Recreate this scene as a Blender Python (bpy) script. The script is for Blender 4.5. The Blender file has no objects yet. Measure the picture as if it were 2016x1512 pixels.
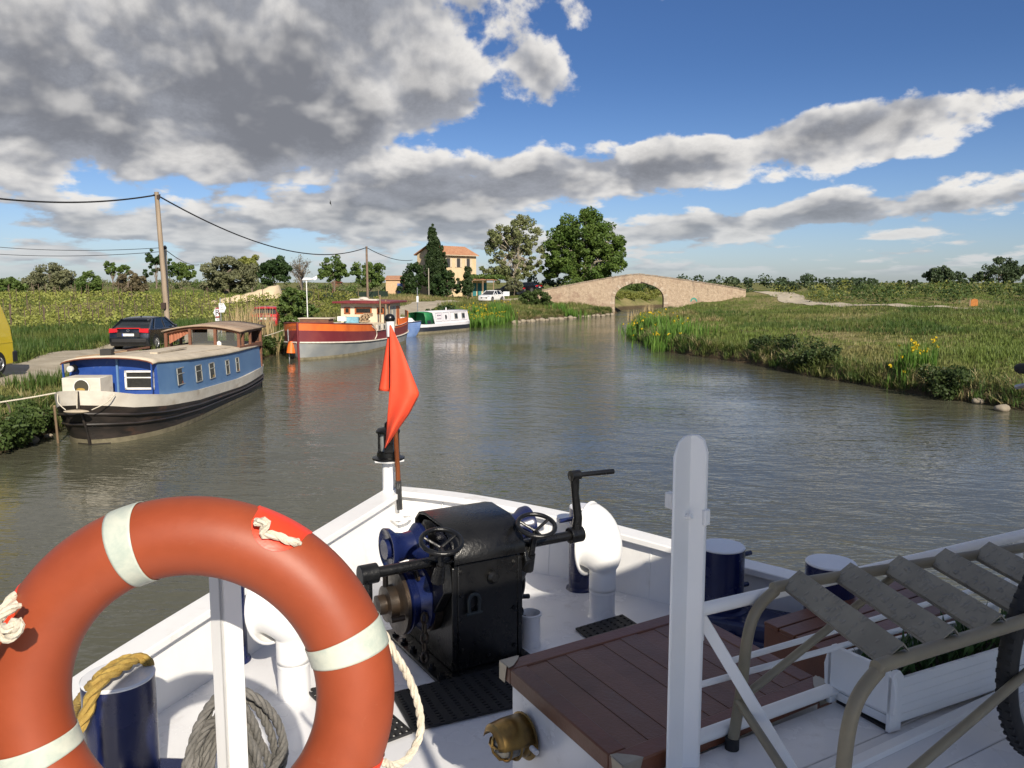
import bpy, bmesh, math, random
import numpy as np
from mathutils import Vector, Matrix
random.seed(7); rng = np.random.default_rng(11)
R = math.radians
scene = bpy.context.scene
COL = scene.collection

# ------------------------------------------------------------------ camera
EYE = Vector((0, 0, 4.0)); PITCH = R(7.0); FPX = 1632.0
cam_d = bpy.data.cameras.new('camera'); cam = bpy.data.objects.new('camera', cam_d); COL.objects.link(cam)
cam.location = EYE; cam.rotation_euler = (R(90) - PITCH, 0, 0)
cam_d.sensor_width = 36; cam_d.lens = 36 * FPX / 2016; cam_d.clip_start = 0.05; cam_d.clip_end = 9000
scene.camera = cam

# ------------------------------------------------------------------ tiny node-expression helper
class X:
    nt = None
    def __init__(s, sock): s.s = sock
    @staticmethod
    def op(o, *a, clamp=False):
        n = X.nt.nodes.new('ShaderNodeMath'); n.operation = o; n.use_clamp = clamp
        for i, k in enumerate(a):
            if isinstance(k, X): X.nt.links.new(k.s, n.inputs[i])
            else: n.inputs[i].default_value = k
        return X(n.outputs[0])
    def __add__(s, o): return X.op('ADD', s, o)
    __radd__ = __add__
    def __sub__(s, o): return X.op('SUBTRACT', s, o)
    def __rsub__(s, o): return X.op('SUBTRACT', o, s)
    def __mul__(s, o): return X.op('MULTIPLY', s, o)
    __rmul__ = __mul__
    def __truediv__(s, o): return X.op('DIVIDE', s, o)
    def __rtruediv__(s, o): return X.op('DIVIDE', o, s)
    def clamp(s): return X.op('ADD', s, 0.0, clamp=True)
def smooth(x, a, b):
    n = X.nt.nodes.new('ShaderNodeMapRange'); n.interpolation_type = 'SMOOTHSTEP'
    X.nt.links.new(x.s, n.inputs[0]); n.inputs[1].default_value = a; n.inputs[2].default_value = b
    return X(n.outputs[0])
def comb(x, y, z):
    n = X.nt.nodes.new('ShaderNodeCombineXYZ')
    for i, k in enumerate((x, y, z)):
        if isinstance(k, X): X.nt.links.new(k.s, n.inputs[i])
        else: n.inputs[i].default_value = k
    return n.outputs[0]
def noise(vec, scale, detail=5, rough=.55, dist=0, dims='3D'):
    n = X.nt.nodes.new('ShaderNodeTexNoise'); n.noise_dimensions = dims
    if vec is not None: X.nt.links.new(vec, n.inputs['Vector'])
    n.inputs['Scale'].default_value = scale; n.inputs['Detail'].default_value = detail
    n.inputs['Roughness'].default_value = rough; n.inputs['Distortion'].default_value = dist
    return X(n.outputs[0])
def mixc(f, a, b):
    n = X.nt.nodes.new('ShaderNodeMix'); n.data_type = 'RGBA'
    if isinstance(f, X): X.nt.links.new(f.s, n.inputs[0])
    else: n.inputs[0].default_value = f
    for i, k in ((6, a), (7, b)):
        if isinstance(k, (tuple, list)): n.inputs[i].default_value = (*k[:3], 1)
        else: X.nt.links.new(k, n.inputs[i])
    return n.outputs[2]

# ------------------------------------------------------------------ sun, sky, exposure
SUN_EL, SUN_AZ = R(31), R(160)
SUN_DIR = Vector((math.sin(SUN_AZ) * math.cos(SUN_EL), math.cos(SUN_AZ) * math.cos(SUN_EL), math.sin(SUN_EL)))
sun_d = bpy.data.lights.new('sun', 'SUN'); sun_d.energy = 4.6; sun_d.angle = R(0.53); sun_d.color = (1.0, .91, .77)
sun = bpy.data.objects.new('sun', sun_d); COL.objects.link(sun)
sun.rotation_euler = (-SUN_DIR).to_track_quat('-Z', 'Y').to_euler(); sun.location = (0, 0, 60)

world = bpy.data.worlds.new('World'); scene.world = world; world.use_nodes = True
nt = world.node_tree; nt.nodes.clear(); X.nt = nt
out = nt.nodes.new('ShaderNodeOutputWorld'); bg = nt.nodes.new('ShaderNodeBackground')
nt.links.new(bg.outputs[0], out.inputs[0]); bg.inputs[1].default_value = 0.1
sky = nt.nodes.new('ShaderNodeTexSky'); sky.sky_type = 'NISHITA'; sky.sun_disc = False
sky.sun_elevation = SUN_EL; sky.sun_rotation = SUN_AZ; sky.air_density = 1.0; sky.dust_density = 0.4; sky.ozone_density = 2.5
tc = nt.nodes.new('ShaderNodeTexCoord'); sp = nt.nodes.new('ShaderNodeSeparateXYZ'); nt.links.new(tc.outputs['Generated'], sp.inputs[0])
dx, dy, dz = X(sp.outputs[0]), X(sp.outputs[1]), X(sp.outputs[2])
az = X.op('ARCTAN2', dx, dy) * (180 / math.pi)          # degrees, 0 straight ahead
el = X.op('ARCSINE', dz) * (180 / math.pi)
elp = X.op('MAXIMUM', el, 0.0)
def gauss(a0, e0, wa, we, slope=0.0, hi=None):
    da = (az - a0) / wa
    de = (el - e0 - (az - a0) * slope) / we
    return X.op('EXPONENT', (da * da + de * de) * -1.0)
# cloud layer coordinates: a flat layer seen in perspective, so clouds shrink towards the horizon
inv = 1.0 / (X.op('MAXIMUM', dz, 0.0) + 0.085)
def cloud_noise(up, sc, det, rough, sx=1.0):
    k = inv * (1.0 - up)
    return noise(comb(dx * k * sx, dy * k * sx * .55, 3.7), sc, det, rough, 0)
cov = (0.215 * X.op('EXPONENT', ((az + 30) / 25.0) * ((az + 30) / 25.0) * -1.0) * smooth(el, 4.0, 9)      # heavy cloud bank on the left
       + 0.15 * gauss(-10, 14.5, 8, 4.2, .30)
       + 0.12 * gauss(-15, 9.5, 9, 2.4)
       + 0.20 * gauss(15, 8.4, 24, 1.8, .15)            # long diagonal cumulus band
       + 0.10 * gauss(26, 10.3, 12, 2.0, .14)
       + 0.13 * gauss(-8, 5.4, 11, 1.5, .06)
       + 0.16 * gauss(20, 4.2, 17, .8, .085)
       + 0.10 * gauss(-22, 3.8, 14, 1.6)
       + 0.14 * gauss(1.6, 14.0, 2.0, 1.5)
       + 0.15 * gauss(4.6, 17.4, 1.8, 1.6)
       + 0.13 * gauss(13.2, 15.9, 2.6, .5, .12)
       + 0.10 * gauss(24, 17.0, 1.2, .6, .3)
       + 0.10 * gauss(29, 6.4, 1.6, .6)
       - 0.22 * gauss(19, 14.6, 14, 2.9)
       - 0.10 * gauss(20, 6.2, 13, .5, .11)
       - 0.15 * gauss(-3, 9.4, 5.5, 1.2, .10)
       + 0.08 * gauss(-2, 4.2, 14, 1.0)
       + 0.06 * smooth(el, 5.0, 2.0)
       + 0.05 * smooth(el, 19, 30))
# puffs: three-dimensional noise on the sky dome, finer towards the horizon
kz = 1.0 / (X.op('MAXIMUM', dz, 0.0) * 1.0 + 0.16)
def puff(up, n, sc):
    zz = X.op('LOGARITHM', X.op('MAXIMUM', dz + up, 0.0) + 0.055, 2.718)
    return noise(comb(az * .060, zz * 1.2, 1.7), sc, n, .56, .1)
def field(up, n1_, n2_):
    return cloud_noise(up * 3.2, 0.8, n1_, .5) * .36 + puff(up, n2_, 3.3) * .64
f0 = field(0.0, 3, 8); fl = field(0.0, 2, 3.5); fu = field(0.020, 2, 3.5)
thr = 0.555
d0 = f0 + cov - thr
alpha = smooth(d0, 0.0, 0.065) * smooth(el, 0.0, 1.4)
lit = smooth((fl - fu) * 1.9 + (f0 - fl) * .8 + (0.03 - d0 * .60), -0.15, 0.14)
thick = smooth(d0 + (f0 - fl) * .9, 0.0, 0.26)
shade = mixc(thick, (2.9, 3.0, 3.3), (1.6, 1.64, 1.8))
cloud = mixc(lit * (1.0 - thick * .5), shade, (6.9, 6.65, 6.3))
hz = smooth(el, 6.5, 0.0)
cloud = mixc(hz * 0.55, cloud, (3.0, 3.5, 4.0))
tint = mixc(smooth(el, 1.0, 15.0), (.52, .60, .82), (.29, .40, .60))
gain = nt.nodes.new('ShaderNodeMix'); gain.data_type = 'RGBA'; gain.blend_type = 'MULTIPLY'; gain.inputs[0].default_value = 1
nt.links.new(sky.outputs[0], gain.inputs[6]); nt.links.new(tint, gain.inputs[7])
nt.links.new(mixc(alpha * 0.97, gain.outputs[2], cloud), bg.inputs[0])

vs = scene.view_settings; vs.view_transform = 'Standard'; vs.look = 'None'; vs.gamma = 1; vs.use_curve_mapping = False
vs.exposure = 0.42
world.cycles.sampling_method = 'MANUAL'; world.cycles.sample_map_resolution = 256
scene.cycles.max_bounces = 6; scene.cycles.diffuse_bounces = 4; scene.cycles.glossy_bounces = 3
scene.cycles.transparent_max_bounces = 8; scene.cycles.use_denoising = True
scene.cycles.caustics_reflective = False; scene.cycles.caustics_refractive = False

# ------------------------------------------------------------------ survey helpers: sight lines of the photograph -> points of the place
def ray(u, v):
    x = (u - 1008) / FPX; y = (756 - v) / FPX
    c, s = math.cos(PITCH), math.sin(PITCH)
    return Vector((x, c + y * s, -s + y * c))
def at(u, v, z):
    d = ray(u, v); return EYE + d * ((z - EYE.z) / d.z)
def atY(u, v, Y):
    d = ray(u, v); return EYE + d * (Y / d.y)

# ------------------------------------------------------------------ materials
MATS = {}
def new_mat(name):
    m = bpy.data.materials.new(name); m.use_nodes = True
    X.nt = m.node_tree
    return m, m.node_tree.nodes['Principled BSDF']
def texco(kind='Object'):
    n = X.nt.nodes.new('ShaderNodeTexCoord'); return n.outputs[kind]
def mapped(vec, scale):
    n = X.nt.nodes.new('ShaderNodeMapping'); n.inputs['Scale'].default_value = scale
    X.nt.links.new(vec, n.inputs[0]); return n.outputs[0]
def attr(name):
    n = X.nt.nodes.new('ShaderNodeAttribute'); n.attribute_name = name; return X(n.outputs['Fac'])
def bump(b, h, strength, dist=.02):
    n = X.nt.nodes.new('ShaderNodeBump'); n.inputs['Strength'].default_value = strength; n.inputs['Distance'].default_value = dist
    X.nt.links.new(h.s, n.inputs['Height']); X.nt.links.new(n.outputs[0], b.inputs['Normal'])
def pm(name, col, rough=.5, col2=None, scale=6, metal=0, bmp=.15, bscale=40, coat=0, stretch=(1, 1, 1), stain=None, stain_amt=.5, stain_scale=3, var=.12, trans=0):
    """painted / plain surface: two close tones, fine relief, optional stains"""
    if name in MATS: return MATS[name]
    m, b = new_mat(name)
    co = mapped(texco(), stretch)
    n1 = noise(co, scale, 6, .6)
    c2 = col2 or tuple(min(1, c * (1 + var)) for c in col); c1 = col if col2 else tuple(c * (1 - var) for c in col)
    c = mixc(smooth(n1, .35, .65), c1, c2)
    if stain:
        n2 = noise(co, stain_scale, 8, .68, .4)
        c = mixc(smooth(n2, .60 - .12 * stain_amt, .74) * min(1, stain_amt * 1.4), c, stain)
    X.nt.links.new(c, b.inputs['Base Color'])
    n3 = noise(co, bscale, 4, .6)
    rr = smooth(n1, .2, .8) * .16 + (rough - .08)
    X.nt.links.new(rr.s, b.inputs['Roughness'])
    b.inputs['Metallic'].default_value = metal
    if coat: b.inputs['Coat Weight'].default_value = coat; b.inputs['Coat Roughness'].default_value = .12
    if trans: b.inputs['Transmission Weight'].default_value = trans
    if bmp: bump(b, n3 * .6 + n1 * .6, bmp, .01)
    MATS[name] = m
    return m
def leaf_mat(name, c1, c2, c3=None, rough=.55, pscale=.25, sss=True):
    """foliage: tone per leaf (attribute rnd) and per patch (object-space noise), thin and translucent"""
    if name in MATS: return MATS[name]
    m, b = new_mat(name)
    r = attr('rnd'); n = noise(texco(), pscale, 3, .6)
    c = mixc(r, c1, c2)
    if c3: c = mixc(smooth(n, .47, .62), c, c3)
    X.nt.links.new(c, b.inputs['Base Color']); b.inputs['Roughness'].default_value = rough
    b.inputs['Specular IOR Level'].default_value = .3
    tr = X.nt.nodes.new('ShaderNodeBsdfTranslucent'); X.nt.links.new(c, tr.inputs[0])
    mx = X.nt.nodes.new('ShaderNodeMixShader'); mx.inputs[0].default_value = .28
    o = X.nt.nodes['Material Output']
    X.nt.links.new(b.outputs[0], mx.inputs[1]); X.nt.links.new(tr.outputs[0], mx.inputs[2]); X.nt.links.new(mx.outputs[0], o.inputs[0])
    MATS[name] = m
    return m

# ------------------------------------------------------------------ object helpers
OFF = {}
def link(o):
    COL.objects.link(o); return o
def tag(o, label=None, cat=None, group=None, kind=None):
    if label: o['label'] = label
    if cat: o['category'] = cat
    if group: o['group'] = group
    if kind: o['kind'] = kind
    return o
def thing(name, label, cat, loc=(0, 0, 0), rz=0, group=None, rot=None):
    o = bpy.data.objects.new(name, None); link(o); o.empty_display_size = .2
    o.location = loc; o.rotation_euler = rot if rot else (0, 0, rz)
    OFF[o.name] = Vector(loc)
    return tag(o, label, cat, group)
def finish_mesh(me, smooth_ang=38):
    if len(me.polygons):
        me.polygons.foreach_set('use_smooth', [True] * len(me.polygons))
        me.set_sharp_from_angle(angle=R(smooth_ang))
class MB:
    def __init__(s, M=None): s.v = []; s.f = []; s.M = M
    def _a(s, vs, fs):
        k = len(s.v)
        s.v.extend([s.M @ Vector(p) for p in vs] if s.M else [Vector(p) for p in vs])
        s.f.extend([tuple(i + k for i in f) for f in fs]); return s
    def box(s, c, d, rz=0, T=None):
        c = Vector(c); M = T if T is not None else Matrix.Rotation(rz, 3, 'Z')
        vs = [c + M @ Vector((d[0] / 2 * a, d[1] / 2 * b, d[2] / 2 * e)) for a in (-1, 1) for b in (-1, 1) for e in (-1, 1)]
        return s._a(vs, [(0, 1, 3, 2), (4, 6, 7, 5), (0, 4, 5, 1), (2, 3, 7, 6), (0, 2, 6, 4), (1, 5, 7, 3)])
    def bar(s, p0, p1, w, h, up=(0, 0, 1)):
        p0, p1 = Vector(p0), Vector(p1); d = (p1 - p0); L = d.length; d.normalize()
        x = d.cross(Vector(up)); x = x.normalized() if x.length > 1e-6 else Vector((1, 0, 0)); z = x.cross(d)
        T = Matrix((x, d, z)).transposed()
        return s.box((p0 + p1) / 2, (w, L, h), T=T)
    def tube(s, pts, r, n=10, closed=False, caps=True):
        pts = [Vector(p) for p in pts]; N = len(pts)
        rs = r if isinstance(r, (list, tuple)) else [r] * N
        tg = []
        for i in range(N):
            a = pts[i - 1] if (i or closed) else pts[0]; b = pts[(i + 1) % N] if (i < N - 1 or closed) else pts[-1]
            t = b - a; tg.append(t.normalized() if t.length > 1e-9 else Vector((0, 0, 1)))
        t0 = tg[0]; ref = Vector((0, 0, 1)) if abs(t0.z) < .9 else Vector((1, 0, 0))
        x = t0.cross(ref).normalized(); vs = []; 
        for i in range(N):
            x = (x - tg[i] * x.dot(tg[i]))
            x = x.normalized() if x.length > 1e-6 else tg[i].orthogonal().normalized()
            y = tg[i].cross(x)
            for k in range(n):
                a = 2 * math.pi * k / n
                vs.append(pts[i] + (x * math.cos(a) + y * math.sin(a)) * rs[i])
        fs = []
        for i in range(N if closed else N - 1):
            j = (i + 1) % N
            for k in range(n):
                l = (k + 1) % n
                fs.append((i * n + k, i * n + l, j * n + l, j * n + k))
        if caps and not closed:
            fs.append(tuple(range(n - 1, -1, -1))); fs.append(tuple((N - 1) * n + k for k in range(n)))
        return s._a(vs, fs)
    def cyl(s, p0, p1, r0, r1=None, n=16): return s.tube([p0, p1], [r0, r0 if r1 is None else r1], n)
    def lathe(s, prof, o=(0, 0, 0), axis=(0, 0, 1), n=24, caps=True):
        o = Vector(o); a = Vector(axis).normalized(); x = a.orthogonal().normalized(); y = a.cross(x); vs = []
        for r, h in prof:
            for k in range(n):
                t = 2 * math.pi * k / n
                vs.append(o + a * h + (x * math.cos(t) + y * math.sin(t)) * max(r, 1e-4))
        fs = [(i * n + k, i * n + (k + 1) % n, (i + 1) * n + (k + 1) % n, (i + 1) * n + k) for i in range(len(prof) - 1) for k in range(n)]
        if caps: fs.append(tuple(range(n - 1, -1, -1))); fs.append(tuple((len(prof) - 1) * n + k for k in range(n)))
        return s._a(vs, fs)
    def ball(s, c, r, nu=14, nv=9, sc=(1, 1, 1)):
        c = Vector(c); vs = []; 
        for i in range(nv + 1):
            p = math.pi * i / nv
            for k in range(nu):
                t = 2 * math.pi * k / nu
                vs.append(c + Vector((max(math.sin(p), 1e-4) * math.cos(t) * r * sc[0], max(math.sin(p), 1e-4) * math.sin(t) * r * sc[1], math.cos(p) * r * sc[2])))
        return s._a(vs, [(i * nu + k, (i + 1) * nu + k, (i + 1) * nu + (k + 1) % nu, i * nu + (k + 1) % nu) for i in range(nv) for k in range(nu)])
    def prism(s, poly, ext):
        poly = [Vector(p) for p in poly]; e = Vector(ext); n = len(poly)
        return s._a(poly + [p + e for p in poly], [tuple(range(n - 1, -1, -1)), tuple(range(n, 2 * n))] + [(i, (i + 1) % n, n + (i + 1) % n, n + i) for i in range(n)])
    def grid(s, rows, closed=False):
        n = len(rows[0]); vs = [p for r in rows for p in r]
        fs = [(i * n + k, i * n + (k + 1) % n, (i + 1) * n + (k + 1) % n, (i + 1) * n + k) for i in range(len(rows) - 1) for k in range(n if closed else n - 1)]
        return s._a(vs, fs)
    def poly(s, pts): return s._a(pts, [tuple(range(len(pts)))])
    def build(s, name, mat, parent=None, bevel=0, ang=38, world=False, solid=0, sub=0, segs=2):
        me = bpy.data.meshes.new(name)
        off = OFF.get(parent.name, Vector()) if (parent is not None and world) else Vector()
        me.from_pydata([tuple(p - off) for p in s.v], [], s.f); me.update()
        bm = bmesh.new(); bm.from_mesh(me); bmesh.ops.recalc_face_normals(bm, faces=bm.faces); bm.to_mesh(me); bm.free()
        finish_mesh(me, ang); me.materials.append(mat)
        o = link(bpy.data.objects.new(name, me))
        if parent is not None: o.parent = parent; OFF[o.name] = OFF.get(parent.name, Vector())
        if solid:
            k = o.modifiers.new('solid', 'SOLIDIFY'); k.thickness = solid; k.offset = 0
        if bevel:
            k = o.modifiers.new('bevel', 'BEVEL'); k.width = bevel; k.segments = segs; k.limit_method = 'ANGLE'; k.angle_limit = R(40)
        if sub:
            k = o.modifiers.new('sub', 'SUBSURF'); k.levels = sub; k.render_levels = sub
        return o
def raw_mesh(name, verts, faces, mat, rnd=None, parent=None, smooth=False):
    """big numpy mesh: faces is an (n, k) array with constant k; rnd one tone value per face"""
    me = bpy.data.meshes.new(name); verts = np.asarray(verts, np.float32); faces = np.asarray(faces, np.int32)
    n, k = faces.shape
    me.vertices.add(len(verts)); me.vertices.foreach_set('co', verts.ravel())
    me.loops.add(n * k); me.loops.foreach_set('vertex_index', faces.ravel())
    me.polygons.add(n); me.polygons.foreach_set('loop_start', np.arange(0, n * k, k, dtype=np.int32))
    me.update(calc_edges=True)
    if rnd is not None:
        a = me.attributes.new('rnd', 'FLOAT', 'FACE'); a.data.foreach_set('value', np.asarray(rnd, np.float32))
    if smooth: me.polygons.foreach_set('use_smooth', np.ones(n, bool))
    me.materials.append(mat)
    o = link(bpy.data.objects.new(name, me))
    if parent is not None: o.parent = parent
    return o
def copy_tree(o, parent=None):
    c = o.copy(); link(c); c.parent = parent
    for ch in list(o.children): copy_tree(ch, c)
    return c
# ================================================================== THE SETTING: canal, banks, water, track
LEFT_EDGE = [(-16, -60), (-13, 0), (-12.1, 19), (-12.3, 22), (-12.9, 32), (-13.0, 41), (-13.2, 48), (-12.0, 56), (-9.6, 63), (-7.2, 69), (-4.6, 73), (-.1, 85), (5.1, 91), (12.2, 102.5), (13.0, 106.5), (14.0, 112), (16.5, 124), (24, 134), (70, 142)]
RIGHT_EDGE = [(70, 122), (32, 120), (24, 116), (20.5, 110), (19.6, 105), (16.5, 95), (11.8, 80), (9.7, 66), (8.6, 55), (8.9, 48.8), (9.9, 45.4), (11.9, 40.8), (12.8, 35.1), (14.1, 31.2), (15.2, 27.8), (16.2, 25.6), (24, 12), (32, -60)]
CANAL = np.array(LEFT_EDGE + RIGHT_EDGE, float)
def sdist(x, y):
    """distance from the canal's edge, positive on land"""
    x = np.asarray(x, float); y = np.asarray(y, float)
    d = np.full(x.shape, 1e9); ins = np.zeros(x.shape, bool); n = len(CANAL)
    for i in range(n):
        ax, ay = CANAL[i]; bx, by = CANAL[(i + 1) % n]
        ex, ey = bx - ax, by - ay
        if not ((i == len(LEFT_EDGE) - 1) or i == n - 1):
            t = np.clip(((x - ax) * ex + (y - ay) * ey) / (ex * ex + ey * ey), 0, 1)
            d = np.minimum(d, np.hypot(x - ax - t * ex, y - ay - t * ey))
        c = ((ay > y) != (by > y)) & (x < (bx - ax) * (y - ay) / (by - ay + 1e-12) + ax)
        ins ^= c
    return np.where(ins, -d, d)
CP = np.array([  # surveyed ground heights: x, y, z
    (-17, 28, 1.05), (-17.5, 36, 1.05), (-17, 10, 1.05), (-18, -20, 1.05), (-26, 46, 1.36), (-40, 46, 1.4), (-20, 50, 1.3), (-36, 72, 2.55), (-60, 72, 2.6), (-52, 90, 2.95), (-44, 100, 3.1),
    (-30, 85, 2.85), (-20, 78, 2.5), (-14, 58, 1.1), (-12, 68, 1.15), (-7, 72, 1.0), (-17, 85, 2.0), (-14, 100, 2.2), (-8, 118, 2.05), (-3, 106, 1.5), (3, 100, 1.0), (7, 99, 1.2), (10, 130, 3.0), (-40, 130, 3.0), (-90, 100, 3.2), (-90, 50, 1.8), (-60, 25, 1.2),
    (25, 70, 1.25), (25, 45, 1.45), (33, 60, 1.9), (33, 45, 1.9), (34, 108, 2.75), (28, 96, 1.6), (24, 100, 1.35), (20, 85, 1.1), (16, 60, .95), (18, 40, 1.0), (22, 30, 1.1), (44, 85, 2.5), (55, 90, 2.7), (60, 60, 2.2), (36, 72, 2.0), (45, 120, 2.9), (40, 20, 1.5), (30, 104, 2.2), (80, 60, 2.6), (34, 135, 2.0), (20, 160, 2.0), (60, 175, 2.6),
    (0, 400, 3), (300, 300, 3), (-300, 300, 3.2), (400, 0, 3), (-400, 0, 3), (0, -400, 2)], float)
def hnoise(x, y):
    return (np.sin(x * .83 + 1.3 * np.sin(y * .41)) * np.sin(y * .71 + .9 * np.sin(x * .37)) * .09 + np.sin(x * 2.3 + y * 1.1) * np.sin(y * 1.9 - x * .7) * .035)
def height(x, y):
    x = np.asarray(x, float); y = np.asarray(y, float); sh = x.shape; x = x.ravel(); y = y.ravel()
    w = np.zeros(x.shape); z = np.zeros(x.shape)
    for cx, cy, cz in CP:
        k = 1 / ((x - cx) ** 2 + (y - cy) ** 2 + 6.0) ** 1.9
        w += k; z += k * cz
    z = z / w
    d = sdist(x, y)
    d = d + np.sin(x * 1.7 + y * .6) * .18 + np.sin(y * 2.9 - x * 1.1) * .12          # ragged edge
    lip = np.clip((d + .15) / .75, 0, 1); lip = lip * lip * (3 - 2 * lip)
    far = np.clip(d / 5, 0, 1); far = far * far * (3 - 2 * far)
    land = .62 * lip + (z - .62) * far + hnoise(x, y) * np.clip(d, 0, 1)
    zz = np.where(d > -.15, land - .06 * (1 - lip), -.06 - 1.2 * np.clip((-d - .15) / 1.5, 0, 1))
    return zz.reshape(sh)
def hz1(x, y): return float(height(np.array([x]), np.array([y]))[0])
def on_ground(u, v, it=40):
    """where the sight line of (u, v) meets the ground"""
    d = ray(u, v); t = np.linspace(12, 300, 3000); px, py, pz = d.x * t, d.y * t, 4 + d.z * t
    h = np.maximum(height(px, py), 0); k = np.argmax(pz < h)
    return Vector((px[k], py[k], h[k]))

def axis_pts(lo, hi, step, far):
    a = list(np.arange(lo, hi + .01, step)); g = step; p = lo; q = hi; L = []; H = []
    while q < far:
        g *= 1.28; q += g; p -= g; H.append(q); L.append(p)
    return np.array(L[::-1] + a + H)
gx = axis_pts(-62, 66, .5, 4200); gy = axis_pts(8, 146, .5, 4200)
GX, GY = np.meshgrid(gx, gy); GZ = height(GX, GY)
nx, ny = len(gx), len(gy)
idx = np.arange(nx * ny).reshape(ny, nx)
gf = np.stack([idx[:-1, :-1], idx[:-1, 1:], idx[1:, 1:], idx[1:, :-1]], -1).reshape(-1, 4)
m, b = new_mat('ground_soil_grass')
co = texco(); n1 = noise(co, .16, 6, .6); n2 = noise(co, 2.4, 8, .7); n3 = noise(co, 9, 6, .7)
geo = X.nt.nodes.new('ShaderNodeNewGeometry'); spn = X.nt.nodes.new('ShaderNodeSeparateXYZ'); X.nt.links.new(geo.outputs['Normal'], spn.inputs[0])
spp = X.nt.nodes.new('ShaderNodeSeparateXYZ'); X.nt.links.new(geo.outputs['Position'], spp.inputs[0])
g1 = mixc(smooth(n2, .35, .68), (.085, .115, .028), (.15, .16, .045))
g2 = mixc(smooth(n1, .45, .62), g1, (.25, .215, .10))
soil = mixc(n3, (.05, .036, .02), (.13, .098, .06))
low = smooth(X(spp.outputs[2]), .62, .28)
c = mixc(low, g2, soil)
X.nt.links.new(c, b.inputs['Base Color']); b.inputs['Roughness'].default_value = .95; b.inputs['Specular IOR Level'].default_value = .1
bump(b, n3 + n2, .9, .12)
ground = raw_mesh('ground', np.stack([GX, GY, GZ], -1).reshape(-1, 3), gf, m, smooth=True)
tag(ground, 'grassy canal banks, fields and low rise out to the horizon', kind='structure')

# water
m, b = new_mat('canal_water')
co = texco(); 
wsp = X.nt.nodes.new('ShaderNodeSeparateXYZ'); X.nt.links.new(co, wsp.inputs[0])
wx, wy = X(wsp.outputs[0]), X(wsp.outputs[1])
rip = noise(comb(wx * .75 - wy * .3, wy * 1.5 + wx * .35, 0.0), 1.15, 3, .55, .5)
rip2 = noise(comb(wx * .8, wy * 1.9, 4.0), 5.2, 2, .5, .3)
swell = noise(co, .11, 3, .5)
calm = smooth(swell, .32, .66) * .85 + .22
c = mixc(noise(co, .07, 4, .6), (.080, .079, .050), (.094, .092, .063))
X.nt.links.new(c, b.inputs['Base Color']); b.inputs['Roughness'].default_value = .055; b.inputs['IOR'].default_value = 1.333
b.inputs['Specular IOR Level'].default_value = .5
bump(b, (rip * 1.0 + rip2 * .30) * calm, 1.0, .055)
wv = []; wf = []
MBw = MB(); MBw.grid([[(x, y, 0) for x in (-60, 0, 60, 120)] for y in (-90, 0, 60, 120, 160)])
water = MBw.build('water', m); tag(water, 'murky olive canal water with fine wind ripples', kind='structure')

# dirt track on the left bank, gravel path on the right bank (laid on the ground)
def strip(name, pts, w, mat, lift=.03, n=120, label=None):
    P = np.array(pts, float); t = np.concatenate([[0], np.cumsum(np.hypot(*np.diff(P, axis=0).T))])
    s = np.linspace(0, t[-1], n); cx = np.interp(s, t, P[:, 0]); cy = np.interp(s, t, P[:, 1])
    for _ in range(12):
        cx[1:-1] = (cx[:-2] + cx[1:-1] * 2 + cx[2:]) / 4; cy[1:-1] = (cy[:-2] + cy[1:-1] * 2 + cy[2:]) / 4
    tx, ty = np.gradient(cx), np.gradient(cy); L = np.hypot(tx, ty); nxx, nyy = -ty / L, tx / L
    ww = w if np.isscalar(w) else np.interp(s, np.linspace(0, t[-1], len(w)), w)
    rows = []
    for k in range(11):
        o = (k / 10 - .5) * ww * (1 + .1 * np.sin(s * 1.3 + k) * (k in (0, 10)))
        x = cx + nxx * o; y = cy + nyy * o
        rows.append(np.stack([x, y, height(x, y) + lift], -1))
    V = np.stack(rows, 1).reshape(-1, 3); idx = np.arange(n * 11).reshape(n, 11)
    F = np.stack([idx[:-1, :-1], idx[:-1, 1:], idx[1:, 1:], idx[1:, :-1]], -1).reshape(-1, 4)
    o = raw_mesh(name, V, F, mat, smooth=True); return tag(o, label, kind='structure')
m, b = new_mat('dirt_track'); co = texco()
n2 = noise(co, 1.2, 8, .7); n3 = noise(co, 14, 5, .7)
X.nt.links.new(mixc(smooth(n2, .3, .7), (.30, .255, .185), (.42, .37, .28)), b.inputs['Base Color']); b.inputs['Roughness'].default_value = .95
bump(b, n3, .6, .03); TRACK = m
m, b = new_mat('pale_gravel'); co = texco(); n2 = noise(co, 1.5, 8, .7)
X.nt.links.new(mixc(smooth(n2, .3, .7), (.38, .325, .235), (.50, .435, .33)), b.inputs['Base Color']); b.inputs['Roughness'].default_value = .95; bump(b, n2, .5, .03); GRAVEL = m
TRACK_L = [(-15.5, 6), (-16.4, 20), (-16.6, 28), (-17.0, 36), (-17.4, 44), (-17.6, 54), (-15.0, 63), (-12.2, 70), (-9.6, 76), (-8.2, 86), (-6.5, 96), (-3.5, 106), (1.5, 114), (8, 122)]
strip('dirt_track', TRACK_L, 3.2, TRACK, .035, 160, 'pale dirt track along the left bank')
PATH_R = [(66, 62), (50, 60.5), (42, 61), (36.5, 64), (33.6, 70), (32.0, 78), (31.8, 88), (33.0, 97), (34.2, 104), (33.0, 111)]
strip('gravel_path', PATH_R, [.9, .9, .6, .5, 1.1, 2.0, 2.7, 3.1, 3.2, 3.2], GRAVEL, .05, 140, 'pale gravel path climbing the right bank to the bridge')
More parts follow.
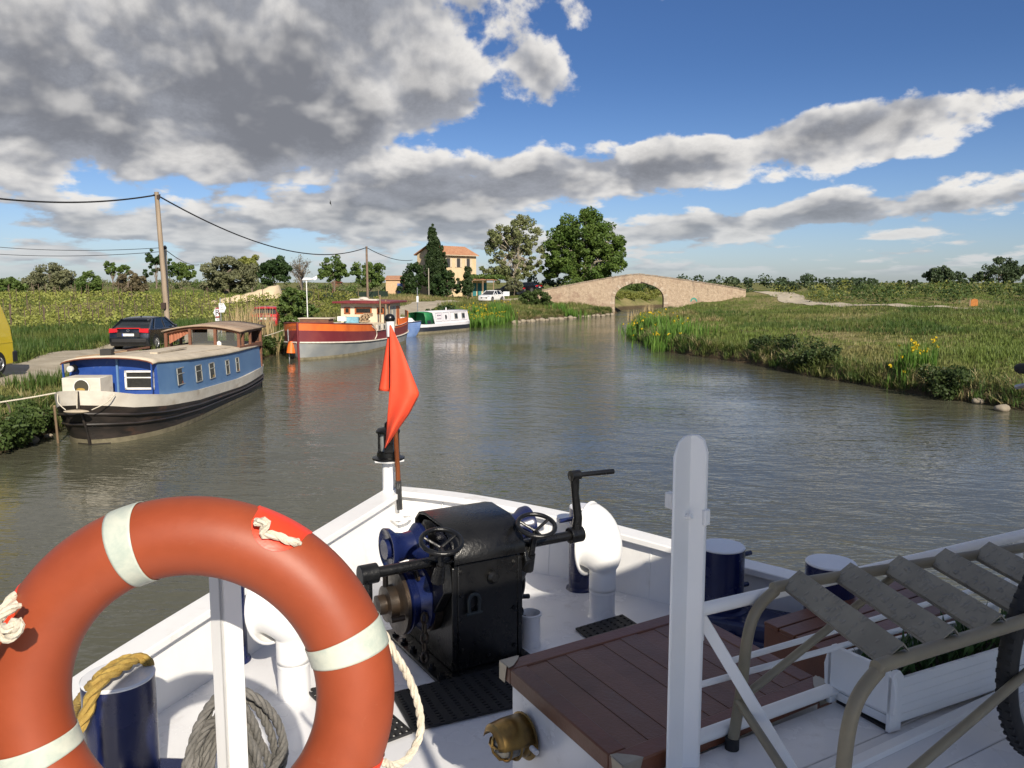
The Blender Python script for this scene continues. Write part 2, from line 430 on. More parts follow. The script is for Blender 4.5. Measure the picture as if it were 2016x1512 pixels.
# ================================================================== THE BARGE WE STAND ON
DECK, RD, LID = 2.08, 2.624, 2.68
TH = R(30.5)
S = Vector((math.sin(TH), -math.cos(TH), 0)); T = Vector((math.cos(TH), math.sin(TH), 0)); UP = Vector((0, 0, 1))
ROT = -0.0
BM = Matrix((T, -S, UP)).transposed()       # columns: starboard, forward, up
WHITE = pm('white_paint', (.84, .835, .82), .34, col2=(.79, .79, .78), scale=3, bmp=.22, bscale=14, stain=(.56, .50, .42), stain_amt=.34, stain_scale=4, stretch=(1, 1, .5))
WHITED = pm('white_deck_paint', (.76, .76, .765), .25, col2=(.70, .70, .71), scale=2.2, bmp=.12, bscale=12, stain=(.42, .40, .37), stain_amt=.36, stain_scale=6)
NAVY = pm('navy_paint', (.006, .011, .055), .28, col2=(.008, .015, .07), scale=4, bmp=.12, bscale=22, coat=.12)
BLACKP = pm('black_paint', (.004, .004, .004), .30, col2=(.007, .007, .007), scale=8, bmp=.35, bscale=55)
BLACKR = pm('black_rubber', (.013, .013, .014), .7, scale=12, bmp=.2)
BROWNM = pm('greased_brown_iron', (.055, .036, .022), .38, col2=(.035, .028, .022), scale=9, bmp=.4, bscale=30, metal=.4)
BRASS = pm('aged_brass', (.34, .22, .07), .34, col2=(.20, .13, .05), scale=14, metal=.85, bmp=.2)
STEEL = pm('galvanised_steel', (.42, .42, .42), .4, scale=14, metal=.8, bmp=.1)
VARN = pm('varnished_wood', (.19, .055, .016), .24, col2=(.11, .032, .01), scale=5, stretch=(8, 8, 1), coat=.5, bmp=.1)
TEAK = pm('weathered_teak', (.165, .055, .024), .40, col2=(.10, .036, .018), scale=2.2, stretch=(1, 1, 1), stain=(.12, .085, .065), stain_amt=.35, stain_scale=2.6, bmp=.25, bscale=60)
TAN = pm('tan_paint', (.23, .20, .135), .42, col2=(.19, .165, .115), scale=6, bmp=.12)
GLASSD = pm('dark_glass', (.012, .014, .016), .06, bmp=0)
def wm(): return MB()

barge = thing('barge', 'white steel barge bow with raised deck, we look along it', 'barge', loc=tuple(at(1300, 1503, DECK)))
# --- bulwark: rail line surveyed both sides of the stem
def ext(p, q, L): d = (q - p).normalized(); return q + d * L
stem = at(773, 958, 2.56)
Lp = [stem, at(690, 1008, 2.545), at(590, 1068, 2.51), at(400, 1180, 2.45), at(130, 1350, 2.40)]
Lp += [Lp[-1] + Vector((-.10, -.75, -.02)), Lp[-1] + Vector((-.05, -2.2, -.03)), Lp[-1] + Vector((.9, -5, -.03)), Lp[-1] + Vector((2.6, -9, -.03))]
Rp = [stem, at(860, 966, 2.545), at(960, 980, 2.53), at(1120, 1011, 2.49), at(1230, 1040, 2.465), at(1310, 1061, 2.45), at(1440, 1096, 2.42), at(1580, 1131, 2.40)]
Rp += [Rp[-1] + Vector((.42, -.42, -.01)), Rp[-1] + Vector((.85, -1.05, -.02)), Rp[-1] + Vector((1.7, -2.5, -.02)), Rp[-1] + Vector((4.2, -6.8, -.02)), Rp[-1] + Vector((6.0, -9.9, -.02))]
def dense(P, n=5):
    o = []
    for i in range(len(P) - 1):
        a = P[max(i - 1, 0)]; b = P[i]; c = P[i + 1]; d = P[min(i + 2, len(P) - 1)]
        for k in range(n):
            t = k / n
            o.append(.5 * ((2 * b) + (c - a) * t + (2 * a - 5 * b + 4 * c - d) * t * t + (3 * b - a - 3 * c + d) * t ** 3))
    o.append(P[-1]); return o
def side_rows(P, sgn):
    P = dense(P); rows = []
    for i, p in enumerate(P):
        t = (P[min(i + 1, len(P) - 1)] - P[max(i - 1, 0)]); t.z = 0; t.normalize()
        n = Vector((t.y, -t.x, 0)) * sgn          # pointing inboard
        if i == 0: n = Vector((S.x, S.y, 0)) * 1.3
        rows.append((p, n))
    return rows
hull = wm(); bul = wm(); cap = wm(); deckL = []; 
for P, sgn in ((Lp, -1), (Rp, 1)):
    rr = side_rows(P, sgn)
    if (rr[3][0] + rr[3][1] - at(900, 1300, DECK)).length > (rr[3][0] - rr[3][1] - at(900, 1300, DECK)).length:
        rr = [rr[0]] + [(p, -n) for p, n in rr[1:]]
    zdrop = lambda p, z: Vector((p.x, p.y, z))
    hull.grid([[p + n * -.005 - UP * .02, zdrop(p + n * .06, 1.5), zdrop(p + n * .22, .5), zdrop(p + n * .3, -.6)] for p, n in rr])
    bul.grid([[p + n * .06 - UP * .015, zdrop(p + n * .085, DECK - .02)] for p, n in rr])
    cap.grid([[p - n * .03 - UP * .04, p - n * .03, p + n * .115, p + n * .115 - UP * .04, p - n * .03 - UP * .04] for p, n in rr])
    deckL.append([zdrop(p + n * .075, DECK) for p, n in rr])
    if sgn == 1:
        rowsR = rr
for rr in (side_rows(Lp, -1), rowsR):
    for i in (8, 14, 19, 24):
        p, n = rr[i]
        if (p + n - at(900, 1300, DECK)).length > (p - n - at(900, 1300, DECK)).length: n = -n
        wm().tube([p + n * .062 - UP * .045, Vector((p.x, p.y, DECK)) + n * .083], .0035, 6).build('weld_seam', WHITE, barge, world=True)
hull.build('hull', pm('hull_paint', (.02, .03, .10), .35), barge, world=True)
bul.build('bulwark', WHITE, barge, world=True)
cap.build('cap_rail', WHITE, barge, world=True, bevel=.006)
MB().poly(deckL[0][::-1] + deckL[1][1:]).build('foredeck', WHITED, barge, world=True)
# stays along the bulwark's inside (small gusset plates)
for i in (6, 11, 17):
    p, n = rowsR[i]; g = wm()
    g.prism([p + n * .07 - UP * .05, p + n * .20 + UP * (DECK - p.z + .01), p + n * .07 + UP * (DECK - p.z + .01)], (.006, .006, 0))
    g.build('bulwark_gusset', WHITE, barge, world=True)
# --- raised deck: transverse planks on a slab
RO = at(1300, 1503, RD)
def rdp(t, s, z): return RO + T * t + S * s + UP * (z - RD)
slab = wm(); slab.box(rdp(.35, 3.02, (RD + DECK) / 2 - .02), (4.0, 6.0, RD - DECK - .01), TH); slab.build('deckhouse', WHITE, barge, world=True)
for k in range(16):
    w = .205
    pl = wm(); pl.box(rdp(.35, .02 + w * (k + .5), RD - .012), (4.02, w - .004, .026), TH)
    pl.build('plank', WHITED, barge, world=True, bevel=.003)
wm().bar(rdp(.3, .30, RD + .012), rdp(2.3, .27, RD + .012), .03, .02).build('toe_batten', WHITE, barge, world=True)
wm().bar(rdp(.62, .66, RD + .012), rdp(2.4, .66, RD + .012), .03, .02).build('toe_batten', WHITE, barge, world=True)

# --- unseen awning added behind the viewer, standing in for whatever shades hatch and deck
wh0 = Vector((.74, .03, RD))
awn = thing('stand_in_awning', 'unseen stand-in awning on four posts, added to shade the deck', 'awning', loc=tuple(wh0))
def whp(t, s, z): return wh0 + T * t + S * s + UP * z
for t_, s_ in ((.05, .05), (4.2, .05), (.05, 3.3), (4.2, 3.3)):
    wm().tube([whp(t_, s_, 0), whp(t_, s_, 2.14)], .022, 12).build('post', WHITE, awn, world=True)
wm().box(whp(2.12, 1.68, 2.16), (4.4, 3.5, .04), TH).build('stand_in_canopy', WHITE, awn, world=True, bevel=.01)

# --- windlass
W0 = at(962, 1313, DECK)
def wp(t, s, z): return W0 + T * t - S * s + UP * z       # t starboard, s forward, z up
win = thing('anchor_windlass', 'black anchor windlass with blue drums, hand wheels and crank', 'windlass', loc=tuple(W0))
b_ = wm(); b_.prism([wp(-.30, -.06, 0), wp(.24, -.06, 0), wp(.24, .64, 0), wp(-.30, .64, 0)], UP * .018)
b_.build('base_plate', BLACKP, win, world=True, bevel=.004)
for k in range(6):
    wm().lathe([(.022, 0), (.022, .014), (.012, .014), (.012, .03), (.001, .03)], wp(-.27, -.02 + .115 * k, .018), UP, 6).build('bolt', BLACKP, win, world=True)
fr = wm()
prof = [(0, .018), (.60, .018), (.58, .30), (.48, .56), (.30, .62), (.10, .60), (0, .545)]
for t0 in (-.20, .17):
    fr.prism([wp(t0, s_, z_) for s_, z_ in prof], T * .03)
fr.prism([wp(-.17, 0.0, .018), wp(-.17, 0.0, .56), wp(-.17, .022, .56), wp(-.17, .022, .018)], T * .34)
fr.box(wp(0, .32, .2), (.33, .5, .36), TH)
fr.build('frame', BLACKP, win, world=True, bevel=.006)
hood_prof = [(-.035, .575), (-.03, .615), (-.005, .665), (.04, .705), (.11, .735), (.30, .748), (.37, .735), (.42, .69), (.43, .62)]
hr = [[wp(t_, s_, z_) for s_, z_ in hood_prof] for t_ in (-.205, .19)]
hd = wm(); hd.grid(hr); ho = hd.build('hood', BLACKP, win, world=True, solid=.014, bevel=.003)
hp2 = [(s_ + (.03 if s_ < .2 else -.03), z_ - .03) for s_, z_ in hood_prof]
for t_ in (-.19, .165):
    wm().prism([wp(t_, s_, z_) for s_, z_ in hp2], T * .015).build('hood_end', BLACKP, win, world=True)
# warping drums
def drum(name, t0, t1, s_, z_, r, mat, prof):
    wm().lathe([(a * r, t0 + (t1 - t0) * b) for a, b in prof], wp(0, s_, z_), T, 32).build(name, mat, win, world=True)
dp = [(.2, 0), (.95, 0), (.97, .1), (.66, .28), (.62, .5), (.68, .72), (.92, .88), (.95, 1), (.9, 1.0), (.84, .97), (.45, .93), (.45, 1.06), (.02, 1.06)]
drum('warping_drum', -.215, -.405, .33, .585, .112, NAVY, dp)
drum('warping_drum', .20, .43, .33, .585, .112, NAVY, dp)
wm().lathe([(.035, -.24), (.035, .24)], wp(0, .33, .585), T, 12).build('drum_shaft', BLACKP, win, world=True)
# chain wheel and brake discs, port and starboard
drum('chain_wheel', -.24, -.36, .26, .33, .165, NAVY, [(.3, 0), (1, 0), (1.02, .2), (.86, .42), (.80, .55), (.9, .75), (1, .95), (.95, 1), (.3, 1.0)])
drum('brake_band', -.205, -.245, .26, .33, .175, BROWNM, [(.3, 0), (1, 0), (1, 1), (.3, 1)])
drum('brake_disc', -.37, -.49, .26, .33, .165, BROWNM, [(.3, 0), (1, 0), (1, .16), (.62, .2), (.55, .25), (.55, .62), (.30, .66), (.30, .98), (.02, 1)])
wm().cyl(wp(-.44, .26, .42), wp(-.44, .26, .52), .014, n=10).build('brake_pin', BROWNM, win, world=True)
wm().cyl(wp(-.40, .12, .30), wp(-.47, .12, .30), .014, n=10).build('brake_pin', BROWNM, win, world=True)
drum('chain_wheel', .205, .28, .26, .36, .165, BLACKP, [(.3, 0), (1, 0), (1, .3), (.8, .5), (1, .8), (.95, 1), (.4, 1), (.4, 1.5), (.02, 1.5)])
wm().cyl(wp(.27, .16, .26), wp(.335, .16, .25), .013, n=10).build('brake_pin', BLACKP, win, world=True)
# crank shaft with crank
c0, c1 = at(716, 1132, 2.675), at(1134, 1052, 2.675)
sh = wm(); sh.cyl(c0, c1, .0255, n=20); dcr = (c1 - c0).normalized()
sh.cyl(c0 - dcr * .02, c0 + dcr * .065, .046, n=24); sh.cyl(c1 - dcr * .045, c1 + dcr * .035, .043, n=24)
sh.build('crank_shaft', BLACKP, win, world=True, bevel=.004)
ct = atY(1131, 936, c1.y); cm = wm(); cm.tube([c1, c1.lerp(ct, .3) + Vector((.012, 0, 0)), c1.lerp(ct, .7), ct], [.030, .024, .021, .028], 14)
cm.cyl(ct - dcr * .025, ct + dcr * .03, .028, n=16); cm.build('crank_arm', BLACKP, win, world=True)
hnd = atY(1207, 928, ct.y + .13); wm().tube([ct, hnd], [.014, .015], 14).build('crank_handle', BLACKP, win, world=True)
cl = wm(); cl.tube([c0 + dcr * .02, c0 + dcr * .02 - UP * .16], .02, 12); cl.build('crank_arm', BLACKP, win, world=True)
# hand wheels on raked stems
for (u, v, zz, bu, bv) in ((869, 1066, 2.80, 868, 1112), (1056, 1034, 2.79, 1046, 1090)):
    c_ = at(u, v, zz); ax = (UP * .86 - Vector((0, 1, 0)) * .35 + T * .12).normalized(); foot = atY(bu, bv, c_.y + .03)
    hw = wm(); x_ = ax.orthogonal().normalized(); y_ = ax.cross(x_); rr_ = .095
    hw.tube([c_ + (x_ * math.cos(a) + y_ * math.sin(a)) * rr_ for a in [2 * math.pi * k / 36 for k in range(36)]], .0115, 10, closed=True)
    for k in range(3):
        a = 2.1 + 2 * math.pi * k / 3; hw.tube([c_ - ax * .035, c_ + (x_ * math.cos(a) + y_ * math.sin(a)) * rr_], .008, 8)
    o_ = hw.build('hand_wheel', BLACKP, win, world=True)
    st = wm(); st.tube([c_ - ax * .03, foot], [.014, .017], 12); st.tube([foot, foot - UP * .09 - S * .04], [.022, .034], 12); st.build('spindle', BLACKP, win, world=True)
br = wm(); br.prism([wp(-.26, -.03, .44), wp(-.26, .09, .30), wp(-.26, .10, .56), wp(-.26, 0, .58)], T * .05); br.build('spindle_bracket', BLACKP, win, world=True, bevel=.005)
br = wm(); br.prism([wp(.20, -.03, .52), wp(.20, .09, .36), wp(.20, .10, .60), wp(.20, 0, .60)], T * .05)
br.build('spindle_bracket', BLACKP, win, world=True, bevel=.005)
# shackle on the aft plate
sk = wm(); o_ = wp(-.09, -.02, .37); sk.tube([o_ + T * (.030 * math.cos(a)) + UP * (.035 * math.sin(a)) for a in [math.pi * k / 10 for k in range(11)]], .009, 8)
sk.tube([o_ + T * .030, o_ + T * .026 - UP * .06], .008, 8); sk.tube([o_ - T * .030, o_ - T * .026 - UP * .06], .008, 8); sk.tube([o_ - T * .042 - UP * .062, o_ + T * .042 - UP * .062], .009, 8)
sk.build('shackle', pm('dull_zinc', (.035, .042, .042), .5, metal=.3), win, world=True)
for (t_, z_) in ((-.15, .52), (-.15, .40), (-.15, .12), (.15, .52), (.15, .28), (.15, .08), (0, .06)):
    wm().lathe([(.013, 0), (.013, .008), (.007, .009), (.007, .014), (.001, .014)], wp(t_, 0, z_), S, 6).build('bolt', BLACKP, win, world=True)
chl = wm()
for k in range(14):
    a = R(-60 + 22 * k) if k < 9 else None
    p = wp(-.30, .26 + .158 * math.cos(a), .33 + .158 * math.sin(a)) if a is not None else wp(-.30, .26 - .150, .33 - .05 * (k - 8))
    o_ = T if k % 2 else Vector((0, 0, 0)); tg_ = (-S * -math.sin(a) + UP * math.cos(a)) if a is not None else UP
    rd_ = T if k % 2 else (tg_.cross(T)).normalized()
    chl.tube([p + tg_.normalized() * (.028 * math.cos(b_)) + rd_ * (.016 * math.sin(b_)) for b_ in [2 * math.pi * j / 10 for j in range(10)]], .007, 6, closed=True)
chl.build('chain', BROWNM, win, world=True)['kind'] = 'stuff'
eye = wm(); eye.lathe([(.028, 0), (.032, .02), (.02, .035)], wp(.02, -.0, .47), S, 16); eye.build('lug', BLACKP, win, world=True)

# chain pipe with the chain running into it
cp0 = at(1043, 1268, DECK)
chp = thing('chain_pipe', 'short white deck pipe beside the windlass swallowing its chain', 'pipe', loc=tuple(cp0))
wm().lathe([(.062, 0), (.057, .03), (.055, .15), (.064, .165), (.066, .175), (.056, .178), (.048, .16), (.046, .03), (.002, .03)], cp0, UP, 28).build('pipe', WHITED, chp, world=True)
ch = wm(); top = wp(.27, .20, .24)
for k in range(9):
    p = (cp0 + UP * .06).lerp(top, k / 8.0); o_ = Vector((1, 0, 0)) if k % 2 else Vector((0, 1, 0))
    ch.tube([p + o_ * (.014 * math.cos(a)) + UP * (.024 * math.sin(a)) for a in [2 * math.pi * j / 10 for j in range(10)]], .006, 6, closed=True)
ch.build('chain', BLACKP, chp, world=True)['kind'] = 'stuff'

# --- cowl ventilators
def cowl(label, base, r, hz, facing, mouth, name='cowl_ventilator'):
    c_ = thing(name, label, 'ventilator', loc=tuple(base), group='cowl ventilators on the foredeck')
    wm().lathe([(r * 1.12, 0), (r * 1.0, .012), (r, .16)], base, UP, 32).build('coaming', WHITED, c_, world=True)
    wm().lathe([(r * 1.0, .15), (r * 1.03, .15), (r * 1.03, .17)], base, UP, 32, caps=False).build('collar', WHITE, c_, world=True)
    f = Vector((math.sin(facing), math.cos(facing), 0)); sidev = Vector((f.y, -f.x, 0)); n = 36; rows = []
    steps = 18
    for i in range(steps + 1):
        t = i / steps; a = (math.pi / 2) * max(0, (t - .35) / .65) ** 1.05
        if t < .35: cpos = base + UP * (.165 + (hz - .165) * t / .35); rad = r * 1.0
        else:
            q = (t - .35) / .65
            cpos = base + UP * (hz + math.sin(a) * .165) + f * ((1 - math.cos(a)) * .085)
            rad = r + (mouth - r) * q ** .75
        d = UP * math.cos(a) + f * math.sin(a); e = sidev.cross(d)
        rows.append([cpos + sidev * (rad * math.cos(2 * math.pi * k / n)) + e * (rad * math.sin(2 * math.pi * k / n)) for k in range(n)])
    mb = wm(); mb.grid(rows, closed=True); mb.build('cowl', WHITE, c_, world=True, solid=.006)
    mb = wm(); mb.tube(rows[-1], .009, 10, closed=True); mb.build('rim', WHITE, c_, world=True)
    return c_
cowl('white cowl ventilator just right of the hand crank', at(1185, 1213, DECK), .074, .29, R(-64), .205)
cowl('white cowl ventilator seen through the orange lifebuoy', at(580, 1366, DECK), .074, .29, R(-66), .205)

# --- single mooring bollards forward
def pin_bollard(label, base, r, h, pins, name='mooring_bollard', topm=None):
    b0 = thing(name, label, 'bollard', loc=tuple(base), group='navy mooring bollards')
    wm().lathe([(r * 1.25, 0), (r * 1.2, .012), (r, .02), (r, h - .012)], base, UP, 36).build('post', NAVY, b0, world=True)
    wm().lathe([(r * 1.0, h - .012), (r * 1.02, h - .006), (r * .97, h), (.001, h + .002)], base, UP, 36).build('cap', topm or WHITED, b0, world=True)
    for (dv, z_, l_) in pins:
        wm().tube([base + UP * z_, base + UP * z_ + dv * (r + l_)], .0135, 12).build('pin', NAVY, b0, world=True, bevel=.003)
    return b0
pin_bollard('slim navy bollard behind the right cowl ventilator', at(1142, 1158, DECK), .072, .535, [(-T, .46, .09)])
pin_bollard('slim navy bollard behind the white post in the lifebuoy', at(462, 1300, DECK), .066, .52, [])
# --- twin bollards to starboard on a plinth
b1, b2 = at(1421, 1073, 2.60), at(1636, 1105, 2.60)
plz = 2.25
dbl = (b2 - b1); dbl.z = 0; dl = dbl.normalized(); dn = Vector((-dl.y, dl.x, 0))
pl = thing('bollard_plinth', 'navy steel plinth carrying the twin bollards', 'plinth', loc=(b1.x, b1.y, DECK))
pa = Vector((b1.x, b1.y, DECK)) - dl * .25; pb = Vector((b2.x, b2.y, DECK)) + dl * .25
wm().prism([pa - dn * .2, pb - dn * .2, pb + dn * .16, pa + dn * .16], UP * .10).build('base_plate', NAVY, pl, world=True, bevel=.012)
wm().prism([pa.lerp(pb, .1) - dn * .16, pa.lerp(pb, .9) - dn * .16, pa.lerp(pb, .9) + dn * .13, pa.lerp(pb, .1) + dn * .13], UP * .17).build('seat', NAVY, pl, world=True, bevel=.02)
for k in range(4):
    wm().lathe([(.02, 0), (.02, .015), (.008, .016)], pa.lerp(pb, .03 + .31 * k) - dn * .18 + UP * .10, UP, 6).build('bolt', NAVY, pl, world=True)
pin_bollard('broad navy bollard beside the tall white post, pins on its right', Vector((b1.x, b1.y, DECK + .165)), .122, 2.60 - DECK - .165, [(T, .275, .1), (T, .10, .085)])
pin_bollard('broad navy bollard in front of the rail, pin on its left', Vector((b2.x, b2.y, DECK + .165)), .122, 2.60 - DECK - .165, [(-T, .27, .09)])
# --- big port bollard with yellow rope
pb0 = at(232, 1328, 2.62); pb0 = Vector((pb0.x, pb0.y, DECK))
pbl = pin_bollard('broad navy bollard with a yellow rope over its top', pb0, .121, .54, [(Vector((-.75, -.66, 0)), .40, .07)])
wm().prism([pb0 + Vector((-.2, -.25, 0)), pb0 + Vector((.21, -.25, 0)), pb0 + Vector((.25, .10, 0)), pb0 + Vector((-.16, .12, 0))], UP * .17).build('base_plate', NAVY, pbl, world=True, bevel=.02)

def rope(name, label, pts, r, mat, n=18, twist=True, cat='rope'):
    """laid rope: three strands wound round a smooth centre line"""
    P = dense([Vector(p) for p in pts], n); mb = wm()
    L = [0.0]
    for i in range(1, len(P)): L.append(L[-1] + (P[i] - P[i - 1]).length)
    # resample evenly
    step = r * .85; m_ = max(8, int(L[-1] / step)); Q = []; j = 0
    for k in range(m_ + 1):
        d_ = L[-1] * k / m_
        while j < len(L) - 2 and L[j + 1] < d_: j += 1
        f = (d_ - L[j]) / max(L[j + 1] - L[j], 1e-9); Q.append(P[j].lerp(P[j + 1], f))
    ref = None; fr_ = []
    for k in range(len(Q)):
        t = (Q[min(k + 1, len(Q) - 1)] - Q[max(k - 1, 0)]).normalized()
        if ref is None: ref = t.orthogonal().normalized()
        ref = (ref - t * ref.dot(t)).normalized(); fr_.append((ref.copy(), t.cross(ref)))
    for s_ in range(3):
        pts_ = []
        for k in range(len(Q)):
            a = 2 * math.pi * (s_ / 3 + k * step / (r * 7.5)); x_, y_ = fr_[k]
            pts_.append(Q[k] + (x_ * math.cos(a) + y_ * math.sin(a)) * r * .5)
        mb.tube(pts_, r * .56, 6)
    return mb.build(name, mat) if label is None else tag(mb.build(name, mat), label, cat)
YROPE = pm('yellow_rope', (.40, .27, .06), .85, col2=(.32, .20, .045), scale=30, bmp=.7, bscale=160, stain=(.10, .07, .04), stain_amt=.35, stain_scale=9)
GROPE = pm('grey_rope', (.17, .162, .15), .9, col2=(.12, .115, .105), scale=30, bmp=.7, bscale=160)
WROPE = pm('white_rope', (.66, .60, .48), .85, col2=(.56, .50, .40), scale=30, bmp=.6, bscale=160)
zt = 2.62
rope('mooring_rope', 'yellow mooring rope laid over the port bollard', [atY(140, 1415, pb0.y + .28), atY(150, 1390, pb0.y + .16), at(185, 1345, zt + .03), at(215, 1318, zt + .035), at(245, 1300, zt + .035), at(272, 1296, zt + .03), at(292, 1302, zt + .015), atY(290, 1318, pb0.y + .11)], .020, YROPE)
rope('mooring_rope', 'yellow rope hanging down the front of the port bollard', [at(262, 1300, zt + .045), at(228, 1320, zt + .05), at(196, 1342, zt + .04), atY(180, 1370, pb0.y - .135), atY(172, 1400, pb0.y - .15), atY(160, 1425, pb0.y - .16), atY(150, 1450, pb0.y - .17), atY(158, 1490, pb0.y - .17), atY(165, 1540, pb0.y - .16)], .022, YROPE)

# --- stem post, navigation light, flag
sp_ = stem + S * .02 - UP * .02
stp = thing('stem_post', 'white stem post with ring bracket at the very bow', 'post', loc=(sp_.x, sp_.y, DECK))
px = lambda u, v, dy=0: atY(u, v, sp_.y - .06 + dy)
wm().tube([px(766, 1075), px(764, 906)], .042, 20).build('post', WHITE, stp, world=True)
wm().prism([px(752, 960), px(756, 935), px(764, 940), px(770, 962), px(770, 985)], (0.0, .02, 0)).build('gusset', WHITE, stp, world=True)
cr = px(788, 1018, -.10)
wm().tube([cr + Vector((.085 * math.cos(a), .06 * math.sin(a), 0)) for a in [2 * math.pi * k / 28 for k in range(28)]], .011, 8, closed=True).build('bracket_ring', WHITE, stp, world=True)
wm().bar(px(766, 1020), cr, .05, .02).build('bracket', WHITE, stp, world=True)
wm().tube(dense([px(776, 930), px(772, 965), px(768, 1000), px(768, 1040), px(764, 1075)], 6), .007, 8).build('cable', WHITE, stp, world=True)
lt = px(765, 903)
nav = thing('navigation_light', 'black navigation lantern on the stem post behind the flag', 'lantern', loc=tuple(lt))
wm().lathe([(.115, -.012), (.118, 0), (.001, 0)], lt, UP, 6).build('plate', WHITE, nav, world=True)
wm().lathe([(.112, 0), (.112, .012), (.080, .02), (.080, .05), (.066, .056), (.066, .06)], lt, UP, 24).build('base', BLACKP, nav, world=True)
wm().lathe([(.058, .058), (.062, .12), (.058, .185)], lt, UP, 20).build('lens', pm('clear_lens', (.30, .31, .30), .08, bmp=0), nav, world=True)
for a in (R(20), R(100), R(190), R(280)):
    wm().box(lt + Vector((.066 * math.cos(a), .066 * math.sin(a), .12)), (.012, .06, .13), a).build('guard', BLACKP, nav, world=True)
wm().lathe([(.082, .185), (.084, .20), (.070, .215), (.026, .225), (.024, .25), (.012, .262), (.001, .263)], lt, UP, 24).build('lid', BLACKP, nav, world=True)
fs0, fs1 = px(787, 1003, -.10), px(768, 640, -.10)
flg = thing('flagstaff_flag', 'varnished staff with black ball and hanging red pennant', 'flag', loc=tuple(fs0))
fd = (fs1 - fs0)
wm().tube([fs0, fs0 + fd * .16], .021, 16).build('socket', pm('worn_black_sleeve', (.03, .03, .03), .35, stain=(.4, .4, .38), stain_amt=.5, stain_scale=30), flg, world=True)
wm().tube([fs0 + fd * .15, fs0 + fd * .5, fs1], [.0175, .016, .0145], 14).build('staff', VARN, flg, world=True)
wm().tube([fs1 - fd * .06, fs1 + fd * .02], .028, 14).build('collar', WHITE, flg, world=True)
wm().ball(fs1 + fd * .035, .036, 20, 12, (1, 1, .9)).build('ball', BLACKP, flg, world=True)
FLAG = pm('red_pennant', (.86, .085, .030), .7, col2=(.80, .070, .026), scale=5, bmp=.15, bscale=200, stretch=(1, 1, 1))
fl = wm(); rows = []
VL = [(640, 767, 770), (680, 767, 788), (720, 768, 804), (760, 768, 820), (776, 766, 826), (792, 765, 818), (815, 763, 806), (840, 761, 788), (862, 760, 773), (882, 757, 759)]
for k in range(41):
    v = 640 + (882 - 640) * k / 40
    xl = np.interp(v, [a[0] for a in VL], [a[1] for a in VL]); xr = np.interp(v, [a[0] for a in VL], [a[2] for a in VL])
    row = []
    for j in range(13):
        f = j / 12; q = (v - 640) / 240
        dy = -.135 - .05 * q * math.sin(f * 3.0) - .025 * math.sin(f * 7 + q * 5) * q
        row.append(px(xl + (xr - xl) * f, v, dy))
    rows.append(row)
fl.grid(rows)
rows = []
for k in range(25):
    v = 642 + (771 - 642) * k / 24; xl = 767 - (v - 642) * .172; row = []
    for j in range(8):
        f = j / 7; q = (v - 640) / 130
        row.append(px(xl + (767.5 - xl) * f, v - (1 - f) * 2, -.10 - .05 * q * math.sin(f * 2.6) + .035 * f * q))
    rows.append(row)
fl.grid(rows)
fl.build('pennant', FLAG, flg, world=True, solid=.0015, ang=80)

# --- socket box on the port bulwark
sx = at(705, 1038, 2.27)
skt = thing('deck_socket', 'white socket box with green plug on the port bulwark', 'socket', loc=tuple(sx))
wm().box(sx, (.085, .05, .085), R(-62)).build('box', WHITE, skt, world=True, bevel=.006)
gp = pm('green_plastic', (.055, .12, .115), .5, col2=(.08, .16, .15))
pp = sx + Vector((.085, .02, .01)); m_ = wm(); m_.lathe([(.03, -.02), (.034, 0), (.034, .05), (.026, .055)], pp, Vector((.4, -.85, -.2)), 18); m_.box(pp + UP * .035, (.05, .03, .03), R(-50)); m_.tube([pp + Vector((.02, -.02, 0)), pp + Vector((.05, -.03, -.02)), pp + Vector((.055, -.03, -.06))], .016, 10)
m_.build('plug', gp, skt, world=True)
for dx_ in (0, .04, .09):
    wm().tube(dense([sx + Vector((dx_, -.02, -.04)), sx + Vector((dx_ * .8 + .03, -.02, -.10)), sx + Vector((.055, -.03, -.14)), sx + Vector((.055, -.035, -.30))], 5), .004, 6).build('cable', WHITE, skt, world=True)

# --- skylight hatch
A, B, C = at(986, 1303, LID), at(1226, 1510, LID), at(1634, 1347, LID)
Dd = A + (C - B)
cen = (A + C) / 2; ex = (C - B); ey = (A - B); lx, ly = ex.length, ey.length; ex.normalize(); ey.normalize()
hat = thing('skylight_hatch', 'white hatch with a brown planked wooden lid', 'hatch', loc=(cen.x, cen.y, DECK))
def hp(a, c_, z): return B + ex * a * lx + ey * c_ * ly + UP * (z - LID)
wm().prism([hp(.03, .03, DECK), hp(.97, .03, DECK), hp(.97, .965, DECK), hp(.035, .965, DECK)], UP * (LID - DECK - .05)).build('coaming', WHITED, hat, world=True, bevel=.008)
f_ = wm(); th = .055
for (a0, a1, c0_, c1_) in ((0, 1, 0, .095), (0, 1, .905, 1), (0, .075, .095, .905), (.925, 1, .095, .905)):
    f_.prism([hp(a0, c0_, LID - th), hp(a1, c0_, LID - th), hp(a1, c1_, LID - th), hp(a0, c1_, LID - th)], UP * th)
lf = f_.build('lid_frame', TEAK, hat, world=True, bevel=.005)
npl = 9
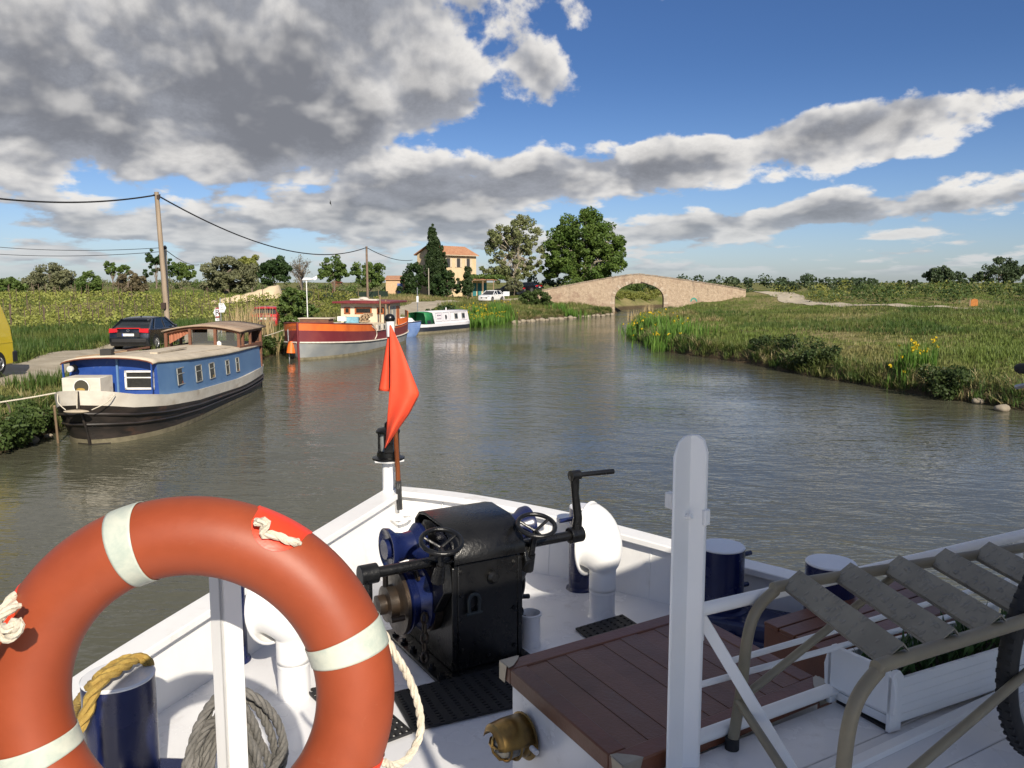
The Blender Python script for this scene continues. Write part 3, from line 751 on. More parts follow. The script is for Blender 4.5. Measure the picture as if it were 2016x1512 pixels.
for k in range(npl):
    a0 = .075 + .85 * k / npl; a1 = .075 + .85 * (k + 1) / npl; d_ = .0007
    tk = pm('teak_plank_%d' % (k % 4), tuple(c * f for c, f in zip((.16, .064, .030), ((1, .93, 1.05, .97)[k % 4],) * 3)), .42, col2=((.125, .052, .026), (.105, .044, .023), (.135, .056, .029), (.112, .048, .026))[k % 4], scale=2.0, stretch=(1.4, 1.4, 1), stain=(.12, .085, .065), stain_amt=.2 + .15 * (k % 3), stain_scale=2.2 + k % 3, bmp=.3, bscale=70)
    wm().prism([hp(a0, .097, LID - .03) + ex * d_, hp(a1, .097, LID - .03) - ex * d_, hp(a1, .903, LID - .03) - ex * d_, hp(a0, .903, LID - .03) + ex * d_], UP * (.025 + .0012 * ((k * 7) % 3))).build('plank', tk, hat, world=True, bevel=.0012)
for (a, c_, sa, sc_) in ((0, 1, 1, -1), (0, 0, 1, 1), (1, 0, -1, 1), (1, 1, -1, -1)):
    p = hp(a, c_, LID); q = wm()
    q.prism([p + UP * .002, p + ex * sa * .075 + UP * .002, p + ex * sa * .06 + ey * sc_ * .02 + UP * .002, p + ex * sa * .02 + ey * sc_ * .055 + UP * .002, p + ey * sc_ * .06 + UP * .002], UP * .003)
    q.prism([p - ex * sa * .004 - ey * sc_ * .004 - UP * .06, p - ex * sa * .004 - ey * sc_ * .004 + UP * .005, p + ex * sa * .07 - ey * sc_ * .004 + UP * .005, p + ex * sa * .05 - ey * sc_ * .004 - UP * .06], ey * sc_ * .003)
    q.prism([p - ex * sa * .0045 - ey * sc_ * .004 - UP * .06, p - ex * sa * .0045 - ey * sc_ * .004 + UP * .005, p - ex * sa * .0045 + ey * sc_ * .05 + UP * .005, p - ex * sa * .0045 + ey * sc_ * .035 - UP * .06], ex * sa * .003)
    q.build('corner_bracket', pm('dull_plated_brass', (.36, .32, .25), .4, metal=.6), hat, world=True)
# brass bulkhead lamp on the hatch's port side
nrm = -ex; lc = hp(.035, .52, LID - .20); lc = at(1003, 1458, 2.48); lc = lc + nrm * ((hp(.032, .5, 0) - lc).dot(nrm))
lam = thing('bulkhead_lamp', 'round brass bulkhead lamp on the side of the hatch', 'lamp', loc=tuple(lc))
wm().lathe([(.078, 0), (.080, .008), (.066, .012), (.064, .028), (.056, .034)], lc, nrm, 30).build('base', BRASS, lam, world=True)
wm().lathe([(.052, .028), (.055, .07), (.044, .105), (.02, .122), (.001, .125)], lc, nrm, 26).build('globe', pm('lamp_glass', (.20, .19, .16), .08, bmp=0), lam, world=True)
gq = wm(); xq = nrm.orthogonal().normalized(); yq = nrm.cross(xq)
for h_, r_ in ((.055, .064), (.09, .058)):
    gq.tube([lc + nrm * h_ + (xq * math.cos(a) + yq * math.sin(a)) * r_ for a in [2 * math.pi * k / 30 for k in range(30)]], .0045, 8, closed=True)
for k in range(4):
    a = R(45 + 90 * k); e_ = xq * math.cos(a) + yq * math.sin(a)
    gq.tube([lc + nrm * .01 + e_ * .066, lc + nrm * .06 + e_ * .064, lc + nrm * .105 + e_ * .052, lc + nrm * .128 + e_ * .02, lc + nrm * .132], .0048, 8)
gq.build('guard', BRASS, lam, world=True)
hs = wm(); hs.lathe([(.074, .0), (.075, .07), (.069, .12), (.05, .135)], lc, nrm, 30, caps=False)
hs.v = hs.v; keep = [f for f in hs.f if (sum((hs.v[i] for i in f), Vector()) / len(f) - lc).z > .012]; hs.f = keep
hs.build('hood', BRASS, lam, world=True, solid=.003)
wm().tube([lc + nrm * .02 - ey * .075, lc + nrm * .02 - ey * .11], .009, 10).build('cable_gland', WHITE, lam, world=True)

# --- perforated rubber mats
def mat_grid(label, corners, nu, nv, bar=.42, name='deck_mat'):
    c = [at(*k, DECK + .006) for k in corners]; mb = wm(); h = .012
    P = lambda a, b_: (c[0] * (1 - a) + c[1] * a) * (1 - b_) + (c[3] * (1 - a) + c[2] * a) * b_
    du, dv = bar / nu / 2, bar / nv / 2
    for i in range(nu + 1):
        a = i / nu; a0, a1 = max(0, a - du), min(1, a + du)
        mb.prism([P(a0, 0), P(a1, 0), P(a1, 1), P(a0, 1)], UP * h)
    for j in range(nv + 1):
        b_ = j / nv; b0, b1_ = max(0, b_ - dv), min(1, b_ + dv)
        for i in range(nu):
            a0, a1 = i / nu + du, (i + 1) / nu - du
            mb.prism([P(a0, b0), P(a1, b0), P(a1, b1_), P(a0, b1_)], UP * (h - .001))
    return tag(mb.build(name, BLACKR), label, 'mat', 'black perforated deck mats')
mat_grid('large black perforated mat between windlass and hatch', [(770, 1368), (1010, 1308), (1090, 1375), (812, 1442)], 12, 15, .62)
mat_grid('black open grid mat mostly hidden behind the lifebuoy', [(603, 1362), (690, 1338), (812, 1444), (722, 1478)], 7, 14, .40)
mat_grid('small black mat at the foot of the right cowl ventilator', [(1133, 1240), (1225, 1213), (1275, 1245), (1178, 1275)], 7, 7, .66)

# --- angle-iron posts
def angle_post(label, foot, h, w, d0, d1, t=.012):
    p0 = thing('angle_post', label, 'post', loc=tuple(foot), group='white angle-iron posts on the raised deck'); mb = wm()
    for dv, other in ((d0, d1), (d1, d0)):
        prof = [foot, foot + dv * w, foot + dv * w + UP * (h - .05), foot + dv * w * .8 + UP * (h - .015), foot + dv * w * .45 + UP * h, foot + UP * h]
        mb.prism(prof, other * t)
    mb.build('angle_iron', WHITE, p0, world=True, bevel=.003)
    return p0
ft = at(1343, 1508, RD); apo = angle_post('tall white angle-iron post at the front of the raised deck', ft - UP * .03, .995, .082, (-T * .85 + S * .2).normalized(), (T * .75 + S * .45).normalized() * .62)
for (u, v) in ((1386, 1017), (1321, 985)):
    q = atY(u, v, ft.y + .0); wm().box(q, (.022, .03, .045), TH).build('lug', WHITE, apo, world=True, bevel=.004)
wm().tube([atY(1345, 1018, ft.y - .01), atY(1362, 1016, ft.y - .03)], .008, 8).build('pin', WHITE, apo, world=True)
fl_ = atY(440, 1300, 1.80); ft2 = Vector((fl_.x, fl_.y, RD))
ap2 = angle_post('white angle-iron post behind the lifebuoy with rope round its foot', ft2 - T * .0, .76, .047, T, (S * -.5 - T * .2).normalized(), .01)
# rope hank hung round the port post
hk = wm()
cH = atY(430, 1482, ft2.y - .03)
ropes = []
for k in range(10):
    w_ = random.uniform(.085, .15); h_ = random.uniform(.25, .36); ph = random.uniform(-.035, .035)
    pts = []
    for j in range(21):
        a = math.pi * 2 * j / 20
        pts.append(ft2 + T * (.028 + math.sin(a) * w_ * (.55 + .45 * (1 - math.cos(a)) / 2) + ph) + UP * (.30 + .012 * k - (1 - math.cos(a)) / 2 * h_) + S * (-.125 + .014 * (k % 5) + .015 * math.sin(a * 2)))
    ropes.append(pts)
hank = thing('rope_hank', 'grey laid rope hank hung on the post behind the lifebuoy', 'rope', loc=tuple(ft2))
for pts in ropes:
    o_ = rope('coil', None, pts, .0108, GROPE, 6); o_.parent = hank; o_.matrix_parent_inverse = Matrix.Translation(-ft2)
for k in range(3):
    o_ = rope('wrap', None, [ft2 + T * (.03 + (.10 - .01 * k) * math.cos(a)) + S * (.03 + .085 * math.sin(a)) + UP * (.10 + .026 * k + .03 * math.cos(a)) for a in [2 * math.pi * j / 12 for j in range(13)]], .0125, GROPE, 5); o_.parent = hank; o_.matrix_parent_inverse = Matrix.Translation(-ft2)

# --- rail of the raised deck
rail = thing('deck_rail', 'white tubular rail running to starboard from the tall post', 'railing', loc=tuple(at(1378, 1470, RD)))
for (p, q, z_, r_) in (((1372, 1202), (2016, 1052), 3.08, .019), ((1430, 1304), (1990, 1141), 2.872, .0095), ((1364, 1352), (1900, 1205), 2.828, .0095), ((1364, 1456), (1980, 1232), 2.672, .021)):
    a_, c_ = at(*p, z_), at(*q, z_); d_ = (c_ - a_)
    wm().tube([a_, a_ + d_ * 1.5], r_, 16).build('tube', WHITE, rail, world=True)
q0 = at(1378, 1212, 3.05); q1 = at(1562, 1520, RD)
wm().bar(q0, q1, .034, .008, up=(0, 1, .3)).build('brace', WHITE, rail, world=True, bevel=.002)
wm().box(atY(1376, 1245, q0.y), (.03, .02, .055), TH).build('lug', WHITE, rail, world=True, bevel=.006)
a_, c_ = at(1372, 1202, 3.08), at(2016, 1052, 3.08)
for f in (.98, 1.45):
    p = a_.lerp(c_, f); wm().tube([p, Vector((p.x, p.y, RD))], .017, 12).build('stanchion', WHITE, rail, world=True)

# --- gangway steps lying on the deck: two bent tubes and chequer-plate treads
zt_ = 3.12
lad = thing('boarding_steps', 'tan tubular boarding steps with chequer plate treads', 'steps', loc=tuple(at(1440, 1470, RD)))
m, b = new_mat('tan_chequer_plate'); co = texco()
w1 = X.nt.nodes.new('ShaderNodeTexVoronoi'); w1.inputs['Scale'].default_value = 46; X.nt.links.new(mapped(co, (1, .45, 1)), w1.inputs[0])
w2 = X.nt.nodes.new('ShaderNodeTexVoronoi'); w2.inputs['Scale'].default_value = 46; X.nt.links.new(mapped(co, (.45, 1, 1)), w2.inputs[0])
hgt = smooth(X(w1.outputs[0]), .34, .16) + smooth(X(w2.outputs[0]), .34, .16)
n1 = noise(co, 9, 5, .6)
X.nt.links.new(mixc(smooth(n1, .3, .7), (.155, .148, .125), (.215, .205, .17)), b.inputs['Base Color']); b.inputs['Roughness'].default_value = .45; b.inputs['Metallic'].default_value = .15
bump(b, hgt, .6, .004); CHEQ = m
far_c = [at(1441, 1462, RD + .02), None, None]
f0_ = at(1441, 1468, RD + .01)
fa = at(1548, 1152, zt_); fb = at(1990, 1082, zt_)
na = at(1752, 1304, zt_); nb = at(1985, 1232, zt_)
fdir = (fb - fa).normalized(); ndir = (nb - na).normalized()
hoop = lambda base, a_, d_: dense([base, base.lerp(Vector((a_.x - d_.x * .12, a_.y - d_.y * .12, zt_ - .13)), .5), Vector((a_.x - d_.x * .13, a_.y - d_.y * .13, zt_ - .14)), Vector((a_.x - d_.x * .10, a_.y - d_.y * .10, zt_ - .06)), Vector((a_.x - d_.x * .04, a_.y - d_.y * .04, zt_ - .012)), a_, a_ + d_ * .5, a_ + d_ * 1.1], 6)
wm().tube(hoop(f0_, fa, fdir), .0165, 14).build('tube_frame', TAN, lad, world=True)
n0_ = at(1650, 1540, 2.72); n0_ = Vector((na.x - ndir.x * .17, na.y - ndir.y * .17, RD + .01))
wm().tube(hoop(n0_, na, ndir), .0175, 14).build('tube_frame', TAN, lad, world=True)
wm().lathe([(.021, 0), (.021, .035), (.017, .037)], f0_ - UP * .01, UP, 16).build('rubber_foot', BLACKR, lad, world=True)
wm().lathe([(.021, 0), (.021, .035), (.017, .037)], n0_ - UP * .01, UP, 16).build('rubber_foot', BLACKR, lad, world=True)
lj = f0_.lerp(Vector((fa.x - fdir.x * .13, fa.y - fdir.y * .13, zt_ - .14)), .42); nj = Vector((n0_.x, n0_.y, RD + .10))
wm().tube([lj, nj], .0125, 10).build('cross_brace', TAN, lad, world=True)
wm().tube([lj, fa + fdir * .42 - UP * .02], .0125, 10).build('cross_brace', TAN, lad, world=True)
wm().tube([nj, na + ndir * .75 - UP * .08], .0125, 10).build('cross_brace', TAN, lad, world=True)
for k in range(5):
    p = fa + fdir * (.015 + .19 * k) + UP * .018; q = na + ndir * (.01 + .185 * k) + UP * .018
    d_ = (q - p).normalized(); sd = d_.cross(UP).normalized(); tl = (UP * .62 + sd * -.78).normalized()
    ns = d_.cross(tl).normalized()
    m_ = wm(); hw_ = .036
    m_.prism([p - tl * hw_ , p + tl * hw_, q + tl * hw_ , q - tl * hw_], ns * .004)
    m_.prism([p + tl * hw_, p + tl * hw_ - ns * .022, q + tl * hw_ - ns * .022, q + tl * hw_], tl * -.004)
    m_.prism([p - tl * hw_, p - tl * hw_ - ns * .02, q - tl * hw_ - ns * .02, q - tl * hw_], tl * .004)
    m_.build('tread', CHEQ, lad, world=True, bevel=.001)

# --- planter on the deck
pc = at(1742, 1440, RD + .004); pe = at(1655, 1396, RD + .004); pdir = (at(1975, 1361, RD) - at(1742, 1440, RD)).normalized(); pw = (pe - pc); pwl = .20; pw = pw.normalized()
plt = thing('planter_box', 'white slatted wooden planter with green plants under the steps', 'planter', loc=tuple(pc))
PL = .85; PHt = .165
def pq(a, w_, z_): return pc + pdir * a + pw * w_ + UP * z_
for k in range(5):
    z0 = .012 + .031 * k
    for w_ in (0, pwl - .014):
        m_ = wm(); fl2 = .012 * (k / 4)
        m_.prism([pq(.02, w_ - (fl2 if w_ == 0 else -fl2), z0), pq(PL - .02, w_ - (fl2 if w_ == 0 else -fl2), z0), pq(PL - .02, w_ - (fl2 if w_ == 0 else -fl2), z0 + .029), pq(.02, w_ - (fl2 if w_ == 0 else -fl2), z0 + .029)], pw * .014)
        m_.build('slat', WHITE, plt, world=True, bevel=.002)
    for a in (.02, PL - .034):
        m_ = wm(); m_.prism([pq(a, .002, z0), pq(a, pwl - .002, z0), pq(a, pwl - .002, z0 + .029), pq(a, .002, z0 + .029)], pdir * .014); m_.build('slat', WHITE, plt, world=True, bevel=.002)
for w_ in (-.016, pwl):
    for a in (.0, PL - .05):
        m_ = wm(); prf = [(0, 0), (.05, 0), (.05, PHt + .012), (.035, PHt + .03), (.015, PHt + .03), (0, PHt + .012)]
        m_.prism([pq(a + x_, w_, z_) for x_, z_ in prf], pw * .016); m_.build('corner_post', WHITE, plt, world=True, bevel=.003)
ep = [(-.02, .02), (-.015, .0), (.05, -.01), (.05, .02)]
m_ = wm(); prf = [(-.025, .06), (-.03, .13), (-.018, .175), (.01, .20), (pwl - .01, .20), (pwl + .018, .175), (pwl + .03, .13), (pwl + .025, .06)]
m_.prism([pq(.0, x_, z_) for x_, z_ in prf], pdir * .016); m_.build('end_board', WHITE, plt, world=True, bevel=.003)
m_ = wm(); m_.prism([pq(.03, .01, .10), pq(PL - .03, .01, .10), pq(PL - .03, pwl - .012, .10), pq(.03, pwl - .012, .10)], UP * .03); m_.build('soil', pm('dark_soil', (.02, .014, .01), .95, bmp=.6), plt, world=True)
wm().box(pq(.03, pwl / 2, .0), (.02, pwl, .012), math.atan2(pdir.y, pdir.x)).build('foot', BLACKR, plt, world=True)
pv, pf, pr = [], [], []
for k in range(420):
    p = pq(random.uniform(.05, PL - .05), random.uniform(.02, pwl - .02), .125); h_ = random.uniform(.03, .12); a = random.uniform(0, 6.28); le = random.uniform(.2, .9)
    d_ = Vector((math.cos(a) * le, math.sin(a) * le, 1)).normalized(); w_ = Vector((-math.sin(a), math.cos(a), 0)) * random.uniform(.004, .009)
    i = len(pv); pv += [p - w_ * .4 - plt.location, p + d_ * h_ * .6 + w_ - plt.location, p + d_ * h_ - plt.location, p + d_ * h_ * .6 - w_ - plt.location]; pf.append((i, i + 1, i + 2, i + 3)); pr.append(random.random())
raw_mesh('foliage', np.array(pv), np.array(pf), leaf_mat('planter_leaves', (.03, .07, .02), (.07, .13, .04)), pr, plt)

# --- brown slatted bench on the foredeck
bz = 2.44; k0, k1 = at(1503, 1222, bz), at(1632, 1286, bz); bd = (k1 - k0); bl = bd.length; bd.normalize(); bt = (T + Vector((0, .02, 0))).normalized()
ben = thing('slatted_bench', 'brown slatted wooden bench beside the twin bollards', 'bench', loc=(k0.x, k0.y, DECK))
for k in range(4):
    a0 = k0 + bd * (bl * k / 4 + .004); a1 = k0 + bd * (bl * (k + 1) / 4 - .006)
    wm().prism([a0 - UP * .02, a1 - UP * .02, a1 + bt * 1.1 - UP * .02, a0 + bt * 1.1 - UP * .02], UP * .02).build('slat', TEAK, ben, world=True, bevel=.003)
for f in (0.0, 1.06):
    p = k0 + bt * (f + .01)
    wm().prism([p - UP * .021, p + bd * bl - UP * .021, p + bd * bl - UP * (bz - DECK), p - UP * (bz - DECK)], bt * .025).build('leg', TEAK, ben, world=True)
wm().bar(k0 + bt * .02 + bd * bl - UP * .06, k0 + bt * 1.06 + bd * bl - UP * .06, .02, .07).build('apron', TEAK, ben, world=True)

# --- lifebuoy
RC = Vector((-.588, 1.448, 3.244)); RR, rr0 = .2975, .0715
nx_ = (Vector((math.sin(R(2.6)), -math.cos(R(2.6)), 0)) * math.cos(R(4.6)) + UP * math.sin(R(4.6))).normalized()
e1 = UP.cross(nx_).normalized(); e2 = nx_.cross(e1).normalized()
if e1.x < 0: e1 = -e1
buoy = thing('lifebuoy', 'orange lifebuoy with four pale reflective bands hung on the deck rail', 'lifebuoy', loc=tuple(RC))
m, b = new_mat('orange_buoy'); co = texco(); n1 = noise(co, 3.5, 6, .65); n2 = noise(co, 60, 4, .6)
n4 = noise(mapped(co, (1, 1, 1)), 26, 8, .75, 1.2); X.nt.links.new(mixc(smooth(n4, .60, .78) * .35, mixc(smooth(n1, .3, .7), (.25, .046, .014), (.32, .060, .018)), (.40, .16, .085)), b.inputs['Base Color']); X.nt.links.new((n1 * .3 + .34).s, b.inputs['Roughness'])
b.inputs['Subsurface Weight'].default_value = 0
bump(b, n2 + n1, .08, .003); OR = m
def torus_patch(a0, a1, p0, p1, r_, na=24, npz=24, closed=False):
    rows = []
    for i in range(na + 1):
        a = a0 + (a1 - a0) * i / na; rad = e1 * math.sin(a) + e2 * math.cos(a)
        rows.append([RC + rad * (RR + r_ * math.cos(p0 + (p1 - p0) * j / npz)) + nx_ * (r_ * math.sin(p0 + (p1 - p0) * j / npz)) for j in range(npz + (0 if closed else 1))])
    return rows
mb = wm(); mb.grid(torus_patch(0, 2 * math.pi, 0, 2 * math.pi, rr0, 128, 40, True), closed=True); mb.build('ring', OR, buoy, world=True)
m, b = new_mat('reflective_tape'); co = texco(); n1 = noise(co, 14, 7, .7, .3); n2 = noise(co, 90, 2, .5)
X.nt.links.new(mixc(smooth(n1, .35, .7), (.56, .58, .49), (.38, .44, .385)), b.inputs['Base Color']); b.inputs['Roughness'].default_value = .38; bump(b, n1, .1, .002); TAPE = m
for k in range(4):
    a = R(-18.5 + 90 * k); hw_ = R(4.2)
    mb = wm(); mb.grid(torus_patch(a - hw_, a + hw_, 0, 2 * math.pi, rr0 + .0016, 10, 40, True), closed=True); mb.build('reflective_band', TAPE, buoy, world=True, solid=.0012)
RED = pm('bright_red_moulding', (.80, .055, .018), .42, var=.05)
for k in range(4):
    a = R(28 + 90 * k); rad = e1 * math.sin(a) + e2 * math.cos(a); tan = e1 * math.cos(a) - e2 * math.sin(a)
    rows = []
    for i in range(17):
        f = i / 16 * 2 - 1; aa = a + R(8.5) * f; wq = 1.05 * math.sqrt(max(0, 1 - f * f)) ** .8
        rad_ = e1 * math.sin(aa) + e2 * math.cos(aa); p0 = R(82); row = []
        for j in range(11):
            ps = R(78) - wq * .98 * (1 - j / 10) * 1.0 if False else R(75) - R(75) * (1 - j / 10) - R(6)
            ps = max(R(-30), R(68) * (j / 10) * math.sqrt(max(0, 1 - f * f)) ** .7 + R(-25) * (1 - j / 10))
            r2 = rr0 + .0018 - .006 * (1 - f * f) * math.sin(math.pi * j / 10) * 0
            row.append(RC + rad_ * (RR + r2 * math.cos(ps)) + nx_ * (r2 * math.sin(ps)))
        rows.append(row)
    mb = wm(); mb.grid(rows); mb.build('rope_pocket', RED, buoy, world=True)
    kp = RC + rad * (RR + .060) + nx_ * .055
    o_ = rope('rope_knot', None, [kp + tan * -.030 + nx_ * -.004, kp + tan * -.034 + nx_ * .016 + rad * .004, kp + tan * -.018 + nx_ * .018 + rad * .012, kp + tan * -.016 + nx_ * .012 - rad * .012, kp + tan * .004 + nx_ * .010 - rad * .004, kp + tan * .032 - rad * .004 + nx_ * .004, kp + tan * .045 - rad * .004 - nx_ * .012], .0078, WROPE, 6)
    o_.parent = buoy; o_.matrix_parent_inverse = Matrix.Translation(-RC)
kk = lambda u, v, y_: atY(u, v, y_)
yb = 1.62
o_ = rope('grab_line', None, [kk(755, 1500, yb - .06), kk(772, 1507, yb - .03), kk(800, 1495, yb), kk(824, 1455, yb + .01), kk(828, 1415, yb + .02), kk(818, 1370, yb + .02), kk(800, 1325, yb + .02), kk(776, 1285, yb + .01), kk(755, 1245, yb + .03)], .0085, WROPE, 8); o_.parent = buoy; o_.matrix_parent_inverse = Matrix.Translation(-RC)
o_ = rope('grab_line', None, [kk(36, 1190, 1.34), kk(12, 1205, 1.32), kk(-5, 1225, 1.31), kk(12, 1238, 1.29), kk(33, 1222, 1.29), kk(36, 1240, 1.29), kk(14, 1258, 1.30), kk(-8, 1250, 1.31), kk(-40, 1300, 1.31)], .0085, WROPE, 8); o_.parent = buoy; o_.matrix_parent_inverse = Matrix.Translation(-RC)

# --- bicycle parked at the right, mostly outside the picture
hub = Vector((1.60, 2.27, RD + .345)); bt_ = T
bik = thing('bicycle', 'bicycle with knobbly black tyre at the right edge of the deck', 'bicycle', loc=(hub.x, hub.y, RD))
side = Vector((-bt_.y, bt_.x, 0))
hub2 = hub + bt_ * 1.05
for h_ in (hub, hub2):
    ty = wm(); ty.tube([h_ + (bt_ * math.cos(a) + UP * math.sin(a)) * .318 for a in [2 * math.pi * k / 60 for k in range(60)]], .026, 14, closed=True)
    for k in range(72):
        a = 2 * math.pi * k / 72; rd_ = bt_ * math.cos(a) + UP * math.sin(a); tn = UP * math.cos(a) - bt_ * math.sin(a)
        for sgn in (-1, 1):
            ty.box(h_ + rd_ * (.340) + side * sgn * .011, (.011, .013, .008), T=Matrix((tn, side, rd_)).transposed())
    ty.build('tyre', BLACKR, bik, world=True)
    wm().tube([h_ + (bt_ * math.cos(a) + UP * math.sin(a)) * .285 for a in [2 * math.pi * k / 48 for k in range(48)]], .011, 8, closed=True).build('rim', STEEL, bik, world=True)
    sk_ = wm()
    for k in range(28):
        a = 2 * math.pi * k / 28; sk_.tube([h_ + side * (.025 if k % 2 else -.025), h_ + (bt_ * math.cos(a) + UP * math.sin(a)) * .28], .0012, 4)
    sk_.cyl(h_ - side * .05, h_ + side * .05, .018, n=12); sk_.build('spokes', STEEL, bik, world=True)
hd_ = hub + bt_ * .16 + UP * .48; bb = hub + bt_ * .60 - UP * .06; stt = hub + bt_ * .72 + UP * .42
FRB = pm('dark_bicycle_paint', (.012, .014, .018), .3, coat=.5)
fb_ = wm(); fb_.tube([hd_ + UP * .10 + bt_ * .04, hd_ - UP * .02, hub + side * .045], [.017, .017, .012], 10); fb_.tube([hd_ - UP * .02, hub - side * .045], .012, 10)
for a_, c_, r_ in ((hd_, bb, .019), (hd_ + UP * .04, stt, .015), (stt, bb, .015), (bb, hub2 + side * .05, .01), (bb, hub2 - side * .05, .01), (stt, hub2 + side * .05, .008), (stt, hub2 - side * .05, .008)): fb_.tube([a_, c_], r_, 10)
fb_.build('frame', FRB, bik, world=True)
wm().tube([stt, stt + UP * .18 + bt_ * .03], .014, 10).build('seat_post', STEEL, bik, world=True)
wm().ball(stt + UP * .21 + bt_ * .05, .13, 14, 8, (1.0, .6, .3)).build('saddle', BLACKR, bik, world=True)
stemt = hd_ + UP * .26 + bt_ * .02; hbz = RD + 1.115
g_end = atY(2001, 725, stemt.y + .30); hl = wm(); hl.tube([stemt + UP * -.2, Vector((stemt.x, stemt.y, hbz))], .014, 10)
near_g = Vector((stemt.x, stemt.y, hbz)) - (g_end - Vector((stemt.x, stemt.y, hbz)))
near_g.z = hbz
hl.tube([g_end, Vector((stemt.x, stemt.y, hbz)), near_g], .011, 10); hl.build('handlebar', STEEL, bik, world=True)
for a_, sg in ((g_end, 1), (near_g, -1)):
    d_ = (Vector((stemt.x, stemt.y, hbz)) - a_).normalized(); wm().tube([a_, a_ + d_ * .012, a_ + d_ * .11], [.012, .017, .016], 14).build('grip', BLACKR, bik, world=True)
lv = atY(2000, 762, g_end.y - .02); d_ = (Vector((stemt.x, stemt.y, hbz)) - g_end).normalized()
wm().tube(dense([lv, lv + d_ * .04 + UP * .010, lv + d_ * .10 + UP * .022, lv + d_ * .15 + UP * .03], 4), .0075, 8).build('brake_lever', STEEL, bik, world=True)
# ================================================================== BRIDGE
BL = Vector((12.9, 105.3, 0)); ba = R(-8); bdv = Vector((math.cos(ba), math.sin(ba), 0)); bnv = Vector((-math.sin(ba), math.cos(ba), 0))
def bL(u):   # distance along the bridge face met by the sight column u
    k = (u - 1008) / FPX
    f = lambda L: (BL.x + bdv.x * L) - k * ((BL.y + bdv.y * L) * math.cos(PITCH) + 2.0 * math.sin(PITCH))
    a, b_ = -30.0, 60.0
    for _ in range(60):
        c_ = (a + b_) / 2
        if f(c_) > 0: b_ = c_
        else: a = c_
    return (a + b_) / 2
def bz(u, v): L = bL(u); return atY(u, v, BL.y + bdv.y * L).z
TOP = [(1040, 578), (1075, 571), (1150, 556.5), (1210, 546), (1240, 541.5), (1257, 540.5), (1280, 543), (1340, 551), (1400, 560), (1440, 566.5), (1468, 572)]
TOPL = [(bL(u), bz(u, v)) for u, v in TOP]
def btop(L): return float(np.interp(L, [a for a, _ in TOPL], [b for _, b in TOPL]))
a0, a1 = bL(1210), bL(1307); am, hs_ = (a0 + a1) / 2, (a1 - a0) / 2; SPR, CRN = 1.9, bz(1258, 557.5)
def barch(L):
    q = (L - am) / hs_
    return -.7 if abs(q) >= 1 else SPR + (CRN - SPR) * math.sqrt(max(0, 1 - abs(q) ** 2.15))
bridge = thing('stone_bridge', 'humpbacked stone arch bridge crossing the canal', 'bridge', loc=(BL.x + bdv.x * am, BL.y + bdv.y * am, 0))
def bp(L, w_, z_): p = BL + bdv * L + bnv * w_; return Vector((p.x, p.y, z_))
m, b = new_mat('bridge_stone'); co = texco()
n1 = noise(co, .45, 7, .65, .4); n2 = noise(co, 3.2, 7, .7); mp = mapped(co, (1.6, 1.6, .22)); n3 = noise(mp, .9, 6, .65, .3); n4 = noise(co, 9, 3, .6)
gp_ = X.nt.nodes.new('ShaderNodeNewGeometry'); sz = X.nt.nodes.new('ShaderNodeSeparateXYZ'); X.nt.links.new(gp_.outputs['Position'], sz.inputs[0])
c = mixc(smooth(n2, .3, .7), (.36, .265, .185), (.50, .39, .28))
c = mixc(smooth(n1, .48, .66) * .7, c, (.27, .175, .125))
c = mixc(smooth(n3, .55, .72) * smooth(X(sz.outputs[2]), 1.2, 3.8) * .95, c, (.12, .09, .07))
c = mixc(smooth(n4, .62, .72) * .5, c, (.18, .13, .10))
X.nt.links.new(c, b.inputs['Base Color']); b.inputs['Roughness'].default_value = .92; bump(b, n2 * .7 + n4 * .5, .9, .12); BST = m
Ls = sorted(set(list(np.linspace(TOPL[0][0], TOPL[-1][0], 60)) + list(np.linspace(a0 + .001, a1 - .001, 31)) + [a0 - .001, a1 + .001] + [t[0] for t in TOPL]))
mb = wm(); WID = 4.6
for w_ in (0, WID):
    mb.grid([[bp(L, w_, barch(L)), bp(L, w_, (barch(L) + btop(L)) / 2), bp(L, w_, btop(L))] for L in Ls])
mb.grid([[bp(L, 0, btop(L)), bp(L, .4, btop(L)), bp(L, .4, btop(L) - .8), bp(L, WID - .4, btop(L) - .8), bp(L, WID - .4, btop(L)), bp(L, WID, btop(L))] for L in Ls])
ia = [L for L in Ls if a0 - .01 < L < a1 + .01]
mb.grid([[bp(L, 0, barch(L)), bp(L, WID / 2, barch(L)), bp(L, WID, barch(L))] for L in ia])
mb.build('wall', BST, bridge, world=True)
VSM = [pm('voussoir_%d' % k, c_, .9, scale=3, bmp=.5, var=.15) for k, c_ in enumerate(((.42, .33, .24), (.36, .27, .19), (.47, .385, .29)))]
nv_ = 25
for k in range(nv_):
    t0, t1 = math.pi * (k + .06) / nv_, math.pi * (k + .94) / nv_; q = []
    for t_ in (t0, t1):
        L = am - hs_ * math.cos(t_); p_in = (L, SPR + (CRN - SPR) * math.sin(t_) ** .93)
        nrm_ = Vector((-(CRN - SPR) * math.cos(t_), hs_ * math.sin(t_))).normalized(); d_ = .42 + .1 * (k % 2)
        q.append((p_in, (p_in[0] + nrm_.x * d_, p_in[1] + nrm_.y * d_)))
    mb = wm(); mb.prism([bp(*(q[0][0][0], -.035, q[0][0][1])), bp(q[0][1][0], -.035, q[0][1][1]), bp(q[1][1][0], -.035, q[1][1][1]), bp(q[1][0][0], -.035, q[1][0][1])], bnv * .3)
    mb.build('voussoir', VSM[k % 3], bridge, world=True)
nj_ = 7
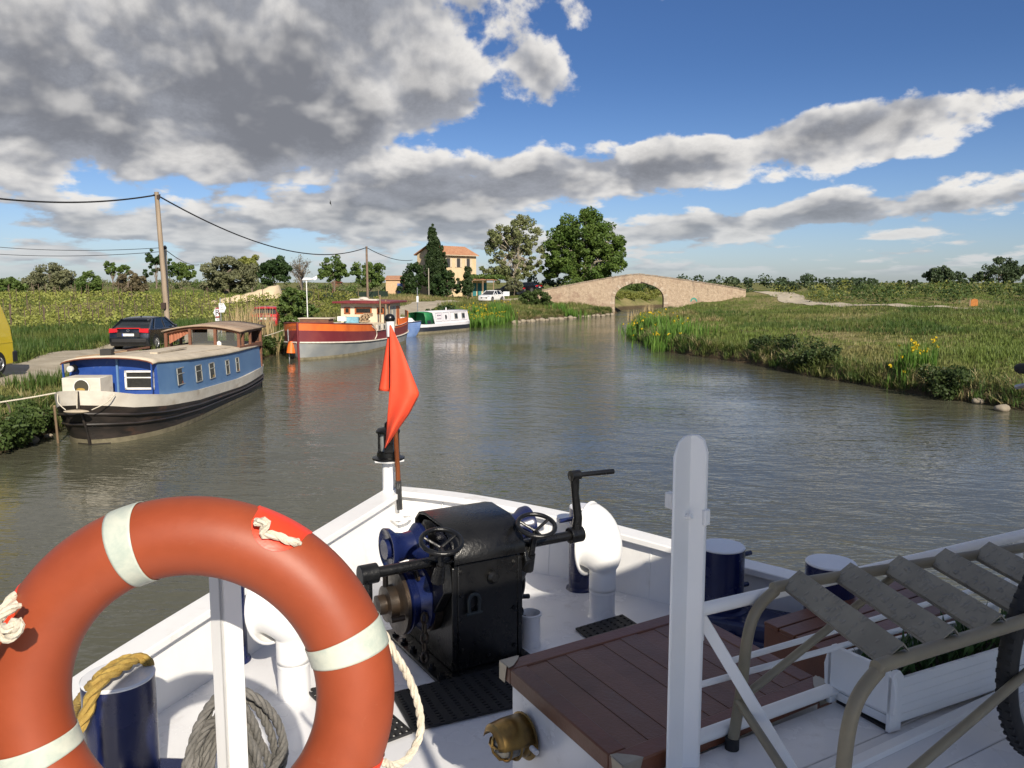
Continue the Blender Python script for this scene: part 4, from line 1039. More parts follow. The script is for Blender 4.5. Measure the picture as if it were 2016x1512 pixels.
for sd_, L0 in ((-1, a0), (1, a1)):
    for k in range(nj_):
        z0 = -.4 + (SPR + .4) * k / nj_; z1 = -.4 + (SPR + .4) * (k + .95) / nj_; wq = .55 if k % 2 else .38
        wm().prism([bp(L0, -.03, z0), bp(L0 + sd_ * wq, -.03, z0), bp(L0 + sd_ * wq, -.03, z1), bp(L0, -.03, z1)], bnv * .3).build('quoin', VSM[k % 3], bridge, world=True)
COP = pm('coping_stone', (.24, .185, .14), .92, col2=(.34, .27, .205), scale=2, bmp=.6, stain=(.13, .10, .085), stain_amt=.6, stain_scale=1.5)
cl_ = np.linspace(TOPL[0][0], TOPL[-1][0], 34)
for k in range(33):
    A_, B_ = cl_[k] + .02, cl_[k + 1] - .02; j = .012 * math.sin(k * 2.7)
    mb = wm(); mb.prism([bp(A_, -.05 + j, btop(A_) + .01), bp(A_, -.05 + j, btop(A_) + .15 + j), bp(A_, .45, btop(A_) + .15 + j), bp(A_, .45, btop(A_) + .01)], bp(B_, 0, btop(B_)) - bp(A_, 0, btop(A_)))
    mb.build('coping', COP, bridge, world=True)
IRON = pm('rusty_iron', (.05, .03, .02), .7)
for (p, q) in (((1236, 561), (1246, 556)), ((1261, 555), (1275, 559))):
    wm().bar(bp(bL(p[0]), -.08, bz(*p)), bp(bL(q[0]), -.08, bz(*q)), .07, .07).build('tie_anchor', IRON, bridge, world=True)
# sprayed marks on the wall
GRF = pm('teal_spray', (.045, .24, .19), .8, col2=(.07, .30, .22), scale=8); GRF2 = pm('pale_spray', (.20, .42, .34), .8)
mb = wm(); o_ = [(bL(1359 + 13.5 * (k / 10)), bz(1366, 593) + 0) for k in range(11)]
mb.grid([[bp(bL(1366 - 7 * math.cos(R(a))), -.012, bz(1366, 594 - 8.0 * math.sin(R(a)))), bp(bL(1366 - 4.0 * math.cos(R(a))), -.012, bz(1366, 593.5 - 4.5 * math.sin(R(a))))] for a in range(0, 181, 12)]); mb.build('graffiti', GRF, bridge, world=True)
mb = wm(); mb.poly([bp(bL(u), -.012, bz(u, v)) for u, v in ((1309, 595), (1312, 597), (1311, 600), (1313, 602), (1310, 604), (1311, 600), (1309.5, 598))][:4]); mb.build('graffiti', GRF2, bridge, world=True)

# ================================================================== HOUSE
HY = 118
hb = atY(905, 583, HY); hgz = hz1(hb.x, hb.y)
def ha(u, v, Y=HY): return atY(u, v, Y)
# plan: gable end faces the camera's left, long eaves wall faces right; axes turned
hA = ha(868, 580, 114.5); hA.z = hgz - .4                # near corner
dirL = Vector((math.cos(R(50)), math.sin(R(50)), 0)); dirG = Vector((-math.sin(R(50)), math.cos(R(50)), 0))
LEN, GAB = 7.2, 4.6; EAVE, RIDGE = ha(868, 500, 114.5).z, ha(845, 489, 116).z + .25
house = thing('farmhouse', 'cream two-storey house with orange tiled roof behind the cypress', 'house', loc=tuple(hA))
def hq(a, g_, z_): p = hA + dirL * a + dirG * g_; return Vector((p.x, p.y, z_))
CREAM = pm('cream_render', (.62, .47, .28), .9, col2=(.68, .53, .33), scale=1.2, bmp=.3, stain=(.45, .34, .22), stain_amt=.3, stain_scale=.8)
mb = wm(); z0 = hgz - .4
mb.prism([hq(0, 0, z0), hq(0, GAB, z0), hq(0, GAB, EAVE), hq(0, GAB / 2, RIDGE), hq(0, 0, EAVE)], dirL * LEN); mb.build('wall', CREAM, house, world=True)
RTILE = pm('roof_tile', (.40, .19, .105), .88, col2=(.48, .26, .15), scale=2.5, bmp=.5, stain=(.26, .15, .09), stain_amt=.5, stain_scale=3)
roof = wm()
for sg in (0, 1):
    e0 = hq(-.25, -.35 if sg == 0 else GAB + .35, EAVE - .12); r0 = hq(-.25, GAB / 2, RIDGE + .06); n_ = (r0 - e0).cross(dirL).normalized(); n_ = n_ if n_.z > 0 else -n_
    roof.prism([e0, r0, r0 + n_ * .08, e0 + n_ * .08], dirL * (LEN + .5))
ro = roof.build('roof', RTILE, house, world=True)
for sg in (0, 1):
    for k in range(28):
        e0 = hq(-.25 + .275 * k, -.38 if sg == 0 else GAB + .38, EAVE - .04); r0 = hq(-.25 + .275 * k, GAB / 2, RIDGE + .15)
        wm().tube([e0, r0], .085, 6).build('tile_row', RTILE, ro, world=True)
wm().box(hq(1.3, GAB / 2, RIDGE + .35), (.6, .9, .8), R(50)).build('chimney', pm('brick_chimney', (.32, .10, .055), .9), ro, world=True)
wm().box(hq(1.3, GAB / 2, RIDGE + .85), (.7, .7, .3), R(50)).build('chimney_cap', IRON, ro, world=True)
SHUT = pm('pale_shutter', (.60, .50, .36), .8); GREYW = pm('window_dark', (.05, .05, .05), .2, bmp=0)
for a in (1.5, 3.5, 5.5):
    for (zc, h_) in ((EAVE - 1.15, 1.25), (hgz + 1.4, 1.6)):
        wn = wm(); wn.prism([hq(a - .33, -.01, zc - h_ / 2), hq(a + .33, -.01, zc - h_ / 2), hq(a + .33, -.01, zc + h_ / 2), hq(a - .33, -.01, zc + h_ / 2)], dirG * -.02); w_ = wn.build('window', GREYW, house, world=True)
        for sg in (-1, 1):
            wm().prism([hq(a + sg * .52 - .17, -.01, zc - h_ / 2), hq(a + sg * .52 + .17, -.01, zc - h_ / 2), hq(a + sg * .52 + .17, -.01, zc + h_ / 2), hq(a + sg * .52 - .17, -.01, zc + h_ / 2)], dirG * -.05).build('shutter', SHUT, w_, world=True)
wm().bar(hq(0, -.42, EAVE - .12), hq(LEN, -.42, EAVE - .12), .12, .1).build('gutter', SHUT, house, world=True)
for (zc, h_) in ((EAVE - 1.1, 1.2),):
    wm().prism([hq(-.01, GAB * .3 - .35, zc - h_ / 2), hq(-.01, GAB * .3 + .35, zc - h_ / 2), hq(-.01, GAB * .3 + .35, zc + h_ / 2), hq(-.01, GAB * .3 - .35, zc + h_ / 2)], dirL * -.02).build('window', GREYW, house, world=True)
# terrace with vine-covered pergola on the right of the house
pg0 = ha(930, 580, 115.5); pgz = hz1(pg0.x, pg0.y)
per = thing('vine_pergola', 'vine covered terrace pergola beside the cream house', 'pergola', loc=(pg0.x, pg0.y, pgz))
def pgp(a, g_, z_): p = Vector((pg0.x, pg0.y, pgz)) + Vector((math.cos(R(25)), math.sin(R(25)), 0)) * a + Vector((-math.sin(R(25)), math.cos(R(25)), 0)) * g_; return p + UP * z_
WOODP = pm('grey_timber', (.26, .18, .11), .85, scale=4)
for a in (0, 1.6, 3.2):
    wm().bar(pgp(a, 0, -.2), pgp(a, 0, 2.25), .12, .12, up=(0, 1, 0)).build('post', WOODP, per, world=True)
wm().bar(pgp(-.2, 0, 2.3), pgp(3.6, 0, 2.3), .14, .14).build('beam', WOODP, per, world=True)
wm().prism([pgp(-.2, -.2, 2.4), pgp(3.6, -.2, 2.3), pgp(3.6, 2.6, 2.8), pgp(-.2, 2.6, 2.9)], UP * .07).build('roof', RTILE, per, world=True)
wm().prism([pgp(-.2, 2.4, -.3), pgp(3.2, 2.4, -.3), pgp(3.2, 2.4, 2.7), pgp(-.2, 2.4, 2.7)], pgp(0, .1, 0) - pgp(0, 0, 0)).build('back_wall', CREAM, per, world=True)
TEALP = pm('teal_shutter', (.02, .16, .17), .6)
for a in (.5, 1.3, 2.1, 2.9):
    wm().prism([pgp(a - .28, 2.36, 0), pgp(a + .28, 2.36, 0), pgp(a + .28, 2.36, 1.9), pgp(a - .28, 2.36, 1.9)], pgp(0, .03, 0) - pgp(0, 0, 0)).build('door', TEALP if a > 1.2 else GREYW, per, world=True)
# low peach outbuilding left of the cypress
ob = ha(777, 583, 116); obz = hz1(ob.x, ob.y)
out_ = thing('outbuilding', 'small peach outbuilding with blue door left of the cypress', 'outbuilding', loc=(ob.x, ob.y, obz))
wm().box((ob.x, ob.y + 1.2, obz + 1.1), (2.4, 2.4, 2.6)).build('wall', pm('peach_render', (.60, .40, .24), .9), out_, world=True)
wm().prism([(ob.x - 1.4, ob.y - .2, obz + 2.35), (ob.x - 1.4, ob.y + 2.6, obz + 2.9), (ob.x - 1.4, ob.y + 2.6, obz + 3.0), (ob.x - 1.4, ob.y - .2, obz + 2.45)], (2.8, 0, 0)).build('roof', RTILE, out_, world=True)
wm().box((ob.x + .75, ob.y - .02, obz + .95), (.7, .05, 1.9)).build('door', pm('blue_door', (.10, .15, .38), .6), out_, world=True)

# ================================================================== MOORED BOATS
class Boat:
    """local frame: s metres aft of the stem head, t to the boat's camera-right side, z up from the water"""
    def __init__(s, root, stem, head):
        s.root = root; s.o = Vector((stem[0], stem[1], 0)); s.a = Vector((math.cos(head), math.sin(head), 0)); s.r = Vector((math.sin(head), -math.cos(head), 0))
    def p(s, a, t, z): return s.o + s.a * a + s.r * t + UP * z
    def hit(s, u, v, t):
        """(s, z) where a sight line meets the vertical plane at offset t"""
        d = ray(u, v); k = (t - (EYE - s.o).dot(s.r)) / d.dot(s.r); q = EYE + d * k
        return (q - s.o).dot(s.a), q.z
def strake(B, stations, zlo, zhi, blo, bhi, mat, name, parent, off=0.0, both=(1, -1)):
    for sg in both:
        mb = wm(); mb.grid([[B.p(a, sg * (blo(a) + off), zlo(a)), B.p(a, sg * ((blo(a) + bhi(a)) / 2 + off), (zlo(a) + zhi(a)) / 2), B.p(a, sg * (bhi(a) + off), zhi(a))] for a in stations])
        mb.build(name, mat, parent, world=True, ang=50)
ip = lambda xs, ys: (lambda a: float(np.interp(a, xs, ys)))
# ---- blue and black houseboat
hbt = thing('houseboat', 'old blue and black houseboat with a wooden wheelhouse, moored at the left bank', 'houseboat', loc=(-10.4, 19.9, 0))
B1 = Boat(hbt, (-10.42, 19.75), R(91.5))
st1 = list(np.linspace(0, 2, 11)) + list(np.linspace(2.5, 12.4, 14))
gun = ip([0, .8, 2, 4, 8, 12.4], [1.42, 1.22, 1.05, .92, .80, .86]); bg_ = ip([0, .12, .3, .8, 1.5, 2.5, 4, 9, 11.5, 12.4], [.0, .45, .68, 1.0, 1.25, 1.42, 1.5, 1.48, 1.3, 1.05])
low_ = lambda a: gun(a) - .30 - .06 * max(0, 1 - a / 2)
bw_ = ip([0, .12, .3, .8, 1.5, 2.5, 4, 9, 11.5, 12.4], [.0, .32, .52, .84, 1.12, 1.32, 1.42, 1.4, 1.2, .95]); bl_ = lambda a: bw_(a) * .25 + bg_(a) * .75
WB = pm('weathered_white', (.66, .61, .52), .6, col2=(.55, .50, .42), scale=1.5, bmp=.25, stain=(.28, .20, .12), stain_amt=.45, stain_scale=1.4, stretch=(1, 1, 1.6))
BK = pm('tarred_hull', (.020, .018, .017), .45, col2=(.045, .035, .03), scale=1.6, bmp=.4, bscale=12, stain=(.13, .065, .04), stain_amt=.55, stain_scale=1.1, stretch=(.7, .7, 2.2))
SC = pm('waterline_scum', (.22, .19, .12), .85, col2=(.15, .13, .08), scale=4, bmp=.4, stain=(.06, .05, .03), stain_amt=.6)
BLUE = pm('faded_blue', (.085, .175, .34), .55, col2=(.115, .215, .37), scale=.9, bmp=.12, stain=(.06, .12, .27), stain_amt=.4, stain_scale=.8)
DBLUE = pm('deep_blue', (.015, .055, .25), .45, col2=(.02, .07, .29), scale=2, stain=(.5, .5, .48), stain_amt=.12, stain_scale=4)
strake(B1, st1, low_, gun, bl_, bg_, WB, 'white_strake', hbt)
zk = lambda a: .16
rk = lambda a: bw_(a)
hullb = lambda a: bl_(a)
for sg in (1, -1):
    mb = wm(); mb.grid([[B1.p(a + (.5 * max(0, 1 - a / 2.5)), sg * bw_(a) * .97, -.4), B1.p(a + .46 * max(0, 1 - a / 2.5), sg * bw_(a) * .99, .12), B1.p(a + .26 * max(0, 1 - a / 2.5), sg * (bw_(a) * .55 + bl_(a) * .45), .12 + (low_(a) - .12) * .45), B1.p(a, sg * bl_(a), low_(a))] for a in st1]); mb.build('hull_side', BK, hbt, world=True, ang=60)
    mb = wm(); mb.grid([[B1.p(a + .5 * max(0, 1 - a / 2.5) - .01, sg * (bw_(a) * .97 + .012), -.05), B1.p(a + .46 * max(0, 1 - a / 2.5) - .012, sg * (bw_(a) * .99 + .014), .13)] for a in st1]); mb.build('waterline_band', SC, hbt, world=True, ang=60)
    mb = wm(); mb.tube([B1.p(a + .14 * max(0, 1 - a / 2.5) - .02, sg * (bl_(a) * .8 + bw_(a) * .2 + .03), low_(a) - (low_(a) - .12) * .25) for a in st1], .035, 6); mb.build('rubbing_strake', BK, hbt, world=True)
    mb = wm(); mb.tube([B1.p(a + .26 * max(0, 1 - a / 2.5) - .02, sg * (bw_(a) * .55 + bl_(a) * .45 + .03), .12 + (low_(a) - .12) * .45) for a in st1], .03, 6); mb.build('rubbing_strake', BK, hbt, world=True)
mb = wm(); mb.grid([[B1.p(a, -bg_(a), gun(a) - .02), B1.p(a, bg_(a), gun(a) - .02)] for a in st1]); mb.build('side_deck', WB, hbt, world=True)
mb = wm(); mb.poly([B1.p(12.4, -1.05, .86), B1.p(12.4, 1.05, .86), B1.p(12.4, .95, -.3), B1.p(12.4, -.95, -.3)]); mb.build('transom', BK, hbt, world=True)
wm().tube([B1.p(.5, 0, -.3), B1.p(.24, 0, .5), B1.p(-.02, 0, 1.0), B1.p(-.04, 0, 1.40)], .03, 8).build('stem_bar', BK, hbt, world=True)
# cabin
cf, ck, cb_ = 1.9, 3.6, 11.3
rz_ = ip([cf, ck, 7, cb_, 12], [1.93, 1.85, 1.72, 1.66, 1.66]); ct_ = ip([cf, ck, 8, cb_, 12], [1.12, 1.34, 1.34, 1.22, 1.1])
cst = list(np.linspace(cf, ck, 4)) + list(np.linspace(ck + .6, cb_, 10))
for sg in (1, -1):
    mb = wm(); mb.grid([[B1.p(a, sg * (ct_(a) + .05), gun(a) - .05), B1.p(a, sg * ct_(a), rz_(a) - .03)] for a in cst]); mb.build('cabin_side', BLUE, hbt, world=True, ang=12)
RFB = pm('dirty_cream_roof', (.58, .50, .38), .75, col2=(.48, .41, .31), scale=2, bmp=.3, stain=(.26, .20, .14), stain_amt=.45, stain_scale=2)
mb = wm(); rst = [cf - .35] + cst
mb.grid([[B1.p(a, ct_(a) * 1.04 * math.sin(R(q)), rz_(a) + .17 * (math.cos(R(q)) - 0) - .02) for q in (-90, -65, -45, -22, 0, 22, 45, 65, 90)] for a in rst])
mb.build('cabin_roof', RFB, hbt, world=True, solid=.05)
mb = wm(); mb.poly([B1.p(cf, ct_(cf) * math.sin(R(q)), rz_(cf) + .14 * math.cos(R(q))) for q in (-90, -60, -30, 0, 30, 60, 90)] + [B1.p(cf, ct_(cf) + .05, 1.0), B1.p(cf, -ct_(cf) - .05, 1.0)]); mb.build('front_bulkhead', DBLUE, hbt, world=True)
# rust red trim under the roof edge
TRIM = pm('rust_trim', (.16, .05, .025), .7)
mb = wm(); mb.tube([B1.p(cf - .36, ct_(cf) * 1.05 * math.sin(R(q)), rz_(cf) + .17 * math.cos(R(q)) - .04) for q in range(-90, 91, 15)], .018, 6); mb.build('roof_trim', TRIM, hbt, world=True)
for sg in (-1, 1):
    wm().bar(B1.p(cf - .33, sg * ct_(cf), 1.15), B1.p(cf - .33, sg * ct_(cf) * 1.01, rz_(cf) - .02), .05, .03, up=(1, 0, 0)).build('roof_stay', DBLUE, hbt, world=True)
wm().bar(B1.p(cf - .02, .12, 1.1), B1.p(cf - .02, .12, rz_(cf) + .1), .07, .05, up=(1, 0, 0)).build('door_post', BLUE, hbt, world=True)
# front window
WFR = pm('white_frame', (.74, .72, .68), .5); GLS = pm('boat_glass', (.025, .026, .024), .12, bmp=0)
y0, y1, zz0, zz1 = .30, 1.06, 1.20, 1.70
for (a0_, a1_, b0_, b1_) in ((y0, y1, zz0, zz0 + .05), (y0, y1, zz1 - .05, zz1), (y0, y0 + .05, zz0, zz1), (y1 - .05, y1, zz0, zz1), (y0, y1, zz0 + .30, zz0 + .33)):
    wm().prism([B1.p(cf - .05, a0_, b0_), B1.p(cf - .05, a1_, b0_), B1.p(cf - .05, a1_, b1_), B1.p(cf - .05, a0_, b1_)], B1.a * .05).build('window_frame', WFR, hbt, world=True)
wm().prism([B1.p(cf - .02, y0, zz0), B1.p(cf - .02, y1, zz0), B1.p(cf - .02, y1, zz1), B1.p(cf - .02, y0, zz1)], B1.a * .015).build('window', GLS, hbt, world=True)
wm().lathe([(.08, 0), (.085, .06), (.075, .08), (.001, .09)], B1.p(cf - .35, -.92, 1.78), -B1.a, 14).build('headlamp', pm('lamp_face', (.6, .6, .58), .25), hbt, world=True)
wm().lathe([(.06, 0), (.10, .05), (.095, .1)], B1.p(cf - .12, -.92, 1.78), -B1.a, 14).build('headlamp_shell', BLACKP, hbt, world=True)
# white locker with a round opening on the foredeck, fender, ropes
mb = wm(); mb.box(B1.p(1.15, -.32, 1.38), (.95, .7, .50), R(1.5)); mb.build('bow_locker', WB, hbt, world=True, bevel=.015)
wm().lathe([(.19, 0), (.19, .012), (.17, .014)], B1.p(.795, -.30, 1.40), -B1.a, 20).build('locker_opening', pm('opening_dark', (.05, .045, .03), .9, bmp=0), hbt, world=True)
wm().tube([B1.p(.77, -.30 + .19 * math.cos(R(q)), 1.40 + .19 * math.sin(R(q))) for q in range(0, 360, 20)], .012, 6, closed=True).build('locker_ring', WFR, hbt, world=True)
wm().ball(B1.p(.80, -.33, 1.33), .09, 10, 6, (1.4, .6, .6)).build('coiled_rope', YROPE, hbt, world=True)
wm().ball(B1.p(-.16, 0, .93), .12, 14, 8, (2.6, 1, .38)).build('bow_fender', pm('dirty_fender', (.42, .35, .25), .8, stain=(.2, .15, .1)), hbt, world=True)
for q in (-.62, .75):
    wm().tube(dense([B1.p(.25, q, 1.30), B1.p(.05, q * .85, 1.12), B1.p(-.1, q * .45, .96)], 4), .012, 6).build('fender_rope', WROPE, hbt, world=True)
wm().tube([B1.p(-.06, 0, 1.43), B1.p(-.12, 0, 1.0)], .012, 6).build('fender_rope', WROPE, hbt, world=True)
wm().tube([B1.p(.3, -.75, 1.0), B1.p(.75, -.95, -.1)], .03, 6).build('pole', WOODP, hbt, world=True)
# side windows found on the cabin side
REV = pm('window_reveal', (.33, .33, .30), .7); CURT = [pm('curtain_%d' % k, c_, .8) for k, c_ in enumerate(((.22, .07, .04), (.10, .10, .10), (.25, .16, .05), (.14, .11, .05), (.25, .10, .05)))]
for k, (u0, u1, v0, v1) in enumerate(((348, 371, 725, 762), (380, 399, 717, 752), (407, 424, 712, 744), (439.5, 453, 704.5, 735), (460, 472, 700, 728))):
    s0, z_a = B1.hit(u0 + 2, v0, ct_(5)); s1, z_b = B1.hit(u1 - 3, v1, ct_(5)); zc = (z_a + z_b) / 2; sm = (s0 + s1) / 2; hw_ = max(.17, (s1 - s0) / 2 * .95); zt2, zb2 = rz_(sm) - .22, gun(sm) + .20
    f_ = wm()
    tt = lambda z_: ct_(sm) + .05 * (rz_(sm) - z_) / max(.1, rz_(sm) - gun(sm)) + .004
    for (a0_, a1_, b0_, b1_) in ((sm - hw_, sm + hw_, zb2, zb2 + .02), (sm - hw_, sm + hw_, zt2 - .02, zt2), (sm - hw_, sm - hw_ + .02, zb2, zt2), (sm + hw_ - .02, sm + hw_, zb2, zt2), (sm - hw_, sm + hw_, (zb2 + zt2) / 2 + .06, (zb2 + zt2) / 2 + .08)):
        f_.prism([B1.p(a0_, tt(b0_), b0_), B1.p(a1_, tt(b0_), b0_), B1.p(a1_, tt(b1_), b1_), B1.p(a0_, tt(b1_), b1_)], B1.r * .022)
    w_ = f_.build('window', REV, hbt, world=True)
    wm().prism([B1.p(sm - hw_ + .02, tt(zb2), zb2 + .02), B1.p(sm + hw_ - .02, tt(zb2), zb2 + .02), B1.p(sm + hw_ - .02, tt(zt2), zt2 - .02), B1.p(sm - hw_ + .02, tt(zt2), zt2 - .02)], B1.r * .006).build('pane', GLS, w_, world=True)
    wm().prism([B1.p(sm + .02, tt(zb2), zb2 + .03), B1.p(sm + hw_ - .03, tt(zb2), zb2 + .03), B1.p(sm + hw_ - .05, tt(zt2), zb2 + (zt2 - zb2) * .62), B1.p(sm + .05, tt(zt2), zb2 + (zt2 - zb2) * .5)], B1.r * .008).build('curtain', CURT[k], w_, world=True)
# wooden wheelhouse aft
WD = pm('red_brown_wood', (.20, .085, .045), .65, col2=(.14, .06, .035), scale=3, stretch=(1, 1, 3), bmp=.3, stain=(.30, .22, .16), stain_amt=.35, stain_scale=3)
wt = 1.24; zb_ = 1.66; wf, wb = 8.75, 11.45
def wtop(t_): return 2.30 + .17 * (1 - (t_ / wt) ** 2)
for a in (wf, wb):
    for t_ in (-wt, -.42, .44, wt):
        wm().bar(B1.p(a, t_, zb_ - .05), B1.p(a, t_, wtop(t_)), .10, .09, up=(1, 0, 0)).build('wheelhouse_post', WD, hbt, world=True)
    wm().bar(B1.p(a, -wt - .05, zb_ + .06), B1.p(a, wt + .05, zb_ + .06), .12, .16).build('wheelhouse_sill', WD, hbt, world=True)
    mb = wm(); mb.tube([B1.p(a, t_, wtop(t_) - .02) for t_ in np.linspace(-wt, wt, 9)], .05, 6); mb.build('wheelhouse_rail', WD, hbt, world=True)
for sg in (1, -1):
    for a in (wf + .45, 10.1):
        wm().bar(B1.p(a, sg * wt, zb_ - .05), B1.p(a, sg * wt, wtop(wt)), .10, .08, up=(1, 0, 0)).build('wheelhouse_post', WD, hbt, world=True)
    wm().bar(B1.p(wf, sg * wt, zb_ + .05), B1.p(wb, sg * wt, zb_ + .05), .09, .16).build('wheelhouse_sill', WD, hbt, world=True)
    wm().bar(B1.p(wf, sg * wt, 2.28), B1.p(wb, sg * wt, 2.28), .09, .09).build('wheelhouse_rail', WD, hbt, world=True)
for (t0_, t1_) in ((-1.2, -.75), (-.05, .25), (.85, 1.2)):
    wm().prism([B1.p(wb + .02, t0_, zb_), B1.p(wb + .02, t1_, zb_), B1.p(wb + .02, t1_, 2.36), B1.p(wb + .02, t0_, 2.36)], B1.a * .03).build('wheelhouse_panel', pm('dark_wood', (.05, .025, .016), .7), hbt, world=True)
CUR = pm('orange_curtain', (.40, .16, .09), .9, stretch=(6, 6, .3), scale=4)
mb = wm(); mb.grid([[B1.p(wf + .10 + .03 * math.sin(k * 1.9), -1.17 + .74 * k / 24, 2.34), B1.p(wf + .10 + .03 * math.sin(k * 1.9), -1.17 + .74 * k / 24, 2.36 - .40 * (1 - k / 24) - .07)] for k in range(25)]); mb.build('curtain', CUR, hbt, world=True)
mb = wm(); mb.grid([[B1.p(a, t_, wtop(t_) + .05) for t_ in np.linspace(-wt - .1, wt + .1, 11)] for a in np.linspace(wf - .15, wb + .45, 5)]); mb.build('wheelhouse_roof', pm('bleached_roof', (.36, .27, .19), .8, col2=(.28, .19, .13), scale=2), hbt, world=True, solid=.05)
WGL, b_g = new_mat('thin_glass'); b_g.inputs['Transmission Weight'].default_value = .92; b_g.inputs['Base Color'].default_value = (.8, .82, .78, 1); b_g.inputs['Roughness'].default_value = .03; b_g.inputs['IOR'].default_value = 1.05
for (t0_, t1_) in ((-.36, .38), (.50, 1.18)):
    wm().prism([B1.p(wf, t0_, zb_ + .14), B1.p(wf, t1_, zb_ + .14), B1.p(wf, t1_, 2.28), B1.p(wf, t0_, 2.28)], B1.a * .008).build('wheelhouse_pane', WGL, hbt, world=True)
wm().prism([B1.p(wf - .03, .50, zb_ + .14), B1.p(wf - .03, .64, zb_ + .14), B1.p(wf - .03, .64, zb_ + .28), B1.p(wf - .03, .57, zb_ + .34), B1.p(wf - .03, .50, zb_ + .30)], B1.a * .012).build('notice', WFR, hbt, world=True)
for sg in (1, -1):
    wm().bar(B1.p(11.55, sg * 1.2, .8), B1.p(11.55, sg * 1.2, 2.30), .10, .10, up=(1, 0, 0)).build('stern_post', WD, hbt, world=True)
    wm().prism([B1.p(11.65, sg * 1.12, .82), B1.p(12.2, sg * 1.02, .84), B1.p(12.2, sg * 1.02, 1.62), B1.p(11.65, sg * 1.12, 1.62)], B1.r * .03).build('stern_panel', pm('chalky_blue', (.25, .33, .42), .8, stain=(.5, .45, .35), stain_amt=.5), hbt, world=True)
wm().prism([B1.p(12.2, -1.02, .84), B1.p(12.2, 1.02, .84), B1.p(12.2, 1.02, 1.62), B1.p(12.2, -1.02, 1.62)], B1.a * .03).build('stern_panel', DBLUE, hbt, world=True)
# clutter on the roof: planks, pole, box
wm().bar(B1.p(3.2, .55, 2.04), B1.p(6.0, .35, 1.98), .20, .05).build('roof_plank', RFB, hbt, world=True)
wm().bar(B1.p(2.6, 1.0, 1.98), B1.p(8.6, 1.12, 1.79), .035, .04).build('grab_rail', RFB, hbt, world=True)
wm().bar(B1.p(2.3, -.2, 2.13), B1.p(4.6, -.15, 2.10), .07, .05).build('roof_plank', WD, hbt, world=True)
wm().box(B1.p(1.95, -.15, 2.16), (.28, .25, .2), R(5)).build('roof_box', pm('black_box', (.03, .028, .025), .7), hbt, world=True)
wm().bar(B1.p(1.9, -.95, 2.05), B1.p(2.1, .3, 2.20), .03, .03).build('boat_hook', WOODP, hbt, world=True)
rope('mooring_line', 'pale mooring line from the houseboat bow to the bank', [B1.p(.3, -.7, 1.32), B1.p(.0, -1.6, 1.18), B1.p(-.5, -3.2, 1.0), B1.p(-.9, -4.4, 1.0)], .018, WROPE, 6)

# ---- orange and maroon barge
obt = thing('converted_barge', 'orange and maroon barge with cream wheelhouse moored by the reeds', 'barge', loc=(-10.8, 43, 0))
B2 = Boat(obt, (-11.0, 42.6), R(81.5))
L2 = 15.9
st2 = list(np.linspace(0, 3, 13)) + list(np.linspace(3.6, L2, 18))
ORG = pm('orange_bulwark', (.72, .16, .025), .55, col2=(.62, .12, .02), scale=1.2, stain=(.40, .10, .03), stain_amt=.3, stain_scale=1.5)
MAR = pm('maroon_topside', (.16, .022, .028), .5, col2=(.20, .035, .035), scale=1, bmp=.15, stain=(.24, .09, .075), stain_amt=.3, stain_scale=1.2)
GRY = pm('grey_bottom_paint', (.25, .265, .27), .7, col2=(.33, .335, .32), scale=.8, bmp=.2, stain=(.13, .14, .14), stain_amt=.35, stain_scale=1.2)
WLN = pm('white_rubbing_strake', (.70, .64, .54), .6)
bb2 = ip([0, .2, .6, 1.2, 2.2, 3.5, 5, 12, 14, L2 - .6, L2], [.05, .42, .85, 1.28, 1.72, 1.98, 2.1, 2.1, 1.95, 1.5, 1.0]); bw2 = ip([0, .3, .8, 1.6, 2.8, 4.5, 6, 12, 14, L2], [.02, .25, .62, 1.1, 1.6, 1.95, 2.05, 2.05, 1.8, .7])
zs2 = lambda a: .42 * max(0, 1 - a / 9) ** 1.6 + .30 * max(0, (a - 11) / 5) ** 1.6
ztop2 = lambda a: (1.52 + zs2(a) if a < 5.6 else 1.52 + zs2(a) - .30 * min(1, (a - 5.6) / .8)) if a < 13 else 1.22 + zs2(a)
zo2 = lambda a: 1.12 + zs2(a); zm2 = lambda a: .55 + zs2(a) * .8
st2o = sorted(st2 + [5.6, 5.8, 6.0, 6.2, 6.4])
strake(B2, st2o, zo2, ztop2, bb2, bb2, ORG, 'bulwark', obt)
mb = wm()
for sg in (1, -1):
    mb = wm(); mb.tube([B2.p(a, sg * bb2(a), ztop2(a)) for a in st2o], .03, 6); mb.build('cap_rail', MAR, obt, world=True)
strake(B2, st2, zm2, zo2, lambda a: bb2(a) * .9 + bw2(a) * .1, bb2, MAR, 'topside', obt)
strake(B2, st2, lambda a: .10, zm2, bw2, lambda a: bb2(a) * .9 + bw2(a) * .1, GRY, 'hull_side', obt)
strake(B2, st2, lambda a: -.3, lambda a: .14, bw2, bw2, SC, 'waterline_band', obt, .01)
for sg in (1, -1):
    wm().tube([B2.p(a, sg * (bb2(a) * .9 + bw2(a) * .1 + .03), zm2(a) + .03) for a in st2], .045, 6).build('rubbing_strake', WLN, obt, world=True)
mb = wm(); mb.grid([[B2.p(a, -bb2(a) + .03, zo2(a) + .02), B2.p(a, bb2(a) - .03, zo2(a) + .02)] for a in st2]); mb.build('deck', WB, obt, world=True)
wm().tube([B2.p(.05, 0, -.2), B2.p(-.03, 0, 1.0), B2.p(-.05, 0, 1.97)], .06, 8).build('stem_bar', MAR, obt, world=True)
NAMEM = pm('faded_lettering', (.12, .06, .02), .8)
